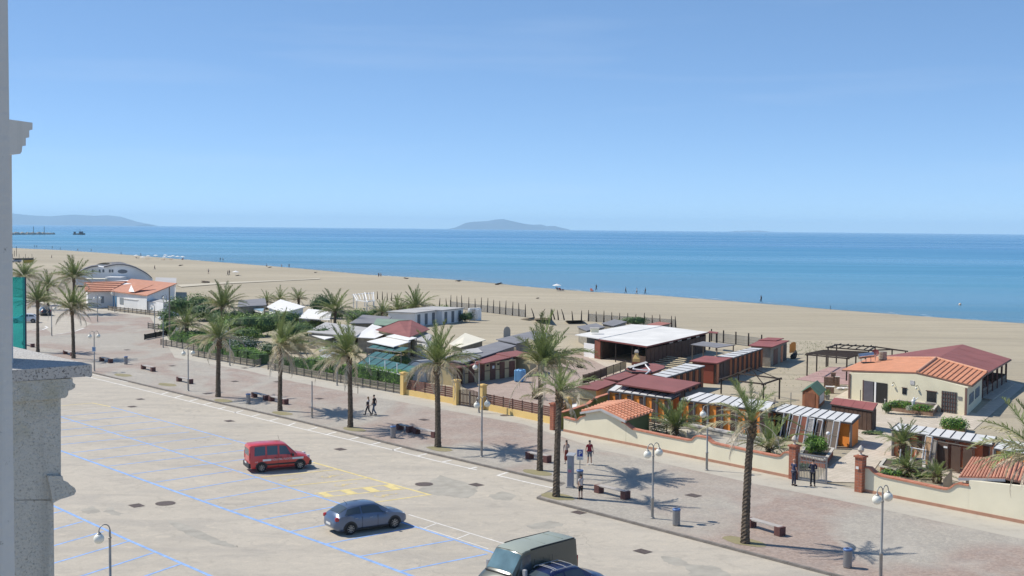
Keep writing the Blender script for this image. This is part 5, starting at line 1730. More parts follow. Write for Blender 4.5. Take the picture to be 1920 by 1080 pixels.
fo(.475, .51, 1.15, 1.72, 'window', GLASS_D); fo(.47, .515, 1.72, 1.77, 'window_frame', M('brown_frame'), off=.05)
fo(.68, .755, .75, 1.72, 'window', GLASS_D); fo(.672, .763, 1.72, 1.78, 'window_frame', M('brown_frame'), off=.05); fo(.672, .763, .66, .75, 'window_sill', STONE, off=.07)
o = fo(.80, .92, .0, 1.92, 'grille_door', M('grille_back', (.10, .11, .11), .6, .2, 3))
for k_ in range(6): fo(.806 + .02 * k_, .811 + .02 * k_, .02, 1.9, 'grille_bar', M('brown_frame'), off=.07, th=.03)
for k_ in range(5): fo(.80, .92, .25 + .36 * k_, .29 + .36 * k_, 'grille_bar', M('brown_frame'), off=.08, th=.03)
fo(.54, .575, 2.12, 2.5, 'wall_plaque', M('plaque', (.50, .49, .48), .7, .25, 8))
fo(.93, .96, 1.3, 1.6, 'letter_box', POST_G)
for tt in (.40, .60):
    p = w0.lerp(w1, tt) + outward(w0, w1) * .18
    g = MB(); g.ball((p.x, p.y, 1.85), .11, 10); o = g.build('wall_lamp', M('lamp_globe', (.78, .77, .68), .35, .04, 2), bh, w=True, smooth=True)
    g = MB(); g.tube([(p.x, p.y, 1.98), (p.x, p.y, 2.1), Vector((p.x, p.y, 2.12)) - outward(w0, w1) * .18], .025, 6); g.build('lamp_bracket', POST_D, bh, w=True)
for tt in (0.0, .985): fo(tt, tt + .015, 0, zl - .2, 'downpipe', M('brown_gutter'), off=.06)
opening(bh, w1, wb1, .12, .4, .8, 1.7, 'window', M('blue_glass', (.12, .16, .20), .15, .1, 1)); opening(bh, w1, wb1, .52, .8, .8, 1.7, 'window', M('blue_glass'))
# open rear porch on posts with low boards
em0, eb0 = Vector((em.x, em.y, 0)), Vector((eb.x, eb.y, 0))
si = (Vector((*(Rm - em).xy, 0))).normalized() * .55
r0, r1 = em0 + si + dptn * .1, eb0 + si - dptn * .4
for i in range(6):
    p = r0.lerp(r1, i / 5)
    g = MB(); g.beam((p.x, p.y, 0), (p.x, p.y, zr - .12), .16, .16); g.build('porch_post', M('dark_red_post', (.10, .035, .03), .7, .1, 2), bh, w=True)
for i in range(5):
    p, q = r0.lerp(r1, (i + .08) / 5), r0.lerp(r1, (i + .92) / 5)
    for j in range(3):
        g = MB(); g.beam((p.x, p.y, .18 + .3 * j), (q.x, q.y, .18 + .3 * j), .05, .27); g.build('parapet_board', SLATG, bh, w=True)
back_c = Vector((lb2.x, lb2.y, 0)) + (r1 - r0).normalized() * -.6 + si * -.4
wall_line(bh, r1, Vector((*(Rb.lerp(lb2, .7)).xy, 0)) - dptn * .4, 0, 1.0, .08, SLATG, 'rear_parapet')
wall_line(bh, Vector((*(lm + si * -.3).xy, 0)), Vector((*(lb2).xy, 0)) - dptn * .4, 0, zl - .15, .1, W_CREAM, 'rear_wall')
fl_ = [em0 + si * -1.2, r1 - si * 2.0, r1 - si * 2.0 + si * 9, em0 + si * 8]
g = MB(); g.prism([p + Vector((0, 0, 0)) for p in fl_], [p + Vector((0, 0, .1)) for p in fl_]); g.build('porch_floor', WALKWAY, bh, w=True)
# things on the roof
hz = thing('solar_heater', 'solar water heater with a silvery tank on the orange roof', 'solar heater', P(1624, 680, 2.75))
g = MB(); g.tube([(-.75, .1, .62), (.75, .1, .82)], .27, 14); g.build('tank', M('steel_tank', (.55, .58, .62), .2, .08, 2, metal=.9), hz, smooth=40)
for x in (-.5, 0, .5):
    g = MB(); g.tube([(x, .1, .45), (x - .1, -.3, -.02)], .03, 5); g.tube([(x, .1, .45), (x + .1, .4, .05)], .03, 5); g.build('stand_leg', METAL, hz)
g = MB(); g.beam((-.6, -.45, .08), (.7, -.45, .1), .5, .05); g.build('collector', D_SHADE, hz)
dsh = thing('satellite_dish', 'dark red satellite dish beside the solar heater on the orange roof', 'dish', P(1641, 676, 2.85))
g = MB(); g.lathe((0, 0, .75), [(.03, -.1), (.25, -.05), (.42, .06), (.40, .07), (.24, -.02), (.03, -.06)], 16, axis=Vector((-.55, -.6, .35)).normalized()); g.build('reflector', M('dish_red', (.16, .03, .03), .6, .1, 2), dsh, smooth=40)
g = MB(); g.tube([(0, 0, 0), (0, 0, .8)], .03, 6); g.tube([(0, 0, .7), (-.45, -.5, .95)], .018, 5); g.build('mast', METAL, dsh)
chm = thing('roof_chimney', 'squat banded chimney on the orange roof of the beach house', 'chimney', P(1655, 675.5, 2.85))
for i in range(4):
    g = MB(); g.lathe((0, 0, -.15 + .27 * i), [(.46 - .01 * i, 0), (.46 - .01 * i, .17), (.40, .18), (.40, .26)], 10); g.build('chimney_band', BRICK2 if i == 0 else M('grey_bands', (.34, .31, .26), .9, .15, 3), chm)

# ---- dark pergolas, gazebo frame
PG = 'dark timber frames on the sand'
def frame(label, posts, beams, rafters=None, z=2.3, pw=.13):
    ps = [(P(u, vb), zat(P(u, vb), u, vt)) for u, vb, vt in posts]
    c = sum((p for p, h in ps), Vector()) / len(ps)
    t = thing('dark_pergola', label, 'pergola', (c.x, c.y, 0), 0, PG)
    for p, h in ps:
        g = MB(); g.beam((p.x, p.y, 0), (p.x, p.y, h), pw, pw); g.build('post', POST_D, t, w=True)
    tops = [Vector((p.x, p.y, h + .05)) for p, h in ps]
    for i, j in beams:
        a, b = tops[i], tops[j]
        e = (b - a).normalized() * .3
        g = MB(); g.beam(a - e, b + e, .11, .14); g.build('beam', POST_D, t, w=True)
    if rafters:
        i, j, k_, l_, n_ = rafters
        for q in range(n_):
            f = (q + .5) / n_
            a, b = tops[i].lerp(tops[j], f), tops[k_].lerp(tops[l_], f)
            e = (b - a).normalized() * .35
            g = MB(); g.beam(a - e + Vector((0, 0, .12)), b + e + Vector((0, 0, .12)), .07, .1); g.build('rafter', POST_D, t, w=True)
    return t
frame('dark slatted pergola over the pink deck, nearest the cream house', [(1513, 704.5, 666), (1587, 714, 673), (1604, 700, 668), (1531, 696.5, 664), (1549, 688, 659), (1622, 694, 662)], [(0, 1), (3, 2), (0, 4), (1, 5), (4, 5)], (0, 4, 1, 5, 11))
frame('taller open dark frame behind the slatted pergola', [(1552, 687, 652), (1628, 694, 658), (1672, 685, 656), (1568, 681, 647), (1640, 684, 651), (1697, 689, 659)], [(0, 1), (3, 4), (0, 3), (1, 4), (1, 2), (4, 5), (2, 5)], (0, 1, 3, 4, 5))
t = frame('square gazebo frame with pyramid rafters on the sand before the salmon cabins', [(1352, 738, 712), (1431, 753, 721), (1461, 748, 711), (1384, 733, 701)], [(0, 1), (1, 2), (2, 3), (3, 0)])
apx = P(1407, 689, 3.1)
for u, vb, vt in [(1352, 738, 712), (1431, 753, 721), (1461, 748, 711), (1384, 733, 701)]:
    p = P(u, vb); h = zat(p, u, vt)
    g = MB(); g.beam(Vector((p.x, p.y, h)), apx, .07, .07); g.build('hip_rafter', POST_D, t, w=True)
# sheds
t = thing('play_hut', 'little timber hut with a dark green gabled roof and white barred side window', 'hut', P(1520, 766))
a, b = P(1504, 760), P(1534, 767)
d = P(1546, 755) - b; d.z = 0
hh = 1.35
q = [a, b, b + d, a + d]
g = MB(); g.prism(q, [p + Vector((0, 0, hh)) for p in q]); g.build('wall', M('hut_boards', (.22, .085, .04), .8, .2, 2), t, w=True)
m0 = (a + b) / 2; up = Vector((0, 0, 1.95)); ov = (b - a).normalized() * .18; od = d.normalized() * .2
for s, mt in ((a - ov, RF_GREEN2), (b + ov, RF_GREEN2)):
    p0 = Vector((s.x, s.y, hh - .08))
    roof_part([p0 - od, m0 + up - od, m0 + up + d + od, p0 + d + od], t, mt, .06, 'roof_slope')
g = MB(); g.prism([a + Vector((0, 0, hh)), b + Vector((0, 0, hh)), m0 + up - Vector((0, 0, .08))], [p + d * .02 for p in (a + Vector((0, 0, hh)), b + Vector((0, 0, hh)), m0 + up - Vector((0, 0, .08)))]); g.build('gable', M('hut_boards'), t, w=True)
g = MB(); g.add([a + Vector((0, 0, hh)), b + Vector((0, 0, hh)), m0 + up - Vector((0, 0, .08))], [(0, 1, 2)]); 
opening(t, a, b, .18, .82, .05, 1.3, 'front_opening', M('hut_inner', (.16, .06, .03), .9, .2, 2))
for k_ in range(4): opening(t, b, b + d, .18 + .17 * k_, .27 + .17 * k_, .35, 1.2, 'window_bar', WFRAME)
t, pts, base = shed('storage_shed', 'dark brown plank shed with a sloping red panel roof in front of the cream house', 'shed', [(1556, 757, 1.75), (1637, 770, 1.75), (1646, 756, 2.1), (1564, 745.5, 2.1)], TRIM_D, W_BROWN, .12, .1)
A, B_, C_, D_ = [p + Vector((0, 0, .012)) for p in pts]
roof_panels(A, B_, C_, D_, 4, t, RF_RED2, .04, .012, False)
for k_ in range(9): opening(t, base[1], base[2], k_ / 9 + .01, (k_ + 1) / 9 - .01, .02, 1.6, 'wall_board', W_BROWN, off=.01, th=.05)
for k_ in range(9): opening(t, base[0], base[1], k_ / 9 + .006, (k_ + 1) / 9 - .006, .02, 1.55, 'wall_board', W_BROWN, off=.01, th=.05)
# ================================================================ ROAD MARKINGS, COVERS, PATCHES
BLUE = M('blue_paint', (.25, .40, .70), .85, .18, 3)
YELLOW = M('yellow_paint', (.66, .54, .24), .85, .14, 3)
WHITE = M('white_road_paint', (.68, .66, .62), .85, .12, 3)
marks = tag(thing('parking_markings', None, None), kind='structure')
_mk = [0]
def line(pts, mat, wd=.12, name='painted_line', z=None):
    _mk[0] += 1
    z = LOT + .004 + .0004 * (_mk[0] % 8) if z is None else z
    q = [P(u, v, LOT) for u, v in pts]
    g = MB()
    for i in range(len(q) - 1):
        d = (q[i + 1] - q[i]).normalized()
        n = Vector((-d.y, d.x, 0)) * wd / 2
        a, b = q[i] - d * wd * .3, q[i + 1] + d * wd * .3
        zz = z + .0002 * (i % 2)
        g.sheet([(*(a - n).xy, zz), (*(b - n).xy, zz), (*(b + n).xy, zz), (*(a + n).xy, zz)])
    o = g.build(name, mat, marks)
    return o
BW = .15
line([(207, 762.5), (320, 793), (469, 834), (586, 866)], BLUE, BW)
line([(60, 766), (118, 783), (440, 882), (640, 945), (765, 983), (915, 1033), (1010, 1064)], BLUE, BW)
line([(60, 828), (119, 847), (420, 954), (480, 975), (607, 1019.5), (767, 1078), (860, 1112)], BLUE, BW + .06)
line([(60, 930), (103.5, 950), (241, 1013), (395, 1080), (470, 1112)], BLUE, BW + .03)
for a, b in (((225, 771), (90, 783)), ((256, 780), (90, 794.5)), ((296, 789.6), (80, 809.5)), ((327, 799.4), (80, 823)), ((354, 810), (80, 837)), ((392, 819), (135, 849)), ((433, 832), (170, 862)), ((475, 842), (205, 874)), ((520, 853), (247, 889)),
             ((434, 883), (293, 904)), ((480, 896), (337, 920)), ((537, 912.5), (385, 938)), ((593, 929), (435, 957)), ((650, 946), (482, 976)), ((705, 966), (543, 997)), ((778, 988.5), (612, 1020)), ((848, 1013), (677, 1043)), ((912, 1039), (752, 1071)),
             ((118, 958), (60, 972)), ((154, 978), (60, 1004)), ((193, 997), (60, 1035)), ((241, 1015), (60, 1068)), ((286, 1037), (110, 1094)), ((337, 1058), (220, 1098))):
    line([a, b], BLUE, BW)
line([(587, 867), (700, 899), (807, 928)], YELLOW, .2)
for a, b in (((491, 894.5), (637, 880)), ((542, 911.5), (695, 896)), ((591, 925), (737, 908)), ((608.5, 932), (757.5, 916.7)), ((660, 948), (805, 927.5)), ((90, 763), (173, 755.6)), ((173, 755.6), (207, 762.5))):
    line([a, b], YELLOW, .17)
la, lb_, ra, rb_ = P(591, 925, LOT), P(737, 908, LOT), P(608.5, 932, LOT), P(757.5, 916.7, LOT)
for t0, t1 in ((.02, .12), (.30, .42), (.58, .70), (.86, .97)):
    g = MB()
    g.sheet([(*p.xy, LOT + .009) for p in (la.lerp(lb_, t0), la.lerp(lb_, t1), ra.lerp(rb_, t1), ra.lerp(rb_, t0))])
    g.build('hatched_block', YELLOW, marks)
for c in ((622, 892.5), (545, 899.5), (647, 908.5), (722, 928.5)):
    p = P(*c, LOT)
    e = (P(637, 880, LOT) - P(491, 894.5, LOT)).normalized()
    f = Vector((-e.y, e.x, 0))
    g = MB()
    def seg(pts, wd=.07):
        for i in range(len(pts) - 1):
            a, b = [p + e * x + f * y for x, y in (pts[i], pts[i + 1])]
            d = (b - a).normalized(); n = Vector((-d.y, d.x, 0)) * wd
            g.sheet([(*q.xy, LOT + .006 + .0003 * i) for q in (a - n, b - n, b + n, a + n)])
    seg([(-.35 + .32 * math.cos(a), .32 * math.sin(a)) for a in [R(40 * k) for k in range(3, 10)]], .05)
    seg([(.55, .05), (.15, .05), (-.15, .1), (-.2, -.35), (-.45, -.42)])
    seg([(.12, .05), (.1, -.22)])
    g.sheet([(*(p + e * (.75 + .1 * math.cos(R(60 * k))) + f * (.06 + .1 * math.sin(R(60 * k)))).xy, LOT + .009) for k in range(6)])
    g.build('wheelchair_symbol', M('worn_yellow_paint', (.56, .46, .25), .9, .2, 5), marks)
line([(150, 703), (240, 724.5), (320, 744), (553, 801), (721, 840), (820, 864.6), (893, 881)], WHITE, .16)
line([(933, 891.5), (1000, 907), (1036, 915)], WHITE, .16)
line([(173, 702), (240, 716.5)], WHITE, .16)
for a, b in (((315, 735.5), (302, 739.5)), ((343, 741), (328, 745.5)), ((371, 748), (354, 752.5)), ((397, 755), (381, 759)), ((423, 763), (410, 767)), ((455, 770), (440, 774)), ((487, 777), (471, 781)), ((521, 785), (506, 789)), ((553, 793), (540, 798)),
             ((594, 801.5), (578, 806)), ((630, 810), (611, 815)), ((672, 820), (653, 824.5)), ((712, 829.5), (695, 834)), ((753, 839), (737, 844)), ((799, 851), (781, 855.5)), ((845, 863), (828, 866.5)), ((952, 885.5), (933, 891.5)), ((893, 876), (880, 879))):
    line([a, b], WHITE, .2)
line([(767, 965), (931, 1015), (1010, 1040)], WHITE, .1); line([(787, 988), (915, 1029)], WHITE, .08)
line([(817, 982), (794, 991)], WHITE, .09); line([(880, 1001), (856, 1010.5)], WHITE, .09)
line([(90, 772.5), (207, 763)], WHITE, .1)
for c in (((85, 613), (89, 616), (80, 620), (60, 622)), ((157, 617), (140, 623), (110, 628), (96, 629))):
    q = [P(u, v) for u, v in c]
    for o in [line(c, WHITE, .3)]:
        o.location.z = -LOT + .012
TARP = M('tarmac_patch', (.225, .215, .195), .9, .15, 1.2, .15)
TARP2 = M('old_tarmac_patch', (.36, .335, .285), .9, .15, 1.2, .15)
def patch(px, mat, z=.0025):
    rnd = random.Random(len(px) + int(px[0][0]))
    q = [P(u, v, LOT) for u, v in px]
    pts = []
    for i in range(len(q)):
        a, b = q[i], q[(i + 1) % len(q)]
        for k in range(5):
            p = a.lerp(b, k / 5)
            if k: p = p + Vector((rnd.uniform(-.12, .12), rnd.uniform(-.16, .16), 0))
            pts.append((p.x, p.y, LOT + z))
    g = MB(); g.sheet(pts)
    tag(g.build('asphalt_patch', mat), kind='structure')
patch([(825, 890.5), (892, 911), (896, 922), (879, 934), (862, 934), (830, 929), (798, 927), (783, 919)], TARP2)
patch([(917, 930), (942, 921), (968, 929), (955, 939), (925, 936)], TARP2)
patch([(310, 973), (352, 985), (398, 1006), (440, 1022), (446, 1026), (408, 1022), (365, 1008), (330, 990)], TARP2)
patch([(1239, 1043), (1277, 1047), (1293, 1058), (1343, 1062), (1370, 1078), (1400, 1092), (1300, 1085), (1285, 1062), (1254, 1058)], TARP2)
patch([(150, 958), (175, 949), (190, 960), (165, 964)], TARP2); patch([(192, 960), (205, 950), (232, 963), (222, 967)], TARP2)
patch([(985, 985), (1030, 976), (1056, 982), (1040, 990), (1000, 992)], TARP2)
IRON = M('cast_iron', (.10, .075, .065), .7, .3, 8, .3)
def cover(u, v, kind, z=LOT, s=.42, lbl=None):
    p = P(u, v, z)
    g = MB()
    if kind == 'round':
        n = 20
        g.sheet([(p.x + math.cos(6.2832 * i / n) * s, p.y + math.sin(6.2832 * i / n) * s, z + .013) for i in range(n)])
        for i in range(n):
            a, b = 6.2832 * i / n, 6.2832 * (i + 1) / n
            g.add([(p.x + math.cos(a) * s * 1.02, p.y + math.sin(a) * s * 1.02, z + .017), (p.x + math.cos(b) * s * 1.02, p.y + math.sin(b) * s * 1.02, z + .017), (p.x + math.cos(b) * s * 1.14, p.y + math.sin(b) * s * 1.14, z + .017), (p.x + math.cos(a) * s * 1.14, p.y + math.sin(a) * s * 1.14, z + .017)], [(3, 2, 1, 0)])
    else:
        e, f = EA * s, BA * s * .8
        g.sheet([(*q.xy, z + .012) for q in (p - e - f, p + e - f, p + e + f, p - e + f)])
        for k in range(4):
            o = e * (-.75 + .5 * k)
            g.sheet([(*q.xy, z + .016) for q in (p + o - e * .12 - f * .8, p + o + e * .12 - f * .8, p + o + e * .12 + f * .8, p + o - e * .12 + f * .8)])
    tag(g.build('manhole_cover' if kind == 'round' else 'drain_grate', IRON), lbl, 'manhole cover' if kind == 'round' else 'drain grate', 'iron covers and grates in the ground')
for a in ((310, 944, 'round', LOT, .5, 'round iron cover left of the painted bays, beside a broken drain'), (795, 908, 'round', LOT, .5, 'round iron cover at the edge of the grey patch beside the yellow bays'),
          (256, 948, 'sq', LOT, .42, 'sunken broken drain grate beside the round cover near the left pillar'), (893, 909, 'sq', LOT, .42, 'square drain grate at the right end of the grey asphalt patch'),
          (638, 842.5, 'sq', LOT, .42, 'square drain grate behind the red van, towards the white bays'), (430, 789.5, 'sq', LOT, .42, 'square drain grate in the empty lane, below the ragged palm'),
          (263, 748.5, 'sq', LOT, .4, 'square drain grate at far left of the empty lane'), (248, 762.5, 'sq', LOT, .4, 'square drain grate just before the first blue line, far left'),
          (1205, 1034, 'sq', LOT, .4, 'square drain grate in the road below the twin-globe lamp'), (1085, 961, 'sq', LOT, .38, 'square drain grate in the road below the kerb corner'),
          (1300, 929, 'sq', .004, .42, 'dark square cover in the paving, right of the big palm shadow'), (440, 715, 'sq', .004, .4, 'square cover in the paving behind the ragged street palm'),
          (388, 738, 'sq', .004, .4, 'square cover in the paving left of the ragged street palm'), (459, 690, 'sq', .008, .4, 'square cover in the pale strip at the middle fence'),
          (795, 787, 'sq', .004, .4, 'square cover in the paving right of the walking couple'), (599, 747.5, 'sq', .004, .4, 'square cover in the paving left of the walking couple'),
          (946, 779, 'round', .006, .35, 'round cover in the pale strip by the long slat fence'), (519, 716, 'sq', .004, .35, 'square cover in the paving left of the bushy palm trunk'),
          (323, 686, 'sq', .004, .4, 'square cover in the paving right of the second bench'), (238, 656, 'sq', .004, .4, 'square cover in the paving near the leftmost bin')):
    cover(*a)

# ================================================================ VEHICLES
TYRE = M('tyre_rubber', (.018, .018, .018), .85, .2, 6)
RIM = M('alloy_rim', (.36, .37, .38), .35, .1, 4, metal=.8)
PLAST = M('black_plastic', (.03, .03, .032), .6, .15, 4)
CGLASS = M('car_glass', (.06, .08, .095), .06, .1, 1, spec=.8)
LAMPW = M('headlight_lens', (.62, .64, .66), .12, .05, 4, spec=.8)
LAMPR = M('tail_lens', (.42, .03, .03), .2, .1, 4)
CHROME = M('roof_rail_metal', (.33, .34, .36), .7, .05, 4, metal=0)
PLATE = M('number_plate', (.68, .68, .65), .5, .04, 4)
def paintm(key, col, metal=.0):
    m_ = M(key, col, .28, .03, .6, metal=metal, spec=.6)
    m_.node_tree.nodes['Principled BSDF'].inputs['Coat Weight'].default_value = .6
    m_.node_tree.nodes['Principled BSDF'].inputs['Coat Roughness'].default_value = .16
    return m_
def ringpts(S):
    x, w_, zb, zt, zp, wt = S
    h = zt - zb
    half = [(0, zb), (w_ * .86, zb), (w_ * .975, zb + .16 * h), (w_, zb + .55 * h), (w_ * .965, zt), (wt, zp - .045), (wt * .80, zp), (0, zp + .022)]
    full = half + [(-y, z) for y, z in half[6:0:-1]]
    return [Vector((x, y, z)) for y, z in full]
def surf(stations, x, k):
    i = 0
    while i < len(stations) - 2 and stations[i + 1][0] < x: i += 1
    a, b = stations[i], stations[i + 1]
    t = (x - a[0]) / (b[0] - a[0])
    S = tuple(a[j] + (b[j] - a[j]) * t for j in range(6))
    r_ = ringpts(S)
    n = len(r_)
    j = int(math.floor(k)); f = k - j
    return r_[j % n].lerp(r_[(j + 1) % n], f)
def vehicle(name, label, cat, loc, head, st, wheels, wr, paint, glass, bumper=None, extras=None, group=None, rim=RIM):
    t = thing(name, label, cat, loc, head, group)
    # finer stations between the given ones keep the skin smooth
    g = MB()
    n = 14
    vs = []
    for S in st: vs += ringpts(S)
    fs = []
    for i in range(len(st) - 1):
        for j in range(n): fs.append((i * n + j, (i + 1) * n + j, (i + 1) * n + (j + 1) % n, i * n + (j + 1) % n))
    fs.append(tuple(range(n))); fs.append(tuple((len(st) - 1) * n + j for j in range(n - 1, -1, -1)))
    g.add(vs, fs)
    g.build('body', paint, t, smooth=32)
    for nm, x0, x1, k0, k1, both in glass:
        for sd in ((1, -1) if both else (1,)):
            g = MB()
            nx, nk = 4, 4 if both else 8
            vs = []
            for a in range(nx + 1):
                for b in range(nk + 1):
                    # slanted ends: x given for belt and roof edge
                    kk = k0 + (k1 - k0) * b / nk
                    f = b / nk
                    xa = x0[0] + (x0[1] - x0[0]) * f if isinstance(x0, tuple) else x0
                    xb = x1[0] + (x1[1] - x1[0]) * f if isinstance(x1, tuple) else x1
                    x = xa + (xb - xa) * a / nx
                    p = surf(st, x, kk)
                    q = surf(st, x + .02, kk); r_ = surf(st, x, kk + .04)
                    nn = (q - p).cross(r_ - p).normalized()
                    if nn.dot(Vector((0, p.y, max(0, p.z - .8)))) < 0: nn = -nn
                    p = p + nn * .012
                    vs.append((p.x, p.y * sd, p.z))
            fs = [(a * (nk + 1) + b, (a + 1) * (nk + 1) + b, (a + 1) * (nk + 1) + b + 1, a * (nk + 1) + b + 1) for a in range(nx) for b in range(nk)]
            g.add(vs, fs)
            g.build(nm, CGLASS, t, smooth=True)
    for x in wheels:
        for sd in (1, -1):
            y = (surf(st, x, 3).y) * sd
            g = MB()
            m_ = 14
            zc = wr
            arc = [(x + math.cos(math.pi * i / m_ - .0) * (wr + .075), zc + math.sin(math.pi * i / m_) * (wr + .075)) for i in range(m_ + 1)]
            g.add([(px_, y + .006 * sd, pz_) for px_, pz_ in arc] + [(px_, y - .2 * sd, pz_) for px_, pz_ in arc], [tuple(range(m_ + 1))] + [(i, i + 1, m_ + 2 + i, m_ + 1 + i) for i in range(m_)])
            g.build('wheel_arch', PLAST, t)
            wt_ = bpy.data.objects.new('wheel', None); COL.objects.link(wt_); wt_.parent = t; wt_.location = (x, y - .08 * sd, wr)
            g = MB(); ax = Vector((0, sd, 0))
            g.lathe((0, 0, 0), [(wr * .62, -.1), (wr * .96, -.1), (wr, -.06), (wr, .07), (wr * .95, .105), (wr * .64, .105)], 22, axis=ax)
            g.build('tyre', TYRE, wt_, smooth=40)
            g = MB(); g.lathe((0, 0, 0), [(wr * .64, .02), (wr * .63, .108), (wr * .56, .10), (wr * .5, .06), (wr * .14, .085), (wr * .1, .1)], 16, axis=ax)
            for k_ in range(8):
                a = 6.283 * k_ / 8
                o = Vector((math.cos(a) * wr * .36, .095 * sd, math.sin(a) * wr * .36))
                g.beam(o - Vector((math.cos(a), 0, math.sin(a))) * wr * .24, o + Vector((math.cos(a), 0, math.sin(a))) * wr * .24, .05, .03)
            g.build('rim', rim, wt_, smooth=30)
    if extras: extras(t, st)
    return t
def vbox(t, nm, c, d, mt, both=False, rz=0, label=None, bev=True):
    for sd in ((1, -1) if both else (1,)):
        g = MB(); g.box((c[0], c[1] * sd, c[2]), d, rz * sd)
        o = g.build(nm, mt, t)
        if bev:
            mo = o.modifiers.new('bevel', 'BEVEL'); mo.width = min(d) * .25; mo.segments = 2
        if label: o['label'] = label
def heading(a, b): 
    d = b - a
    return math.atan2(d.y, d.x)
# --- red fire-service van
RED = paintm('fire_red_paint', (.60, .035, .03))
st_van = [(-2.06, .70, .42, .80, 1.60, .62), (-2.02, .80, .34, .92, 1.74, .66), (-1.90, .845, .26, .98, 1.80, .68), (-1.2, .86, .24, 1.0, 1.835, .70), (-.2, .86, .24, 1.0, 1.83, .70), (.25, .86, .24, .99, 1.80, .69), (.42, .86, .24, .985, 1.74, .67), (1.10, .85, .24, .96, 1.10, .72), (1.22, .85, .24, .95, 1.06, .72), (1.75, .82, .26, .84, .93, .66), (1.98, .76, .30, .70, .78, .58), (2.08, .62, .36, .58, .62, .48)]
def van_extras(t, st):
    vbox(t, 'rear_bumper', (-2.05, 0, .46), (.16, 1.62, .34), PLAST); vbox(t, 'front_bumper', (2.0, 0, .42), (.26, 1.54, .32), PLAST)
    vbox(t, 'side_trim', (-.1, .868, .50), (3.1, .03, .10), PLAST, True)
    vbox(t, 'headlight', (1.92, .58, .80), (.2, .28, .22), LAMPW, True, .3)
    vbox(t, 'tail_light', (-2.03, .70, 1.05), (.08, .14, .5), LAMPR, True)
    vbox(t, 'rear_window', (-2.05, 0, 1.33), (.03, 1.16, .46), CGLASS)
    vbox(t, 'mirror', (.78, .97, 1.06), (.14, .16, .2), PLAST, True)
    vbox(t, 'door_handle', (.02, .872, .93), (.16, .03, .04), PLAST, True); vbox(t, 'door_handle', (-.35, .872, .93), (.16, .03, .04), PLAST, True)
    vbox(t, 'rear_plate', (-2.14, 0, .62), (.02, .5, .12), PLATE)
    for x in (.47, -.17, -.98):
        vbox(t, 'door_seam', (x, .866, .74), (.014, .012, .9), M('seam_dark_red', (.10, .008, .008), .6, .1, 2), True, bev=False)
    for sd in (1, -1):
        g = MB(); g.box((-.93, .868 * sd, .80), (.55, .008, .13)); g.box((1.15, .862 * sd, .80), (.75, .008, .13)); g.build('white_stripe', WFRAME, t)
        cu = bpy.data.curves.new('lettering', 'FONT'); cu.body = 'VIGILI DEL FUOCO'; cu.size = .17; cu.extrude = .004; cu.align_x = 'CENTER'; cu.align_y = 'CENTER'
        o = bpy.data.objects.new('tmp', cu); COL.objects.link(o)
        dg = bpy.context.evaluated_depsgraph_get(); me = bpy.data.meshes.new_from_object(o.evaluated_get(dg)); bpy.data.objects.remove(o)
        me.materials.clear(); me.materials.append(WFRAME)
        lo = inst('lettering', me, t, loc=(.06, .876 * sd, .80)); lo.rotation_euler = (math.pi / 2, 0, math.pi if sd > 0 else 0)
        cu = bpy.data.curves.new('lettering', 'FONT'); cu.body = '115'; cu.size = .13; cu.extrude = .004; cu.align_x = 'CENTER'; cu.align_y = 'CENTER'
        o = bpy.data.objects.new('tmp', cu); COL.objects.link(o)
        dg = bpy.context.evaluated_depsgraph_get(); me = bpy.data.meshes.new_from_object(o.evaluated_get(dg)); bpy.data.objects.remove(o)
        me.materials.clear(); me.materials.append(WFRAME)
        lo = inst('lettering', me, t, loc=(-1.62, .868 * sd, .70)); lo.rotation_euler = (math.pi / 2, 0, math.pi if sd > 0 else 0)
    g = MB(); g.tube([(.2, .3, 1.82), (.08, .3, 2.2)], .008, 5); g.build('aerial', PLAST, t)
ra, rb_ = P(489, 886, LOT), P(563, 880, LOT)
h_ = heading(ra, rb_)
c_ = (ra + rb_) / 2
nrm = Vector((-math.sin(h_), math.cos(h_), 0))
vehicle('red_van', 'red fire service van with a white side stripe parked in the bays', 'van', Vector((c_.x, c_.y, LOT)) + nrm * .80, h_, st_van, (-1.28, 1.3), .32, RED,
        [('side_window', (-1.74, -1.70), (-1.02, -1.02), 4.14, 4.88, True), ('side_window', (-.90, -.90), (-.20, -.20), 4.14, 4.88, True), ('side_window', (-.08, -.08), (.74, .40), 4.14, 4.88, True), ('windscreen', .46, 1.07, 5.15, 8.85, False)], extras=van_extras)
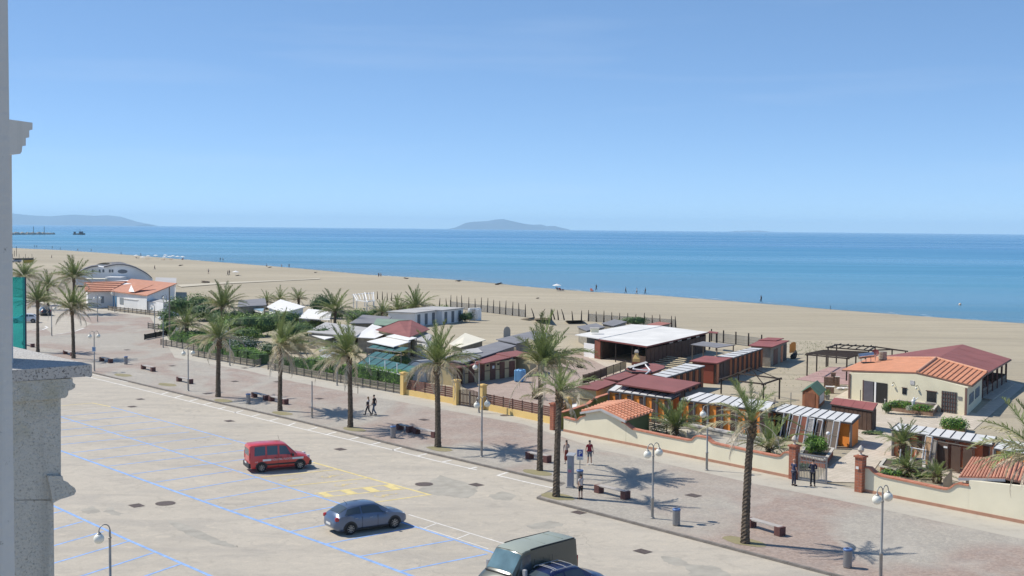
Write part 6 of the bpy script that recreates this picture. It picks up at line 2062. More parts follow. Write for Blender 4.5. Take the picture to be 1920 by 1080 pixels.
# --- blue-grey hatchback
BLU = paintm('blue_grey_paint', (.105, .145, .225), .4)
st_h = [(-2.16, .56, .42, .62, .68, .50), (-2.08, .74, .32, .80, .88, .58), (-1.98, .82, .26, .92, 1.02, .60), (-1.80, .87, .22, .985, 1.16, .60), (-1.35, .89, .20, 1.0, 1.385, .57), (-1.0, .895, .20, .985, 1.45, .575), (-.4, .895, .20, .955, 1.485, .58), (.1, .895, .20, .93, 1.465, .575), (.38, .895, .20, .92, 1.41, .56), (1.16, .885, .20, .89, .985, .68), (1.3, .88, .20, .87, .965, .68), (1.72, .86, .22, .80, .88, .63), (1.98, .80, .26, .70, .77, .55), (2.1, .70, .30, .60, .66, .46), (2.18, .50, .34, .50, .54, .36)]
def hatch_extras(t, st):
    vbox(t, 'headlight', (1.86, .64, .66), (.34, .2, .15), LAMPW, True, -.45)
    vbox(t, 'tail_light', (-2.0, .70, .86), (.22, .22, .2), LAMPR, True, .35)
    vbox(t, 'mirror', (.80, .97, .95), (.13, .18, .13), BLU, True)
    vbox(t, 'door_handle', (-.1, .893, .80), (.17, .025, .035), CHROME, True); vbox(t, 'door_handle', (-.95, .897, .84), (.17, .025, .035), CHROME, True)
    vbox(t, 'rear_plate', (-2.17, 0, .56), (.02, .52, .12), PLATE); vbox(t, 'grille', (2.14, 0, .44), (.1, .7, .14), PLAST)
    for x in (.30, -.62):
        vbox(t, 'door_seam', (x, .894, .58), (.012, .012, .62), M('seam_dark_blue', (.015, .02, .035), .6, .1, 2), True, bev=False)
    vbox(t, 'sill_trim', (-.05, .868, .24), (2.0, .04, .07), PLAST, True)
    g = MB(); g.tube([(-1.1, 0, 1.45), (-1.3, 0, 1.66)], .009, 5); g.build('aerial', PLAST, t)
ra, rb_ = P(655, 1003, LOT), P(741, 990, LOT)
h_ = heading(ra, rb_)
c_ = (ra + rb_) / 2
nrm = Vector((-math.sin(h_), math.cos(h_), 0))
vehicle('blue_hatchback', 'blue-grey hatchback car parked alone in the blue bays', 'car', Vector((c_.x, c_.y, LOT)) + nrm * .84, h_, st_h, (-1.30, 1.30), .32, BLU,
        [('side_window', (-1.60, -1.38), (-.68, -.68), 4.16, 4.88, True), ('side_window', (-.58, -.58), (.86, .42), 4.16, 4.88, True), ('windscreen', .44, 1.12, 5.15, 8.85, False), ('rear_window', -1.86, -1.36, 5.2, 8.8, False)], extras=hatch_extras)
# --- grey-green panel van
GRN = paintm('grey_green_paint', (.07, .08, .062), .1)
GRNR = M('pale_green_roof', (.30, .335, .29), .5, .05, .6)
st_p = [(-2.42, .86, .42, 1.1, 2.02, .74), (-2.38, .95, .34, 1.12, 2.12, .80), (-2.2, .985, .28, 1.15, 2.16, .83), (0, .985, .28, 1.15, 2.17, .84), (.92, .985, .28, 1.15, 2.14, .83), (1.14, .98, .28, 1.14, 2.06, .80), (1.72, .965, .28, 1.12, 1.30, .80), (1.85, .95, .28, 1.1, 1.2, .78), (2.2, .90, .30, .92, 1.02, .70), (2.36, .82, .34, .74, .82, .6), (2.43, .66, .38, .6, .64, .5)]
def pvan_extras(t, st):
    g = MB()
    q = []
    for x in (-2.405, -2.2, -1, 0, .9, 1.12):
        q.append([surf(st, x, k) + Vector((0, 0, .012)) for k in (5.35, 6, 7, 8, 8.65)])
    g.add([p for r_ in q for p in r_], [(i * 5 + j, (i + 1) * 5 + j, (i + 1) * 5 + j + 1, i * 5 + j + 1) for i in range(5) for j in range(4)])
    g.build('roof_skin', GRNR, t, smooth=True)
    for k in (5.25, 8.75):
        g = MB(); g.tube([surf(st, x, k) + Vector((0, 0, .03)) for x in (-2.3, 0, .6)], .028, 6); g.build('roof_rail', PLAST, t)
    for x in (-1.7, -.5): vbox(t, 'roof_rib', (x, 0, 2.195), (.05, 1.2, .015), GRNR, bev=False)
    vbox(t, 'mirror', (1.28, 1.12, 1.30), (.14, .2, .34), CHROME, True)
    vbox(t, 'headlight', (2.26, .66, .84), (.2, .34, .26), LAMPW, True, -.3)
    vbox(t, 'tail_light', (-2.4, .84, 1.1), (.08, .14, .5), LAMPR, True)
    vbox(t, 'front_bumper', (2.36, 0, .44), (.22, 1.7, .34), PLAST); vbox(t, 'wiper_tray', (1.78, 0, 1.235), (.2, 1.5, .03), PLAST)
    vbox(t, 'side_trim', (-.4, .99, .68), (3.4, .03, .16), PLAST, True)
    for x in (.55, -.6, -.02): vbox(t, 'door_seam', (x, .985, 1.1), (.015, .014, 1.3), M('seam_dark_green', (.03, .035, .03), .6, .1, 2), True, bev=False)
    vbox(t, 'door_emblem', (1.0, .99, .92), (.24, .012, .24), YELLOW, True, bev=False)
pr, pf = P(1080, 1009, 2.0), P(956, 1043, 2.0)
h_ = heading(pr, pf)
d_ = (pf - pr).normalized(); nrm = Vector((-d_.y, d_.x, 0))
near = nrm if nrm.dot(-pr) > 0 else -nrm
org = pr + d_ * 2.36 - near * .83
vehicle('green_van', 'grey-green panel van with pale roof cut by the bottom edge', 'van', (org.x, org.y, LOT), h_, st_p, (-1.45, 1.5), .34, GRN,
        [('side_window', (.66, .66), (1.60, 1.2), 4.12, 4.86, True), ('windscreen', 1.16, 1.705, 5.12, 8.88, False)], extras=pvan_extras)
for o in [x for x in bpy.data.objects if x.name.startswith('windscreen') and x.parent and x.parent.name == 'green_van']:
    o.data.materials.clear(); o.data.materials.append(M('reflection_tint_windscreen', (.12, .20, .23), .08, .3, 1.2, spec=.8))  # bluish base colour stands in for the reflection on the glass
# --- dark blue car with roof bars
NAVY = paintm('dark_navy_paint', (.012, .02, .085), .3)
def navy_extras(t, st):
    hatch_extras_min(t, st)
    for x in (-1.05, -.92, -.35, .1): 
        g = MB(); g.tube([(x, -.56, 1.51), (x, -.3, 1.55), (x, .3, 1.55), (x, .56, 1.51)], .016, 6); g.build('roof_bar', CHROME, t)
    for y in (.52, -.52):
        g = MB(); g.tube([(-1.3, y, 1.46), (-1.2, y, 1.52), (.15, y, 1.52), (.3, y, 1.44)], .02, 6); g.build('roof_rail', CHROME, t)
def hatch_extras_min(t, st):
    vbox(t, 'headlight', (1.86, .64, .66), (.34, .2, .15), LAMPW, True, -.45)
    vbox(t, 'tail_light', (-1.78, .73, 1.0), (.3, .18, .3), LAMPR, True, .2)
    vbox(t, 'mirror', (.80, .97, .95), (.13, .18, .13), NAVY, True); vbox(t, 'rear_plate', (-2.17, 0, .56), (.02, .52, .12), PLATE)
pc = P(1043, 1066, 1.42)
hn = heading(P(1005, 1075, 1.4), P(1092, 1052, 1.4))
vehicle('navy_car', 'dark blue car with silver roof bars beside the green van, at the bottom edge', 'car', (pc.x + .35, pc.y + .9, LOT), hn, st_h, (-1.3, 1.3), .32, NAVY,
        [('side_window', (-1.60, -1.38), (-.68, -.68), 4.16, 4.88, True), ('side_window', (-.58, -.58), (.86, .42), 4.16, 4.88, True), ('windscreen', .44, 1.12, 5.15, 8.85, False), ('rear_window', -1.86, -1.36, 5.2, 8.8, False)], extras=navy_extras)
# --- far-left cars
WHP = paintm('white_car_paint', (.62, .63, .65))
BLK = paintm('black_car_paint', (.02, .022, .03), .2)
GRY = paintm('grey_car_paint', (.30, .32, .35), .4)
def simple(label, u, v, h_, p_, name):
    b = P(u, v)
    vehicle(name, label, 'car', b, h_, st_h, (-1.3, 1.3), .32, p_, [('side_window', (-1.60, -1.38), (-.68, -.68), 4.16, 4.88, True), ('side_window', (-.58, -.58), (.86, .42), 4.16, 4.88, True), ('windscreen', .44, 1.12, 5.15, 8.85, False), ('rear_window', -1.86, -1.36, 5.2, 8.8, False)], extras=lambda t, st: (vbox(t, 'tail_light', (-1.98, .70, .86), (.22, .22, .2), LAMPR, True, .35), vbox(t, 'headlight', (1.86, .64, .66), (.34, .2, .15), LAMPW, True, -.45)))
simple('white hatchback seen partly through the teal glass at the left edge', 47, 605, R(195), WHP, 'white_hatchback')
simple('black car behind the leftmost palm trunk at the plaza', 84, 591, R(120), BLK, 'black_car')
simple('silver car behind the far palms by the sand at the left edge', 30, 492, R(185), GRY, 'silver_car')
simple('pale car parked beside the blue and white hut in the garden', 577, 607, R(160), GRY, 'garden_car')

# ================================================================ STREET FURNITURE
GLOBE = M('lamp_globe', (.72, .68, .50), .4, .04, 2)
STEEL = M('galvanised_steel', (.34, .33, .31), .5, .12, 3, metal=.4)
def post_mesh(h):
    g = MB()
    g.lathe((0, 0, 0), [(.13, 0), (.13, .05), (.085, .08), (.08, 1.1), (.095, 1.12), (.095, 1.18), (.06, 1.22), (.055, h - .5), (.075, h - .48), (.075, h - .42), (.05, h - .4), (.045, h)], 10)
    return g.mesh('post', STEEL, 40)
PM42 = post_mesh(4.0)
g = MB()
g.tube([(0, 0, 3.95)] + [(.24 - .24 * math.cos(a), 0, 4.0 + .26 * math.sin(a)) for a in [R(18 * k) for k in range(11)]] + [(.48, 0, 3.92)], .026, 6)
ARMM = g.mesh('arm', STEEL, True)
g = MB(); g.ball((0, 0, -.21), .22, 18); GLM = g.mesh('globe', GLOBE, True)
g = MB(); g.lathe((0, 0, 0), [(.09, -.02), (.10, .02), (.05, .06), (.03, .1)], 10); CAPM = g.mesh('globe_cap', STEEL, 40)
GL2 = 'double-globe lamps along the kerb'
GL1 = 'single-globe lamps along the walls'
def lamp(u, v, label, dirs, h=4.2, z=0.0, group=GL2, vt=None, dy=None):
    b = P(u, v, z)
    if vt: h = zat(b, u, vt) - z
    t = thing('street_lamp', label, 'street lamp', b, 0, group)
    s = h / 4.24
    inst('post', PM42, t, scale=Vector((1, 1, s)))
    for a in dirs:
        rot = Matrix.Rotation(a, 4, 'Z')
        dz = Matrix.Translation((0, 0, 4.0 * s - 4.0))
        ar = inst('arm', ARMM, t, M=dz @ rot)
        tip = rot @ Vector((.48, 0, 3.90)) + Vector((0, 0, 4.0 * s - 4.0))
        inst('globe_cap', CAPM, t, loc=tip)
        inst('globe', GLM, t, loc=tip - Vector((0, 0, .0)))
    return t
ab = math.atan2(BA.y, BA.x)
lamp(1223, 972, 'double-globe lamp between the striped bin and the palm shadows, right of the pay machine', (ab, ab + math.pi), vt=832)
lamp(1651, 1084, 'double-globe lamp nearest the viewer, in front of the right cream wall', (ab, ab + math.pi), vt=912)
lamp(903, 857, 'double-globe lamp in front of the long brown slat fence', (ab, ab + math.pi), vt=744)
lamp(353, 733, 'double-globe lamp left of the ragged street palm', (ab, ab + math.pi), vt=652)
lamp(177, 696, 'double-globe lamp with a small square sign, beside the stone ledge', (ab, ab + math.pi), vt=621)
lamp(1325, 882, 'single-globe lamp against the cream wall, in front of the spiky palm', (ab + math.pi,), group=GL1, vt=760)
lamp(898, 774, 'single-globe lamp at the right yellow gate pillar', (ab + math.pi,), group=GL1, vt=676)
lamp(632, 723, 'single-globe lamp hidden by the crown of the palm before the teal roof', (ab + math.pi,), group=GL1, vt=640)
lamp(431, 686, 'single-globe lamp by the bright green hedge strip', (ab + math.pi,), group=GL1, vt=613)
lamp(306, 652, 'single-globe lamp in front of the leftmost garden board fence', (ab + math.pi,), group=GL1, vt=588)
lamp(290, 627, 'single-globe lamp beside the black timber barrier', (ab + math.pi,), group=GL1, vt=572)
lamp(215, 585, 'single-globe lamp before the white house front', (ab + math.pi,), group=GL1, vt=545)
lamp(183, 604, 'left one of two close twin-globe lamps on the far plaza', (ab, ab + math.pi), vt=553)
lamp(312, 592, 'single-globe lamp at the gable end of the white house', (ab + math.pi,), group=GL1, vt=553)
t = thing('lamp_post', 'plain steel pole without a visible globe, left of the third big palm', 'pole', P(585, 784))
inst('post', PM42, t, scale=Vector((1, 1, .78)))
lamp(207, 1128, 'lone single-globe lamp rising from the bottom edge near the left pillar', (ab + math.pi,), z=LOT, group='car park lamps', vt=985)
lamp(97, 630, 'thin far lamp pole between the two leftmost palms', (ab,), group=GL1, vt=572)
t = thing('utility_pole', 'tall dark wooden pole beside the gable of the white house', 'pole', P(318, 632))
g = MB(); g.tube([(0, 0, 0), (0, 0, zat(P(318, 632), 318, 537))], [.13, .09], 8); g.build('pole', SLATG, t)
REDST = M('dark_red_stone', (.125, .055, .05), .85, .2, 5, .2)
def bench(a, b, label, slab=True):
    A, B_ = P(*a), P(*b)
    c = (A + B_) / 2
    d = B_ - A
    t = thing('stone_bench', label, 'bench', c, math.atan2(d.y, d.x), 'stone block benches on the promenade')
    L_ = d.length / 2
    for s in (-1, 1):
        g = MB(); g.box((s * L_, 0, .24), (.42, .46, .48)); o = g.build('block', REDST, t)
        mo = o.modifiers.new('bevel', 'BEVEL'); mo.width = .02; mo.segments = 2
    g = MB(); g.box((0, 0, .45), (2 * L_ + .1, .40, .07)); g.build('seat_slab', M('seat_slab', (.42, .39, .36), .85, .12, 3), t)
for a in (((45, 646.5), (61, 651), 'stone bench nearest the teal glass, left of the leftmost palm trunk'), ((122.5, 664), (136, 667.5), 'stone bench half hidden by the second palm trunk'), ((191, 677), (207, 680.5), 'stone bench between the signed lamp and the leftmost bin'), ((269, 692), (287, 696.5), 'stone bench right of the leftmost bin'),
          ((336, 715), (357, 719.5), 'stone bench behind the lamp left of the ragged palm'), ((477, 745), (499, 750.5), 'stone bench by the litter bin, in the ragged palm shadow'), ((509, 752), (535, 758), 'stone bench behind the bushy palm trunk'), ((781, 813), (815, 820.5), 'stone bench behind the trunk of the palm before the yellow wall'),
          ((993, 860), (1026, 867), 'stone bench behind the twin palm trunks'), ((1123, 923.5), (1172.5, 935.5), 'stone bench with a pale seat slab right of the boy at the pay machine'), ((1408, 988), (1462, 1004), 'stone bench right of the thin sparse palm'), ((750, 806), (768, 810.5), 'stone bench half in palm shadow right of the litter bin')):
    bench(*a)
def bin_(u, v, label, top=M('blue_bin_top', (.08, .16, .36), .5, .1, 3)):
    t = thing('litter_bin', label, 'litter bin', P(u, v), 0, 'round slatted litter bins')
    g = MB()
    pr = [(.17, 0), (.2, .02)]
    for k in range(9): pr += [(.21, .06 + .085 * k), (.21, .11 + .085 * k), (.195, .115 + .085 * k), (.195, .14 + .085 * k)]
    g.lathe((0, 0, 0), pr, 14); g.build('slatted_drum', METAL, t, smooth=30)
    g = MB(); g.lathe((0, 0, .83), [(.225, 0), (.23, .05), (.2, .09), (.13, .1), (.12, .06)], 14); g.build('top_ring', top, t, smooth=30)
    g = MB(); g.lathe((0, 0, .885), [(.125, 0), (.1, .012)], 12); g.build('opening', D_SHADE, t)
bin_(1268, 985, 'striped steel litter bin with blue rim right of the double-globe lamp')
bin_(1087, 908, 'litter bin beside the grey pay machine'); bin_(737, 821, 'litter bin left of the benches in the middle palm shadow'); bin_(465.5, 757, 'litter bin in front of the bench near the ragged palm'); bin_(236, 683, 'litter bin farthest left, between two stone benches'); bin_(1589, 1064, 'litter bin nearest the viewer, left of the nearest lamp')
t = thing('pay_machine', 'tall grey parking pay machine with a slanted top on the promenade', 'pay machine', P(1069.5, 914), R(-20))
hp = 2.02
g = MB(); g.box((0, 0, hp / 2), (.36, .34, hp)); o = g.build('cabinet', M('machine_grey', (.26, .28, .34), .5, .08, 2), t)
mo = o.modifiers.new('bevel', 'BEVEL'); mo.width = .03; mo.segments = 2
g = MB(); g.box((.04, -.06, hp + .06), (.5, .5, .06), M=Matrix.Rotation(R(12), 4, 'X')); g.build('solar_top', M('machine_top', (.36, .38, .42), .4, .06, 2), t)
g = MB(); g.box((0, -.18, 1.32), (.22, .02, .2)); g.build('screen', M('screen_green', (.20, .26, .28), .3, .1, 2), t)
g = MB(); g.box((0, -.18, 1.06), (.2, .02, .16)); g.build('button_panel', M('machine_pink', (.45, .18, .25), .5, .1, 2), t)
g = MB(); g.box((0, 0, .04), (.46, .44, .08)); g.build('plinth', CONC, t)
SGNW, SGNB = M('sign_white', (.72, .72, .70), .5, .03, 2), M('sign_blue', (.02, .05, .33), .45, .05, 2)
def textmesh(body, size):
    cu = bpy.data.curves.new('lettering', 'FONT'); cu.body = body; cu.size = size; cu.extrude = .004; cu.align_x = 'CENTER'; cu.align_y = 'CENTER'; cu.offset = .012
    o = bpy.data.objects.new('tmp', cu); COL.objects.link(o)
    dg = bpy.context.evaluated_depsgraph_get(); me = bpy.data.meshes.new_from_object(o.evaluated_get(dg)); bpy.data.objects.remove(o)
    me.materials.clear(); me.materials.append(SGNW)
    return me
def parking_sign(u, vb, v0, v1, label, w_=.42):
    b = P(u, vb)
    z1, z0 = zat(b, u, v0), zat(b, u, v1)
    t = thing('parking_sign', label, 'sign', b, R(-4))
    g = MB(); g.tube([(0, 0, 0), (0, 0, z1 - .05)], .03, 8); g.build('pole', STEEL, t)
    h_ = z1 - z0
    g = MB(); g.box((0, -.045, (z0 + z1) / 2), (w_, .02, h_)); g.build('plate', SGNW, t)
    g = MB(); g.box((0, -.06, z1 - h_ * .38), (w_ * .8, .012, h_ * .6)); g.build('blue_panel', SGNB, t)
    lo = inst('lettering', textmesh('P', h_ * .58), t, loc=(0, -.07, z1 - h_ * .39)); lo.rotation_euler = (math.pi / 2, 0, 0)
    g = MB()
    for k in range(2): g.box((0, -.058, z0 + h_ * (.06 + .08 * k)), (w_ * .6, .006, .02))
    g.build('small_print', M('sign_grey', (.3, .32, .36), .5, .05, 2), t)
parking_sign(1087, 897, 842, 862, 'white and blue parking sign with a letter P beside the pay machine')
b = P(177, 696); z1, z0 = zat(b, 177, 650), zat(b, 177, 659)
t = thing('lamp_sign', 'small square blue sign fixed to the signed lamp by the stone ledge', 'sign', b + Vector((0, -.1, 0)), R(-4))
g = MB(); g.box((0, 0, (z0 + z1) / 2), (.42, .02, z1 - z0)); g.build('plate', SGNW, t); g = MB(); g.box((0, -.013, (z0 + z1) / 2), (.32, .01, (z1 - z0) * .8)); g.build('blue_panel', M('sign_mid_blue', (.16, .27, .45), .5, .05, 2), t)
t = thing('bike_stand', 'thin steel post with a little cross bar at the grey board fence', 'post', P(671, 738))
g = MB(); g.tube([(0, 0, 0), (0, 0, 1.0)], .03, 6); g.tube([(-.25, 0, .62), (.05, 0, .62)], .02, 5); g.build('post', POST_D, t)
# ================================================================ THE VIEWER'S BUILDING, at left
FAC = NT('shaded_render')
_c = FAC.mix(FAC.noise(6, 6, .7), (.56, .56, .51), (.70, .69, .64))
_c = FAC.mix(FAC.ramp(FAC.noise(70, 5, .7), [(.36, .6), (.46, 0)]), _c, (.17, .17, .15))
_c = FAC.mix(FAC.ramp(FAC.noise(2.2, 4, .6), [(.55, 0), (.72, .4)]), _c, (.40, .37, .20))
_s = FAC.noise(5, 5, .6, FAC.mapv((1, 1, .07)))
_c = FAC.mix(FAC.ramp(_s, [(.34, .5), (.48, 0)]), _c, (.30, .30, .27))
FAC.bump(FAC.noise(34, 6, .7), 1.0, .03)
FAC = FAC.done(_c, .95)
FACP = NT('smooth_grey_render')
_c = FACP.mix(FACP.noise(3, 5, .6), (.54, .545, .52), (.67, .67, .645))
_c = FACP.mix(FACP.ramp(FACP.noise(9, 5, .65, FACP.mapv((1, 1, .03))), [(.36, .55), (.5, 0)]), _c, (.40, .41, .38))
_c = FACP.mix(FACP.ramp(FACP.noise(30, 4, .7), [(.27, .8), (.33, 0)]), _c, (.22, .22, .2))
FACP.bump(FACP.noise(40, 5), .35, .01)
FACP = FACP.done(_c, .92)
LEDG = NT('speckled_ledge')
_c = LEDG.mix(LEDG.noise(16, 5, .7), (.40, .39, .37), (.56, .54, .51))
_c = LEDG.mix(LEDG.ramp(LEDG.noise(75, 4, .7), [(.38, .85), (.48, 0)]), _c, (.07, .07, .07))
LEDG.bump(LEDG.noise(60, 4), .6, .01)
LEDG = LEDG.done(_c, .95)
def face_pt(u, v, y=8.0, ref=(117, 760)):
    c = at_depth(*ref, y).dot(EA)
    r_ = ray(u, v)
    s = c / r_.dot(EA)
    return Vector((r_.x * s, r_.y * s, CH + r_.z * s))
def face_poly(g, px, y, depth, z_clip=None, off=0.0):
    q = [face_pt(u, v, y) - EA * off for u, v in px]
    k = len(q)
    b = [p - EA * depth for p in q]
    # outline is seen from its EA side
    nr = Vector((0, 0, 0))
    for i in range(k): nr += (q[i] - q[0]).cross(q[(i + 1) % k] - q[0])
    if nr.dot(EA) < 0: q, b = q[::-1], b[::-1]
    g.add(q + b, [tuple(range(k)), tuple(range(2 * k - 1, k - 1, -1))] + [(i, k + i, k + (i + 1) % k, (i + 1) % k) for i in range(k)])
fb = thing('apartment_facade', 'shaded grey render facade of the viewer\'s building with stepped cornice and stone ledge', 'building', P(-60, 1400, 0) * 0 + Vector((-4.2, 7.2, LOT)))
g = MB()
pe = face_pt(21.5, 560, 3.2, (21.5, 560))
pc_ = pe - BA * .5 - EA * .12
g.box((pc_.x, pc_.y, 10), (.24, 1.0, 20.3), rz=math.atan2(BA.y, BA.x) - math.pi / 2)
g.build('near_wall', FACP, fb, w=True)
g = MB(); face_poly(g, [(-60, 284), (22, 286), (25, 700), (-60, 700)], 8.4, .5); g.build('wall_strip', FACP, fb, w=True)
g = MB(); face_poly(g, [(-60, 217), (12, 223), (61, 230), (61, 243), (55, 244.5), (55, 257.5), (48.5, 259), (48.5, 273), (42, 274), (41, 284), (38, 288.5), (-60, 293)], 8.0, .7); g.build('cornice', FACP, fb, w=True)
g = MB(); face_poly(g, [(-60, 717), (117, 707), (117.5, 893), (104, 940), (-60, 940)], 8.0, .5, off=.03)
q0, q1 = face_pt(-60, 938), face_pt(103.5, 938)
g.prism([Vector((p.x, p.y, LOT)) - EA * .03 for p in (q0, q1, q1 - EA * .5, q0 - EA * .5)], [p - EA * .03 for p in (q0, q1, q1 - EA * .5, q0 - EA * .5)])
g.build('pillar', FAC, fb, w=True)
g = MB(); face_poly(g, [(-60, 699), (36, 693), (172, 683.5), (173, 704), (170, 707.5), (163, 706), (-60, 722)], 8.0, 2.6); g.build('ledge', LEDG, fb, w=True)
g = MB(); face_poly(g, [(-60, 721), (137, 709.5), (137, 717), (142, 721), (141, 727), (135, 731), (129, 733), (128, 741), (124, 745.5), (117, 747), (-60, 760)], 8.0, .56, off=.005); g.build('upper_moulding', FAC, fb, w=True)
g = MB(); face_poly(g, [(90, 892), (118, 893), (120, 903), (128, 904.5), (133, 910), (141, 915), (143.5, 921), (140, 928), (126, 933), (112, 937), (100, 944)], 8.0, .56, off=.006); g.build('lower_moulding', FAC, fb, w=True)
tg = thing('glass_screen', 'teal tinted glass balcony screen with a dark edge beside the stone ledge', 'screen', Vector((-4.9, 10.5, CH - 1.4)))
TEAL = NT('teal_screen_glass')
TEAL.b.inputs['Base Color'].default_value = (.10, .55, .52, 1)
tr_ = TEAL.n('ShaderNodeBsdfTransparent'); tr_.inputs[0].default_value = (.30, .84, .82, 1)
mx_ = TEAL.n('ShaderNodeMixShader'); mx_.inputs[0].default_value = .70
TEAL.b.inputs['Roughness'].default_value = .08
TEAL.lk(TEAL.b.outputs[0], mx_.inputs[1]); TEAL.lk(tr_.outputs[0], mx_.inputs[2]); TEAL.lk(mx_.outputs[0], TEAL.t.nodes['Material Output'].inputs[0])
g = MB(); face_poly(g, [(0, 519), (46, 520), (47.5, 690), (0, 690)], 10.6, .02); g.build('pane', TEAL.m, tg, w=True)
g = MB(); face_poly(g, [(46, 519.5), (49, 520), (50.5, 690), (47.5, 690)], 10.6, .05); g.build('edge_frame', M('dark_blue_metal', (.012, .03, .07), .4, .1, 2), tg, w=True)
# ================================================================ PEOPLE
SKIN = M('skin', (.46, .27, .19), .6, .06, 6)
HAIRD, HAIRB = M('dark_hair', (.03, .02, .015), .6, .2, 20), M('fair_hair', (.28, .19, .10), .6, .2, 20)
def cloth(key, col): return M(key, col, .9, .1, 8)
def skin_mesh(name, vs, es, rs, root, mat, sub=1):
    me = bpy.data.meshes.new('tmp')
    me.from_pydata([tuple(v) for v in vs], es, [])
    o = bpy.data.objects.new('tmp', me)
    COL.objects.link(o)
    sk = o.modifiers.new('skin', 'SKIN')
    sk.use_smooth_shade = True
    lay = me.skin_vertices[0] if me.skin_vertices else None
    if lay is None:
        bm = bmesh.new(); bm.from_mesh(me); bm.verts.layers.skin.verify(); bm.to_mesh(me); bm.free()
        lay = me.skin_vertices[0]
    for i, r_ in enumerate(rs):
        lay.data[i].radius = r_ if isinstance(r_, tuple) else (r_, r_)
        lay.data[i].use_root = (i == root)
    if sub:
        sd = o.modifiers.new('sub', 'SUBSURF'); sd.levels = sub; sd.render_levels = sub
    dg = bpy.context.evaluated_depsgraph_get()
    out = bpy.data.meshes.new_from_object(o.evaluated_get(dg))
    out.name = name
    bpy.data.objects.remove(o)
    out.materials.clear(); out.materials.append(mat)
    return out
def figure(pose, build=1.0, hands=True):
    """joints of a 1.70 m figure facing +y; returns dict of points"""
    J = dict(pelvis=(0, 0, .93), waist=(0, 0, 1.06), chest=(0, .01, 1.26), neckb=(0, 0, 1.41), neck=(0, .01, 1.48), head=(0, .03, 1.56), crown=(0, .025, 1.66),
             shL=(-.175, 0, 1.38), elL=(-.225, -.02, 1.10), wrL=(-.23, .05, .87), paL=(-.225, .07, .80),
             shR=(.175, 0, 1.38), elR=(.225, -.02, 1.10), wrR=(.23, .05, .87), paR=(.225, .07, .80),
             hiL=(-.09, 0, .88), knL=(-.095, .02, .48), anL=(-.095, -.01, .08), toL=(-.105, .13, .035),
             hiR=(.09, 0, .88), knR=(.095, .02, .48), anR=(.095, -.01, .08), toR=(.105, .13, .035))
    J.update(pose or {})
    return {k: Vector(v) for k, v in J.items()}
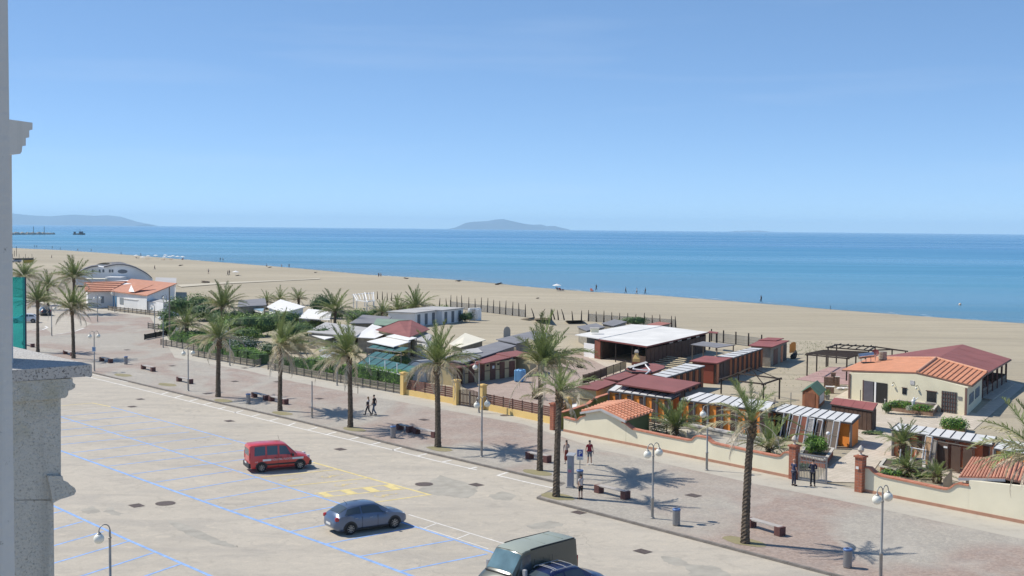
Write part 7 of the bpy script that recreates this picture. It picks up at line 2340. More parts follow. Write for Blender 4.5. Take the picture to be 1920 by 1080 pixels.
def person(label, base, face, pose, top, bottom, hair, height=1.7, long_dress=False, short_sleeve=True, short_legs=False, shoes=None, extras=None, group='people on the promenade', build=1.0, hairlong=False):
    J = figure(pose)
    s = height / 1.72
    t = thing('person', label, 'person', base, face, group)
    def S(ks, es, rs, root, nm, mat, sub=1):
        me = skin_mesh(nm, [J[k] * s if isinstance(k, str) else Vector(k) * s for k in ks], es, [(r_[0] * s, r_[1] * s) if isinstance(r_, tuple) else r_ * s for r_ in rs], root, mat, sub)
        return inst(nm, me, t)
    b = build
    ks = ['pelvis', 'waist', 'chest', 'neckb', 'neck', 'head', 'crown', 'shL', 'elL', 'wrL', 'paL', 'shR', 'elR', 'wrR', 'paR', 'hiL', 'knL', 'anL', 'toL', 'hiR', 'knR', 'anR', 'toR']
    rs = [(.125 * b, .09 * b), (.115 * b, .085 * b), (.13 * b, .09 * b), .06, .048, (.075, .085), (.062, .072), .055, .04, .028, .03, .055, .04, .028, .03, .08, .055, .04, .03, .08, .055, .04, .03]
    ix = {k: i for i, k in enumerate(ks)}
    es = [(0, 1), (1, 2), (2, 3), (3, 4), (4, 5), (5, 6), (3, 7), (7, 8), (8, 9), (9, 10), (3, 11), (11, 12), (12, 13), (13, 14), (0, 15), (15, 16), (16, 17), (17, 18), (0, 19), (19, 20), (20, 21), (21, 22)]
    pts = [J[k] for k in ks]
    for sd, w_, p_ in ((-1, 'wrL', 'paL'), (1, 'wrR', 'paR')):
        d = (J[p_] - J[w_]).normalized()
        sx = d.cross(Vector((1, 0, 0)))
        sx = sx.normalized() if sx.length > .2 else Vector((0, 1, 0))
        ip = ix[p_]
        for k_, l in ((-1.5, .065), (-.5, .08), (.5, .075), (1.5, .06)):      # four fingers, then the thumb
            k0 = len(pts)
            q = J[p_] + sx * k_ * .016 + d * .025
            pts.append(q); rs.append(.0095)
            pts.append(q + d * l * .55 + Vector((-sd * .008, 0, 0))); rs.append(.008)
            pts.append(q + d * l + Vector((-sd * .022, 0, 0))); rs.append(.007)
            es += [(ip, k0), (k0, k0 + 1), (k0 + 1, k0 + 2)]
        k0 = len(pts)
        q = J[w_].lerp(J[p_], .5) + sx * .032
        pts.append(q); rs.append(.011); pts.append(q + sx * .03 + d * .035); rs.append(.009)
        es += [(ix[p_], k0), (k0, k0 + 1)]
    me = skin_mesh('body', [p * s for p in pts], es, [(r_[0] * s, r_[1] * s) if isinstance(r_, tuple) else r_ * s for r_ in rs], 0, SKIN, 1)
    inst('body', me, t)
    hd = J['head'] * s
    fw = Vector((0, 1, 0))
    g = MB(); g.add([hd + Vector((-.012, .085, -.012)) * s, hd + Vector((.012, .085, -.012)) * s, hd + Vector((0, .112, -.018)) * s, hd + Vector((0, .085, .03)) * s], [(0, 1, 2), (1, 3, 2), (3, 0, 2), (0, 3, 1)])
    for x in (-.082, .082): g.ball(hd + Vector((x, 0, .0)) * s, .02 * s, 6, sq=(.5, 1, 1.4))
    g.build('face_features', SKIN, t)
    g = MB()
    for x in (-.03, .03): g.ball(hd + Vector((x, .082, .018)) * s, .010 * s, 6)
    g.beam(hd + Vector((-.025, .088, -.045)) * s, hd + Vector((.025, .088, -.045)) * s, .006, .006)
    g.build('eyes_mouth', HAIRD, t)
    g = MB()
    cr_ = J['crown'] * s
    g.ball(cr_ + Vector((0, -.012, -.012)) * s, .092 * s, 12, sq=(.92, 1.06, .86))
    if hairlong: g.ball(hd + Vector((0, -.06, -.05)) * s, .08 * s, 10, sq=(1, .7, 1.7))
    g.build('hair', hair, t, smooth=True)
    # clothes follow the same joints, a little fuller
    tk = ['waist', 'chest', 'neckb', 'shL', 'shR']
    hem = J['pelvis'].lerp(J['waist'], .1)
    va = [hem, J['waist'], J['chest'], J['neckb'] + Vector((0, 0, -.02)), J['shL'], J['shL'].lerp(J['elL'], .55 if short_sleeve else 1), J['shR'], J['shR'].lerp(J['elR'], .55 if short_sleeve else 1)]
    ra_ = [(.15 * b, .115 * b), (.137 * b, .105 * b), (.15 * b, .11 * b), .07, .07, .06, .07, .06]
    ea = [(0, 1), (1, 2), (2, 3), (3, 4), (4, 5), (3, 6), (6, 7)]
    if not short_sleeve:
        va += [J['wrL'], J['wrR']]; ra_ += [.042, .042]; ea += [(5, 8), (7, 9)]
    inst('shirt', skin_mesh('shirt', [p * s for p in va], ea, [(r_[0] * s, r_[1] * s) if isinstance(r_, tuple) else r_ * s for r_ in ra_], 1, top), t)
    if long_dress:
        va = [J['waist'], J['pelvis'], Vector((0, .01, .55)), Vector((0, .01, .2))]
        me = skin_mesh('skirt', [p * s for p in va], [(0, 1), (1, 2), (2, 3)], [(.13 * s, .1 * s), (.15 * s, .12 * s), (.17 * s, .15 * s), (.2 * s, .18 * s)], 0, bottom)
        inst('skirt', me, t)
    else:
        f = .75 if short_legs else 1.0
        kl = [J['pelvis'] + Vector((0, 0, .03)), J['hiL'], J['knL'] if not short_legs else J['hiL'].lerp(J['knL'], .9), J['hiR'], J['knR'] if not short_legs else J['hiR'].lerp(J['knR'], .9)]
        rr_ = [(.142 * b, .11 * b), .095, .075, .095, .075]
        ee = [(0, 1), (1, 2), (0, 3), (3, 4)]
        if not short_legs:
            kl += [J['anL'] + Vector((0, 0, .02)), J['anR'] + Vector((0, 0, .02))]; rr_ += [.06, .06]; ee += [(2, 5), (4, 6)]
        inst('trousers', skin_mesh('trousers', [p * s for p in kl], ee, [(r_[0] * s, r_[1] * s) if isinstance(r_, tuple) else r_ * s for r_ in rr_], 0, bottom), t)
    for a, c in (('anL', 'toL'), ('anR', 'toR')):
        p, q = J[a] * s, J[c] * s
        d = (q - p); d.z = 0; d.normalize()
        zb = min(p.z, q.z) - .032 * s
        g = MB(); mid = (p + q) / 2
        g.box((mid.x, mid.y, zb + .045 * s), (.085 * s, .25 * s, .085 * s), rz=math.atan2(d.y, d.x) - math.pi / 2)
        o = g.build('shoe', shoes or M('black_shoes', (.02, .02, .02), .6, .1, 3), t)
        mo = o.modifiers.new('bevel', 'BEVEL'); mo.width = .03; mo.segments = 2
    if extras: extras(t, J, s)
    return t
stride = dict(knL=(-.09, .17, .50), anL=(-.09, .26, .09), toL=(-.09, .39, .06), knR=(.09, .0, .48), anR=(.09, -.28, .10), toR=(.09, -.16, .04), elL=(-.22, -.13, 1.13), wrL=(-.21, -.16, .89), paL=(-.205, -.15, .82), elR=(.22, .05, 1.12), wrR=(.20, .22, .93), paR=(.195, .27, .88))
stride2 = dict(knR=(.09, .15, .50), anR=(.09, .22, .09), toR=(.09, .35, .06), knL=(-.09, .0, .48), anL=(-.09, -.24, .10), toL=(-.09, -.12, .04), elR=(.24, -.10, 1.12), wrR=(.25, -.06, .88), paR=(.25, -.04, .81), elL=(-.23, .03, 1.11), wrL=(-.23, .15, .90), paL=(-.225, .19, .84))
fwd = math.atan2(-EA.y, -EA.x) - math.pi / 2        # walking away along the street
def pp(u, v, z=0): return P(u, v, z)
def bag(t, J, s):
    g = MB(); g.box(tuple(J['chest'] * s + Vector((-.2, -.05, -.12)) * s), (.1, .22, .26)); g.build('shoulder_bag', cloth('bag_dark', (.04, .03, .03)), t)
person('fair-haired woman walking in a white top, left one of the couple', pp(690.5, 779), fwd + .5, stride, cloth('white_top', (.62, .58, .55)), cloth('dark_jeans', (.03, .035, .05)), HAIRB, 1.62, extras=bag, build=.88, hairlong=True)
person('man walking in a black shirt and blue jeans beside the woman with fair hair', pp(701.5, 778), fwd + .5, stride2, cloth('black_top', (.018, .018, .02)), cloth('blue_jeans', (.09, .12, .18)), HAIRD, 1.74)
holdup = dict(elL=(-.22, .12, 1.16), wrL=(-.10, .16, 1.38), paL=(-.06, .14, 1.44), elR=(.23, -.02, 1.10), wrR=(.2, .1, .9), paR=(.19, .14, .84))
person('woman in a long dark red dress and white jacket holding a hand to her ear', pp(1062, 869), R(160), holdup, cloth('white_jacket', (.40, .33, .30)), cloth('dark_red_dress', (.16, .035, .03)), HAIRD, 1.62, long_dress=True, short_sleeve=False, shoes=M('white_shoes', (.6, .58, .55), .6, .1, 3), build=.9, hairlong=True)
standm = dict(knL=(-.12, .03, .48), anL=(-.16, -.02, .08), toL=(-.2, .11, .035), anR=(.12, .0, .08), elL=(-.26, -.03, 1.11), wrL=(-.28, .04, .87), elR=(.27, -.03, 1.10), wrR=(.29, .03, .86), paL=(-.275, .06, .80), paR=(.285, .05, .79))
person('stout man in a red shirt and grey shorts standing on the promenade', pp(1105, 871), R(200), standm, cloth('red_shirt', (.30, .02, .035)), cloth('grey_shorts', (.16, .17, .20)), HAIRD, 1.68, short_legs=True, shoes=M('white_shoes'), build=1.22)
boyp = dict(elR=(.22, .1, 1.12), wrR=(.08, .22, 1.05), paR=(.02, .25, 1.05), knL=(-.1, .05, .48), anL=(-.11, .04, .08), toL=(-.12, .18, .035))
person('boy in a white shirt and black shorts standing by the bench and pay machine', pp(1089, 936), R(35), boyp, cloth('white_tee', (.55, .50, .48)), cloth('black_shorts', (.015, .015, .02)), HAIRD, 1.5, short_legs=True, build=.95)
hips = dict(elL=(-.30, -.05, 1.14), wrL=(-.16, .06, 1.0), paL=(-.12, .09, .98), elR=(.22, .03, 1.10), wrR=(.23, .14, .88), paR=(.23, .17, .82), anL=(-.12, 0, .08), anR=(.12, .02, .08))
navyt, navyb = cloth('navy_tshirt', (.035, .045, .10)), cloth('navy_trousers', (.03, .035, .065))
def belt(t, J, s):
    g = MB(); g.lathe(tuple(J['pelvis'] * s + Vector((0, 0, .05)) * s), [(.15 * s, 0), (.152 * s, .04)], 12); o = g.build('belt', cloth('grey_belt', (.25, .26, .28)), t)
person('bald uniformed man in a navy t-shirt by the left brick gate pillar', pp(1488, 911), R(-65), hips, navyt, navyb, M('bald_skin', (.46, .27, .19), .5, .05, 6), 1.70, extras=belt)
def patch_(t, J, s):
    g = MB(); g.box(tuple(J['shL'] * s + Vector((-.06, -.02, -.08)) * s), (.02, .07, .09)); g.build('sleeve_badge', WFRAME, t)
hold = dict(elL=(-.25, .05, 1.14), wrL=(-.08, .22, 1.10), paL=(-.02, .25, 1.11), elR=(.25, .05, 1.14), wrR=(.09, .22, 1.12), paR=(.04, .25, 1.13), anL=(-.12, 0, .08), anR=(.12, .02, .08))
person('uniformed man in a dark navy long-sleeved jacket before the barred gate', pp(1523.5, 912), R(-25), hold, cloth('navy_jacket', (.018, .022, .05)), cloth('black_trousers', (.02, .02, .028)), HAIRD, 1.72, short_sleeve=False, extras=patch_)

# far people on the beach: copies of two small figures, own place each
def far_people():
    g1 = person('tiny dark figure by the waterline', P(98, 466, -.4), R(20), stride, cloth('far_dark', (.03, .035, .05)), cloth('far_navy', (.03, .03, .05)), HAIRD, 1.7, group='people far along the shoreline')
    g2 = person('tiny pale-clothed figure by the waterline', P(1194, 552, -.45), R(100), stride2, cloth('far_pale', (.45, .40, .36)), cloth('far_shorts', (.12, .10, .11)), HAIRD, 1.7, group='people far along the shoreline', short_legs=True)
    k1, k2 = list(g1.children), list(g2.children)
    def cp(src, kids, u, v, label, z=-.35, rz=None):
        c = src.copy(); COL.objects.link(c)
        c.location = P(u, v, z); c.rotation_euler = (0, 0, rz if rz is not None else random.uniform(0, 6)); c['label'] = label
        for k in kids:
            q = k.copy(); COL.objects.link(q); q.parent = c
    g1['label'] = 'dark tiny figure walking the shoreline just right of the breakwater tip'
    g2['label'] = 'pale figure walking between two dark ones on the right shoreline'
    for (u, v, lb, w_) in ((65, 463.5, 'left one of two close tiny figures on the shoreline below the breakwater', 1), (69, 464, 'right one of two close tiny figures on the shoreline below the breakwater', 1), (113, 468, 'lone dark figure on the shoreline below the work boat', 1), (146, 471, 'first tiny figure by the water left of the white beach umbrellas', 2), (171, 471.5, 'second tiny figure by the water left of the white beach umbrellas', 2), (227, 478, 'dark figure at the waterline just left of the umbrella cluster', 1), (264, 480, 'dark figure beside the leftmost white umbrella', 1),
                           (413, 489.5, 'taller of two figures at the water right of the umbrella cluster', 1), (418, 490, 'smaller of two figures at the water right of the umbrella cluster', 2), (500, 502, 'dark figure at the waterline beside a seated one, left of centre', 1), (528, 503, 'faint wading figure near the shore, left of centre', 2), (542, 502.5, 'thin dark figure wading, above the garden palms', 1), (710, 521, 'left one of two close figures at the waterline in the middle', 1), (714, 521, 'right one of two close figures at the waterline in the middle', 2),
                           (1118, 545, 'dark-clad figure at the waterline near the red towel', 1), (1173, 550, 'dark figure leftmost of the trio walking the right shoreline', 1), (1210, 551.5, 'dark figure rightmost of the trio walking the right shoreline', 1), (1427, 567.5, 'lone figure at the waterline far right, stepping along', 1),
                           (97, 484.5, 'figure on the dry sand behind the far-left palms', 1), (290, 506, 'lone figure on the sand right of the arched building', 1), (391, 513.5, 'lone figure on the sand above the big dark garden palm', 2), (427, 517, 'left one of a pair on the sand by the open white umbrella', 1), (430, 515.5, 'right one of a pair on the sand by the open white umbrella', 1), (561, 0, '', 0)):
        if not w_: continue
        onsand = v > 483 and u < 450 and not (400 < u < 425)
        cp(g1 if w_ == 1 else g2, k1 if w_ == 1 else k2, u, v, lb, -.08 if onsand else -.4)
far_people()

# ================================================================ BEACH THINGS
def umbrella(u, vb, vt, label, col, group=None, r=1.25, name='beach_umbrella'):
    b = P(u, vb, -.1)
    h = zat(b, u, vt) + .1
    t = thing(name, label, 'umbrella', b, random.uniform(0, 1), group)
    g = MB(); g.tube([(0, 0, 0), (0, 0, h)], .03, 6); g.build('pole', WFRAME, t)
    g = MB(); n = 8
    for k in range(n):
        a, c = 6.2832 * k / n, 6.2832 * (k + 1) / n
        g.add([(0, 0, h), (r * math.cos(a), r * math.sin(a), h - .45), (r * math.cos(c), r * math.sin(c), h - .45)], [(0, 1, 2)])
        g.add([(0, 0, h - .03), (r * math.cos(a), r * math.sin(a), h - .48), (r * math.cos(c), r * math.sin(c), h - .48)], [(2, 1, 0)])
    g.build('canopy', col, t)
GUm = 'white umbrellas in the beach cluster at left'
umb = ('leftmost', 'second', 'third', 'fourth', 'fifth, in the middle', 'sixth, set back in the middle', 'seventh, in the middle', 'eighth', 'ninth', 'rightmost')
for i_, (u, vb, vt) in enumerate(((255, 484, 477.5), (267.5, 487.5, 480.5), (278, 485.5, 478.5), (292, 484.5, 477.5), (308.5, 487, 480.5), (310, 484, 477), (318, 486, 479.5), (324, 485, 478.5), (333, 486, 479.5), (342.5, 487, 480))):
    umbrella(u, vb, vt, 'white umbrella by the water, ' + umb[i_] + ' of the far-left cluster', RF_CANVAS, GUm)
umbrella(442, 517, 507.5, 'single open white umbrella on the dry sand, left of centre', RF_CANVAS)
umbrella(1044, 546, 532, 'pale umbrella with loungers at the waterline in the middle', RF_CANVAS)
def lounger(u, v, label, col, group='loungers and towels on the sand'):
    t = thing('beach_lounger', label, 'lounger', P(u, v, -.05), random.uniform(0, 6), group)
    g = MB(); g.box((0, 0, .28), (1.5, .6, .08)); g.box((.85, 0, .5), (.55, .6, .08), M=Matrix.Rotation(R(-45), 4, 'Y')); g.build('seat', col, t)
    for x in (-.6, .55):
        g = MB(); g.box((x, 0, .12), (.06, .56, .24)); g.build('leg', METAL, t)
CORAL = cloth('coral_fabric', (.50, .13, .08))
DKB = cloth('navy_fabric', (.04, .05, .12))
for a in ((277, 486.5, 'coral lounger under the third umbrella of the cluster', CORAL), (305, 488, 'coral lounger at the left front of the dense umbrella group', CORAL), (320, 487.5, 'coral lounger in the middle of the dense umbrella group', CORAL), (342, 487, 'red-and-dark lounger under the rightmost umbrella', CORAL), (258, 484.5, 'dark lounger beside the leftmost umbrella', DKB), (1047, 543.5, 'dark blue lounger under the waterline umbrella in the middle', DKB), (1053, 544.5, 'dark red lounger right of the waterline umbrella in the middle', cloth('wine_fabric', (.16, .03, .06))), (1110, 546.5, 'red beach towel chair left of the dark-clad figure', CORAL)):
    lounger(*a)
DRIFT = M('driftwood', (.12, .09, .07), .9, .25, 3)
def drift(u, v, s, label, sd):
    rnd = random.Random(sd)
    s *= .6
    t = thing('driftwood_pile', label, 'driftwood', P(u, v, -.08), rnd.uniform(0, 3), 'dark driftwood on the sand')
    for k in range(7):
        a = rnd.uniform(-.7, .7)
        d = Vector((math.cos(a), math.sin(a), rnd.uniform(0, .25)))
        c = Vector((rnd.uniform(-.4, .4), rnd.uniform(-.3, .3), .12 + .05 * k)) * s
        g = MB(); g.tube([c - d * s * .9, c + d * s * .9 * rnd.uniform(.6, 1.2)], [.10 * s, .05 * s], 6); g.build('branch', DRIFT, t)
for a in ((340, 498.5, 1.5, 'dark driftwood heap on the sand below the umbrella cluster', 1), (384, 530.5, 2.0, 'driftwood with a raised branch above the rounded garden shrub', 2), (445, 517.5, 1.2, 'dark heap under the single open white umbrella', 3), (506, 502, 1.3, 'dark low heap at the waterline beside the standing figure', 4), (592, 512, 1.2, 'thin driftwood line on the beach left of the middle pair', 5), (760, 523, 1.4, 'flat dark driftwood at the water right of the middle pair', 6), (936, 534, 2.0, 'long dark weed bank at the waterline in the middle', 7), (860, 528, 1.6, 'dark weed strip at the waterline left of the long bank', 8), (1008, 560, .9, 'small driftwood piece on the open sand behind the beach fence', 9)):
    drift(*a)
# beach fence with thin tall stakes and netting
NET = M('grey_netting', (.22, .22, .22), .9, .15, 4, alpha=.42)
def stake_fence(label, pts, hpx, panels=True, lean=0.0):
    ps = [P(u, v) for u, v in pts]
    c = sum(ps, Vector()) / len(ps)
    t = thing('stake_fence', label, 'fence', c, 0, 'stake fences along the beach')
    rnd = random.Random(len(ps))
    tops = []
    for i, p in enumerate(ps):
        h = zat(p, pts[i][0], pts[i][1] - hpx) * rnd.uniform(.9, 1.06)
        l = Vector((rnd.uniform(-.12, .12) + lean * rnd.uniform(-1, 1), rnd.uniform(-.1, .1), 0))
        g = MB(); g.tube([p, p + l * .4 + Vector((0, 0, h * .5)), p + l + Vector((0, 0, h))], [.13, .10, .045], 6); g.build('stake', POST_D, t, w=True)
    if panels:
        for i in range(len(ps) - 1):
            d = (ps[i + 1] - ps[i]).normalized() * .14
            a, b = ps[i] + d, ps[i + 1] - d
            g = MB(); g.beam(Vector((a.x, a.y, .68)), Vector((b.x, b.y, .68)), .02, 1.3); g.build('net_panel', NET, t, w=True)
    return t
xs = [845, 857, 866, 879, 891, 902, 914, 925, 937, 948, 961, 973, 985]
stake_fence('stake fence with grey netting on the sand left of the fallen screens', [(x, 577.5 + (x - 845) * .122) for x in xs], 26)
xs = [1103, 1118, 1132, 1147, 1161, 1177, 1191, 1207, 1223, 1238, 1259, 1267]
stake_fence('stake fence with netting behind the white-roofed bar', [(x, 602.5 + (x - 1103) * .07) for x in xs], 22)
xs = [708, 717, 726, 734, 824, 837, 845]
stake_fence('row of bare dark stakes behind the fan palms and white pergola', [(x, 561 + (x - 708) * .12) for x in xs], 16, False)
t = stake_fence('tilting stakes at the broken gap of the beach fence', [(1002, 598), (1013, 598), (1034, 599.5), (1040, 599), (1047, 600), (1058, 600), (1074, 602), (1090, 602)], 21, False, .9)
SCRN = M('brown_screen', (.21, .165, .11), .9, .2, 2)
def screen(label, q, th=.08):
    p = [P(*a) for a in q]
    c = sum(p, Vector()) / len(p)
    t = thing('fallen_screen', label, 'screen', (c.x, c.y, 0), 0, 'fallen brown screens at the fence gap')
    g = MB(); n = (p[1] - p[0]).cross(p[3] - p[0]).normalized() * th
    g.add(p + [x + n for x in p], [(3, 2, 1, 0), (4, 5, 6, 7), (0, 1, 5, 4), (1, 2, 6, 5), (2, 3, 7, 6), (3, 0, 4, 7)]); g.build('panel', SCRN, t, w=True)
screen('tilted brown screen hanging on the leaning stakes', [(1002, 598, .1), (1034, 598, .1), (1033, 596, 1.25), (1004, 597, .8)])
screen('fallen brown screen lying flat on the sand at its left', [(976, 598, .1), (1002, 598.5, .15), (1003, 594, .5), (990, 597, .4)])
screen('sagging brown screen between stakes at the right of the gap', [(1060, 602, .05), (1092, 601, .05), (1092, 600, .65), (1062, 601, .6)])
screen('upturned brown screen end at the far right of the gap', [(1091, 601.5, .05), (1094, 601, .1), (1098, 600, 1.05), (1094, 600.5, .9)])
A, B_ = P(1334, 640), P(1428, 652)
slat_fence('slat_fence', 'weathered grey board screen fence between the bar and the grey hut', (A, B_), (1.35, 1.35), 4, 7, M('pale_weathered_boards', (.30, .285, .25), .9, .18, 2, rnd=.12), POST_D, 'stake fences along the beach', .12, .16, .05, pz=.45)
# far-left beach clutter
t = thing('yellow_banner', 'yellow banner fence on the sand behind the far-left palms', 'banner', P(53, 491))
g = MB(); g.beam(P(44, 490, .9) , P(62.5, 488.5, 1.0), .1, 1.7); g.build('banner', M('banner_yellow', (.50, .34, .03), .8, .15, 1), t, w=True)
for u in (44, 53, 62.5):
    g = MB(); p = P(u, 490); g.beam((p.x, p.y, 0), (p.x, p.y, 1.9), .14, .14); g.build('post', POST_D, t, w=True)
t = thing('sports_net', 'dark net on posts stretched over the sand at far left', 'net', P(45, 484))
for u in (24, 36, 48, 60):
    p = P(u, 486); g = MB(); g.beam((p.x, p.y, 0), (p.x, p.y, 2.4), .12, .12); g.build('post', POST_D, t, w=True)
g = MB(); g.beam(P(24, 486, 2.0), P(63, 485.5, 2.0), .04, .8); g.build('net', M('dark_netting', (.05, .06, .07), .9, .1, 4, alpha=.7), t, w=True)
for u, v0 in ((27, 470), (31, 462)):
    t = thing('flag_pole', 'thin pole on the far-left beach, ' + ('shorter one nearer the facade' if u == 27 else 'taller one'), 'pole', P(u, 481))
    g = MB(); g.tube([(0, 0, 0), (0, 0, zat(P(u, 481), u, v0))], .12, 6); g.build('pole', POST_D, t)
t = thing('water_pole', 'slim marker pole in the shallow water at far right', 'pole', P(1557, 583, -.5)); g = MB(); g.tube([(0, 0, -.3), (0, 0, zat(P(1557, 583, -.5), 1557, 573) + .5)], .05, 6); g.build('pole', POST_D, t)
t = thing('buoy', 'tiny pale buoy floating near the shore at far right', 'buoy', P(1800, 572, -.5)); g = MB(); g.ball((0, 0, .15), .32, 10); g.build('float', M('buoy_pale', (.7, .5, .38), .5, .05, 2), t, smooth=True)
# ================================================================ SMALL THINGS IN THE YARDS
t = thing('water_tank', 'light blue plastic water tank standing on the pinkish patio', 'tank', P(975, 716), R(-30))
g = MB(); g.box((0, 0, .68), (.95, 1.05, 1.28)); o = g.build('tank_body', M('tank_blue', (.17, .40, .66), .5, .06, 2), t); mo = o.modifiers.new('bevel', 'BEVEL'); mo.width = .16; mo.segments = 4
for x in (-.25, .1):
    g = MB(); g.box((x, 0, .68), (.06, 1.08, 1.3)); o = g.build('rib', M('tank_blue'), t); mo = o.modifiers.new('bevel', 'BEVEL'); mo.width = .02
g = MB(); g.lathe((0.1, 0, 1.3), [(.2, 0), (.2, .08), (.05, .1)], 12); g.build('lid', DKB, t)
g = MB(); g.tube([(.3, .0, 1.1), (.62, .0, 1.05)], .07, 8); g.build('outlet', M('tank_blue'), t)
t = thing('sun_bed', 'white reclined sun bed with a tilted grey windscreen beside the yellow pillar', 'sun bed', P(1074, 770))
g = MB(); q = [P(1061, 765, .35), P(1079, 757, .35), P(1082, 741, 1.1), P(1056, 747, 1.1)]
g.add(q + [p + Vector((.05, .06, .03)) for p in q], [(0, 1, 2, 3), (7, 6, 5, 4), (0, 4, 5, 1), (1, 5, 6, 2), (2, 6, 7, 3), (3, 7, 4, 0)]); g.build('windscreen', M('grey_canvas', (.33, .31, .31), .85, .1, 2), t, w=True)
g = MB(); q = [P(1069, 765, .5), P(1081, 762, .5), P(1082, 755, .5), P(1071, 757, .5)]; g.prism([p - Vector((0, 0, .08)) for p in q], q); g.build('seat', WFRAME, t, w=True)
g = MB(); q = [P(1068, 768, .3), P(1080, 766, .3), P(1081, 763, .3), P(1069, 765, .3)]; g.prism([p - Vector((0, 0, .08)) for p in q], q); g.build('seat', WFRAME, t, w=True)
g = MB()
for u, v in ((1070, 768), (1080, 766)):
    p = P(u, v); g.beam((p.x, p.y, 0), (p.x, p.y, .45), .06, .06)
g.build('legs', METAL, t, w=True)
t = thing('lattice_gate', 'small dark lattice gate between the patio and the sand-coloured hut', 'gate', P(1068, 738))
for k in range(7):
    p = P(1059 + 2.7 * k, 741 - .9 * k); g = MB(); g.beam((p.x, p.y, 0), (p.x, p.y, .95), .07, .05); g.build('picket', W_BROWN, t, w=True)
for z in (.25, .75):
    g = MB(); g.beam(P(1058.5, 741, 0) + Vector((0, .05, z)), P(1076, 735.6, 0) + Vector((0, .05, z)), .04, .08); g.build('rail', W_BROWN, t, w=True)
t = thing('curved_board_fence', 'low dark board fence curving round the patio edge behind the red roofs', 'fence', P(1135, 715))
fp_ = [(1093, 722), (1104, 719), (1115, 715.5), (1126, 711), (1137, 706.5), (1150, 702), (1163, 697.5), (1174, 693)]
for i in range(len(fp_) - 1):
    a, b = P(*fp_[i]), P(*fp_[i + 1])
    e = (b - a) * .02
    for j in range(4):
        p, q = a.lerp(b, j / 4 + .01), a.lerp(b, (j + 1) / 4 - .01); g = MB(); g.beam((p.x, p.y, .55), (q.x, q.y, .55), .04, .8); g.build('board', W_SAND if i > 3 else W_BROWN, t, w=True)
    g = MB(); g.beam((a.x, a.y, 0), (a.x, a.y, 1.1), .1, .1); g.build('post', W_BROWN, t, w=True)
    g = MB(); g.beam(a + Vector((0, 0, 1.02)), b + Vector((0, 0, 1.02)), .07, .08); g.build('rail', W_BROWN, t, w=True)
# planters
def planter(label, corners, h, mat, cap, plants, name='planter'):
    q = [P(*c) for c in corners]
    c = sum(q, Vector()) / len(q)
    t = thing(name, label, 'planter', c)
    g = MB(); g.prism(q, [p + Vector((0, 0, h)) for p in q]); g.build('box', mat, t, w=True)
    q1 = shrink(q, -.06)
    for i in range(len(q)):
        a, b = q[i] + Vector((0, 0, h + .045)), q[(i + 1) % len(q)] + Vector((0, 0, h + .045))
        g = MB(); g.beam(a, b, .2, .09); g.build('rim', cap, t, w=True)
    q2 = shrink(q, .1)
    g = MB(); g.sheet([p + Vector((0, 0, h + .03)) for p in q2]); g.build('soil', M('dark_soil', (.09, .07, .05), .95, .2, 4), t, w=True)
    return t
planter('long brick planter with a pale rim in front of the cream house', [(1667, 770), (1749, 781), (1757, 771), (1685, 762)], .55, BRICK2, STONE, None)
planter('brick planter corner at the foot of the terrace, right of the long planter', [(1766, 810), (1808, 817), (1813, 807), (1774, 801)], .55, BRICK2, STONE, None)
planter('white-rimmed brick planter just inside the sliding gate', [(1500, 868), (1546, 878), (1562, 855), (1512, 847)], .5, BRICK, STONE, None)
planter('curved white-edged planting bed right of the brick gate pillar', [(1650, 886), (1682, 893), (1700, 878), (1660, 872)], .4, BRICK, STONE, None)
planter('small brick planter block at the trunk of the thick-trunked palm', [(1706, 890), (1732, 894), (1732, 876), (1712, 874)], .5, BRICK, STONE, None)
bush('planter_bush', 'dark green bush with red and white flowers in the long brick planter, left part', P(1690, 766, .5), (1.5, .7, .75), L_HEDGE, 900, .09, 61, 4, L_RED, 60, 'bush')
bush('planter_bush', 'dark green bush in the long brick planter, right part', P(1725, 771, .5), (1.4, .7, .65), L_HEDGE, 800, .09, 62, 4, L_RED, 40, 'bush')
bush('planter_bush', 'white blossoming clump in the middle of the long brick planter', P(1710, 770, .5), (.7, .5, .5), L_GREY, 250, .08, 63, 3, L_FLOW, 400, 'bush')
bush('planter_bush', 'large round dark bush in the planter at the foot of the terrace', P(1789, 808, .5), (1.25, .9, 1.1), L_HEDGE, 1400, .09, 64, 5, L_RED, 50, 'bush')
t = thing('white_statue', 'small white garden statue rising from the long brick planter', 'statue', P(1712, 768, .55))
g = MB(); g.lathe((0, 0, 0), [(.18, 0), (.2, .1), (.1, .2), (.13, .55), (.17, .75), (.08, .9)], 10); g.ball((.05, 0, .98), .1, 10); g.tube([(.1, 0, .75), (.3, 0, .95), (.42, 0, 1.05)], .045, 6); g.build('figure', WFRAME, t, smooth=40)
t = thing('white_chair', 'white plastic chair inside the open doorway of the cream house', 'chair', P(1662, 757))
for x in (-.2, .2):
    for y in (-.2, .2):
        g = MB(); g.box((x, y, .21), (.05, .05, .42)); g.build('leg', WFRAME, t)
g = MB(); g.box((0, 0, .44), (.48, .48, .05)); g.build('seat', WFRAME, t)
g = MB(); g.box((0, .23, .7), (.46, .05, .5)); g.build('backrest', WFRAME, t)
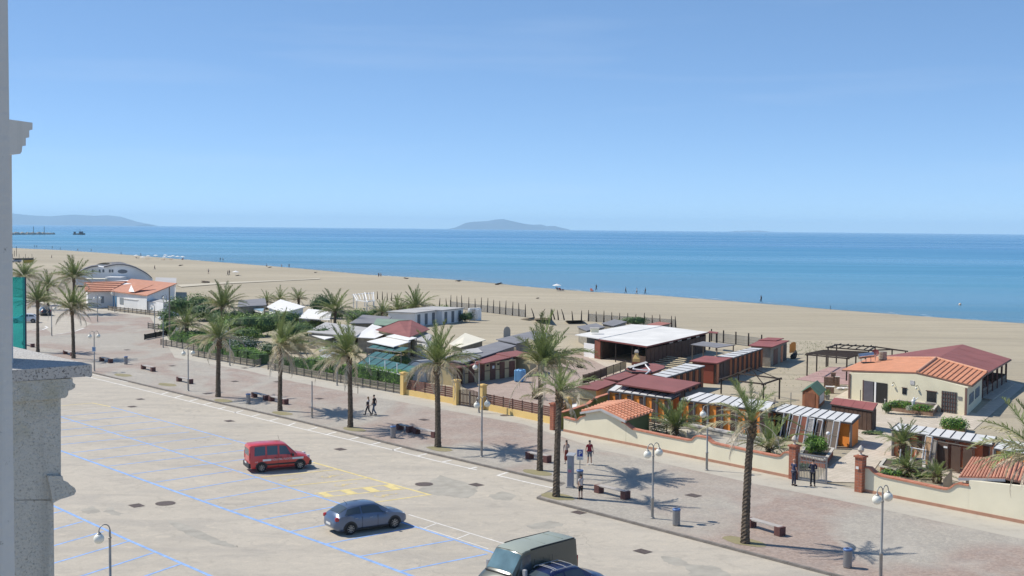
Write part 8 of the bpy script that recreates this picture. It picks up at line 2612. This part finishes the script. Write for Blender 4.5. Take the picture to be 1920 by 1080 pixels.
# brick piers by the pink deck
for i, (u, v, w_, h_, lb, cp_) in enumerate(((1556, 737, .8, .62, 'low brick block with a white top, nearest of the piers by the deck', WFRAME), (1553, 725, .9, .95, 'wide brick pier behind the low white-topped block', BRICK2), (1562, 722, .5, 1.25, 'tall narrow brick pier in the middle of the group by the deck', BRICK2), (1570, 724, .45, .95, 'slim brick pier at the right of the group by the deck', STONE))):
    t = thing('brick_pier', lb, 'brick pier', P(u, v), R(-14), 'brick piers by the pink deck')
    n_ = max(3, int(h_ / .2))
    for k in range(n_):
        for s in (-1, 1):
            g = MB(); g.box((s * w_ / 4, 0, h_ * (k + .5) / n_), (w_ / 2 - .012, .45, h_ / n_ - .012)); g.build('brick', BRICK2, t)
    g = MB(); g.box((0, 0, h_ + .03), (w_ + .06, .5, .06)); g.build('cap', cp_, t)
t = thing('white_sacks', 'heap of white sacks beside the brick piers', 'sacks', P(1581, 731))
for k in range(4):
    g = MB(); g.ball((.25 * k - .4, .1 * (k % 2), .14), .24, 8, sq=(1.2, 1, .6)); g.build('sack', WFRAME, t, smooth=True)
t = thing('potted_plant', 'potted yellow-green plant in a pale pot beside the little green-roofed hut', 'plant', P(1551, 749))
g = MB(); g.lathe((0, 0, 0), [(.2, 0), (.28, .4), (.3, .42), (.24, .43)], 12); g.build('pot', CONC, t, smooth=40)
g = MB(); leaves(g, (0, 0, .68), (.32, .32, .32), 120, .09, random.Random(4)); g.build('foliage', L_LIGHT, t)
t = thing('orange_board', 'upright orange shaped board behind the grey hut on the sand', 'board', P(1487, 664))
g = MB(); a = P(1480, 664); d = P(1492, 663) - a
pr = [(0, .15), (1, .15), (1, 1.35), (.8, 1.55), (.3, 1.5), (.15, 1.3), (0, 1.3)]
f0_ = [a + d * x + Vector((0, 0, z)) for x, z in pr]; g.prism([p for p in f0_], [p + Vector((.03, .1, 0)) for p in f0_]); g.v = g.v; g.build('panel', M('bright_orange', (.62, .23, .03), .6, .1, 1), t, w=True)
t = thing('upturned_dinghy', 'dark curved boat hull leaning beside the orange board', 'boat', P(1488, 672), R(60))
g = MB(); 
for i in range(1): g.tube([(-.9, 0, .15), (-.4, 0, .22), (.2, 0, .3), (.7, 0, .55), (.95, 0, .95)], [.12, .34, .36, .26, .06], 10)
g.build('hull', D_SHADE, t, smooth=True)
# leaning door frames before the third orange row
def leaner(label, u0, v0, u1, v1, ht, fill, lean=.5, frame_=True):
    a, b = P(u0, v0), P(u1, v1)
    n_ = -outward(a, b)
    t = thing('leaning_door', label, 'door panel', (a + b) / 2, 0, 'loose doors and frames leaning on the cabins')
    top = n_ * lean + Vector((0, 0, ht))
    d = (b - a).normalized()
    for p, q in ((a, a + top), (b, b + top), (a + top, b + top)):
        g = MB(); g.beam(p, q, .08, .06); g.build('frame', WFRAME if frame_ else SLATG, t, w=True)
    if fill:
        g = MB(); q = [a + d * .05 + Vector((0, 0, .05)), b - d * .05 + Vector((0, 0, .05)), b - d * .05 + top, a + d * .05 + top]
        o = n_ * .05
        g.add(q + [p + o for p in q], [(0, 1, 2, 3), (7, 6, 5, 4)]); g.build('door_leaf', fill, t, w=True)
        m1 = (a + b) / 2 + top * .5
        g = MB(); g.beam(a + top * .48 - n_ * .02, b + top * .48 - n_ * .02, .04, .06); g.build('mid_rail', SLATG, t, w=True)
GRDOOR = M('taupe_door', (.15, .115, .09), .8, .12, 2)
leaner('empty white door frame leaning at the left end of the third orange row', 1462, 821, 1473, 823, 1.95, None)
leaner('white door frame holding a brown leaf, second in the leaning group', 1477, 825, 1489, 828, 1.95, D_BROWN)
leaner('white frame with a rust door, third in the leaning group', 1495, 829.5, 1506, 831.5, 2.0, M('rust_boards'))
leaner('grey striped folded screen leaning in the middle of the group', 1507, 831.5, 1519, 833.5, 1.9, M('striped_grey', (.26, .25, .25), .8, .4, 9))
leaner('white frame with a dark leaf, fifth in the leaning group', 1524, 833, 1534, 835, 1.85, D_DARK)
leaner('taupe door leaning beside the rounded bush', 1541, 836, 1553, 839, 1.9, GRDOOR, frame_=False)
leaner('rightmost taupe door leaning on the orange end panel', 1556, 840, 1567, 842, 2.0, GRDOOR, .45)
leaner('pale grey door leaning before the brown-fronted row, behind the palm', 1716, 862, 1728, 865, 1.9, M('pale_door', (.40, .30, .22), .8, .1, 2), .3)
leaner('beige louvred door leaning in the brown-fronted row', 1729, 870, 1741, 873, 1.95, M('beige_louvre', (.42, .27, .16), .8, .15, 8), .3)
t = thing('brown_stall', 'dark brown open-topped changing stall in front of the brown-fronted row', 'stall', P(1770, 880))
a, b = P(1751, 879), P(1777, 884)
n_ = -outward(a, b)
for p, q, nm in ((a, b, 'front_panel'), (a, a + n_ * 1.2, 'side_panel'), (b, b + n_ * 1.2, 'side_panel')):
    g = MB(); g.beam(p + Vector((0, 0, 1.0)), q + Vector((0, 0, 1.0)), .05, 1.75); g.build(nm, M('stall_brown', (.085, .05, .035), .8, .15, 2), t, w=True)
g = MB(); g.beam(a + Vector((0, 0, 1.92)), P(1830, 894) + Vector((0, 0, 1.92)), .05, .06); g.build('top_rail', SLATG, t, w=True)
g = MB(); m1 = a.lerp(b, .82) + outward(a, b) * .04; g.box((m1.x, m1.y, 1.62), (.28, .02, .12), rz=heading(a, b)); g.build('sign_plate', WFRAME, t, w=True)
for i in range(2):
    a2, b2 = P(1783 + 22 * i, 885.5 + 4.5 * i), P(1800 + 22 * i, 889 + 4.5 * i)
    g = MB(); g.beam(a2 + Vector((0, 0, .95)), b2 + Vector((0, 0, .95)), .05, 1.7); g.build('front_panel', M('stall_brown'), t, w=True)
leaner('leaning pale board at the left of the brown stall', 1743, 880, 1750, 882, 2.0, M('board_grey', (.24, .22, .20), .8, .15, 2), .25, False)
t = thing('sawhorse', 'white trestle frame standing over the small planter block', 'trestle', P(1722, 885))
for u, v in ((1685, 884), (1706, 880), (1728, 880), (1732, 884)):
    p = P(u, v); g = MB(); g.tube([(p.x, p.y, 0), (p.x + .1, p.y, 1.5)], .04, 6); g.build('leg', WFRAME, t, w=True)
g = MB(); g.tube([P(1706, 880) + Vector((0, 0, 1.5)), P(1732, 884) + Vector((0, 0, 1.45))], .035, 6); g.build('top_bar', WFRAME, t, w=True)
t = thing('reed_screen', 'brown reed screen end standing in the planting bed near the wall dip', 'screen', P(1779, 912))
g = MB(); q = [P(1768, 914, .05), P(1784, 916, .05)]; g.prism([q[0], q[1], q[1] + BA * .06, q[0] + BA * .06], [q[0] + Vector((0, 0, .5)), q[1] + Vector((0, 0, 1.2)), q[1] + Vector((0, 0, 1.2)) + BA * .06, q[0] + Vector((0, 0, .5)) + BA * .06]); g.build('screen', SLATG, t, w=True)
t = thing('garden_lamp', 'small white globe lamp on a stake beside the rounded bush inside the gate', 'lamp', P(1552, 848))
g = MB(); g.tube([(0, 0, 0), (0, 0, 1.25)], .03, 6); g.build('stake', WFRAME, t); g = MB(); g.ball((0, 0, 1.36), .16, 12); g.build('globe', WFRAME, t, smooth=True)
for i, (u, vb, vt, lb) in enumerate(((1482, 790, 736, 'thin bare pole right of the sparse palm, behind the third orange row'), (1452, 800, 745, 'thin bare pole just left of the third orange row'), (1441, 800, 752, 'second thin pole at the gap between the orange rows'), (1613, 757, 731, 'short dark post behind the red-roofed shed'), (1288, 850, 807, 'short pole beside the spiky palm clump'))):
    t = thing('thin_pole', lb, 'pole', P(u, vb), 0, 'thin bare poles in the yards'); g = MB(); g.tube([(0, 0, 0), (0, 0, zat(P(u, vb), u, vt))], .035, 6); g.build('pole', POST_G if i != 3 else POST_D, t)
t = thing('slat_barrier', 'dark low slatted barrier between the gatehouse and the spiky palm', 'barrier', P(1232, 812))
for k in range(6):
    a, b = P(1216, 806.5), P(1250, 814.5); g = MB(); g.beam(a + Vector((0, 0, .12 + .15 * k)), b + Vector((0, 0, .12 + .15 * k)), .04, .07); g.build('slat', POST_D, t, w=True)
for u, v in ((1216, 806.5), (1227, 809), (1250, 814.5)):
    p = P(u, v); g = MB(); g.beam((p.x, p.y, 0), (p.x, p.y, .98), .07, .07); g.build('post', POST_D, t, w=True)
bar_wall('low_step_wall', 'low pale concrete step wall in front of the second orange cabin row', (1240, 795), (1450, 838), .32, .5, CONC)
t = thing('stone_plaque', 'white house-number plate on the right brick gate pillar', 'plate', P(1611, 922) + outward(P(1600, 920), P(1625, 925)) * .28)
g = MB(); g.box((0, 0, zat(P(1611, 922), 1611, 876)), (.2, .03, .16), rz=heading(P(1600, 918), P(1625, 923))); g.build('plate', SGNW, t)
t = thing('parked_pram', 'white bag heap by the bar entrance on the pale patio edge', 'bag', P(1089, 690))
g = MB(); g.ball((0, 0, .2), .35, 8, sq=(1.6, 1, .6)); g.build('bag', D_SHADE, t, smooth=True)
t = thing('grey_arch_panel', 'grey rounded board standing on the sand behind the tallest palm', 'board', P(950, 634))
g = MB(); a = P(944, 634); d = P(957, 633) - a
pr = [(0, 0), (1, 0), (1, 1.1), (.85, 1.5), (.5, 1.7), (.15, 1.5), (0, 1.1)]
f0_ = [a + d * x + Vector((0, 0, z)) for x, z in pr]; k = len(f0_); g.add(f0_ + [p + Vector((0, .1, 0)) for p in f0_], [tuple(range(k)), tuple(range(2 * k - 1, k - 1, -1))] + [(i, k + i, k + (i + 1) % k, (i + 1) % k) for i in range(k)]); g.build('panel', M('board_pale', (.36, .36, .34), .8, .1, 2), t, w=True)
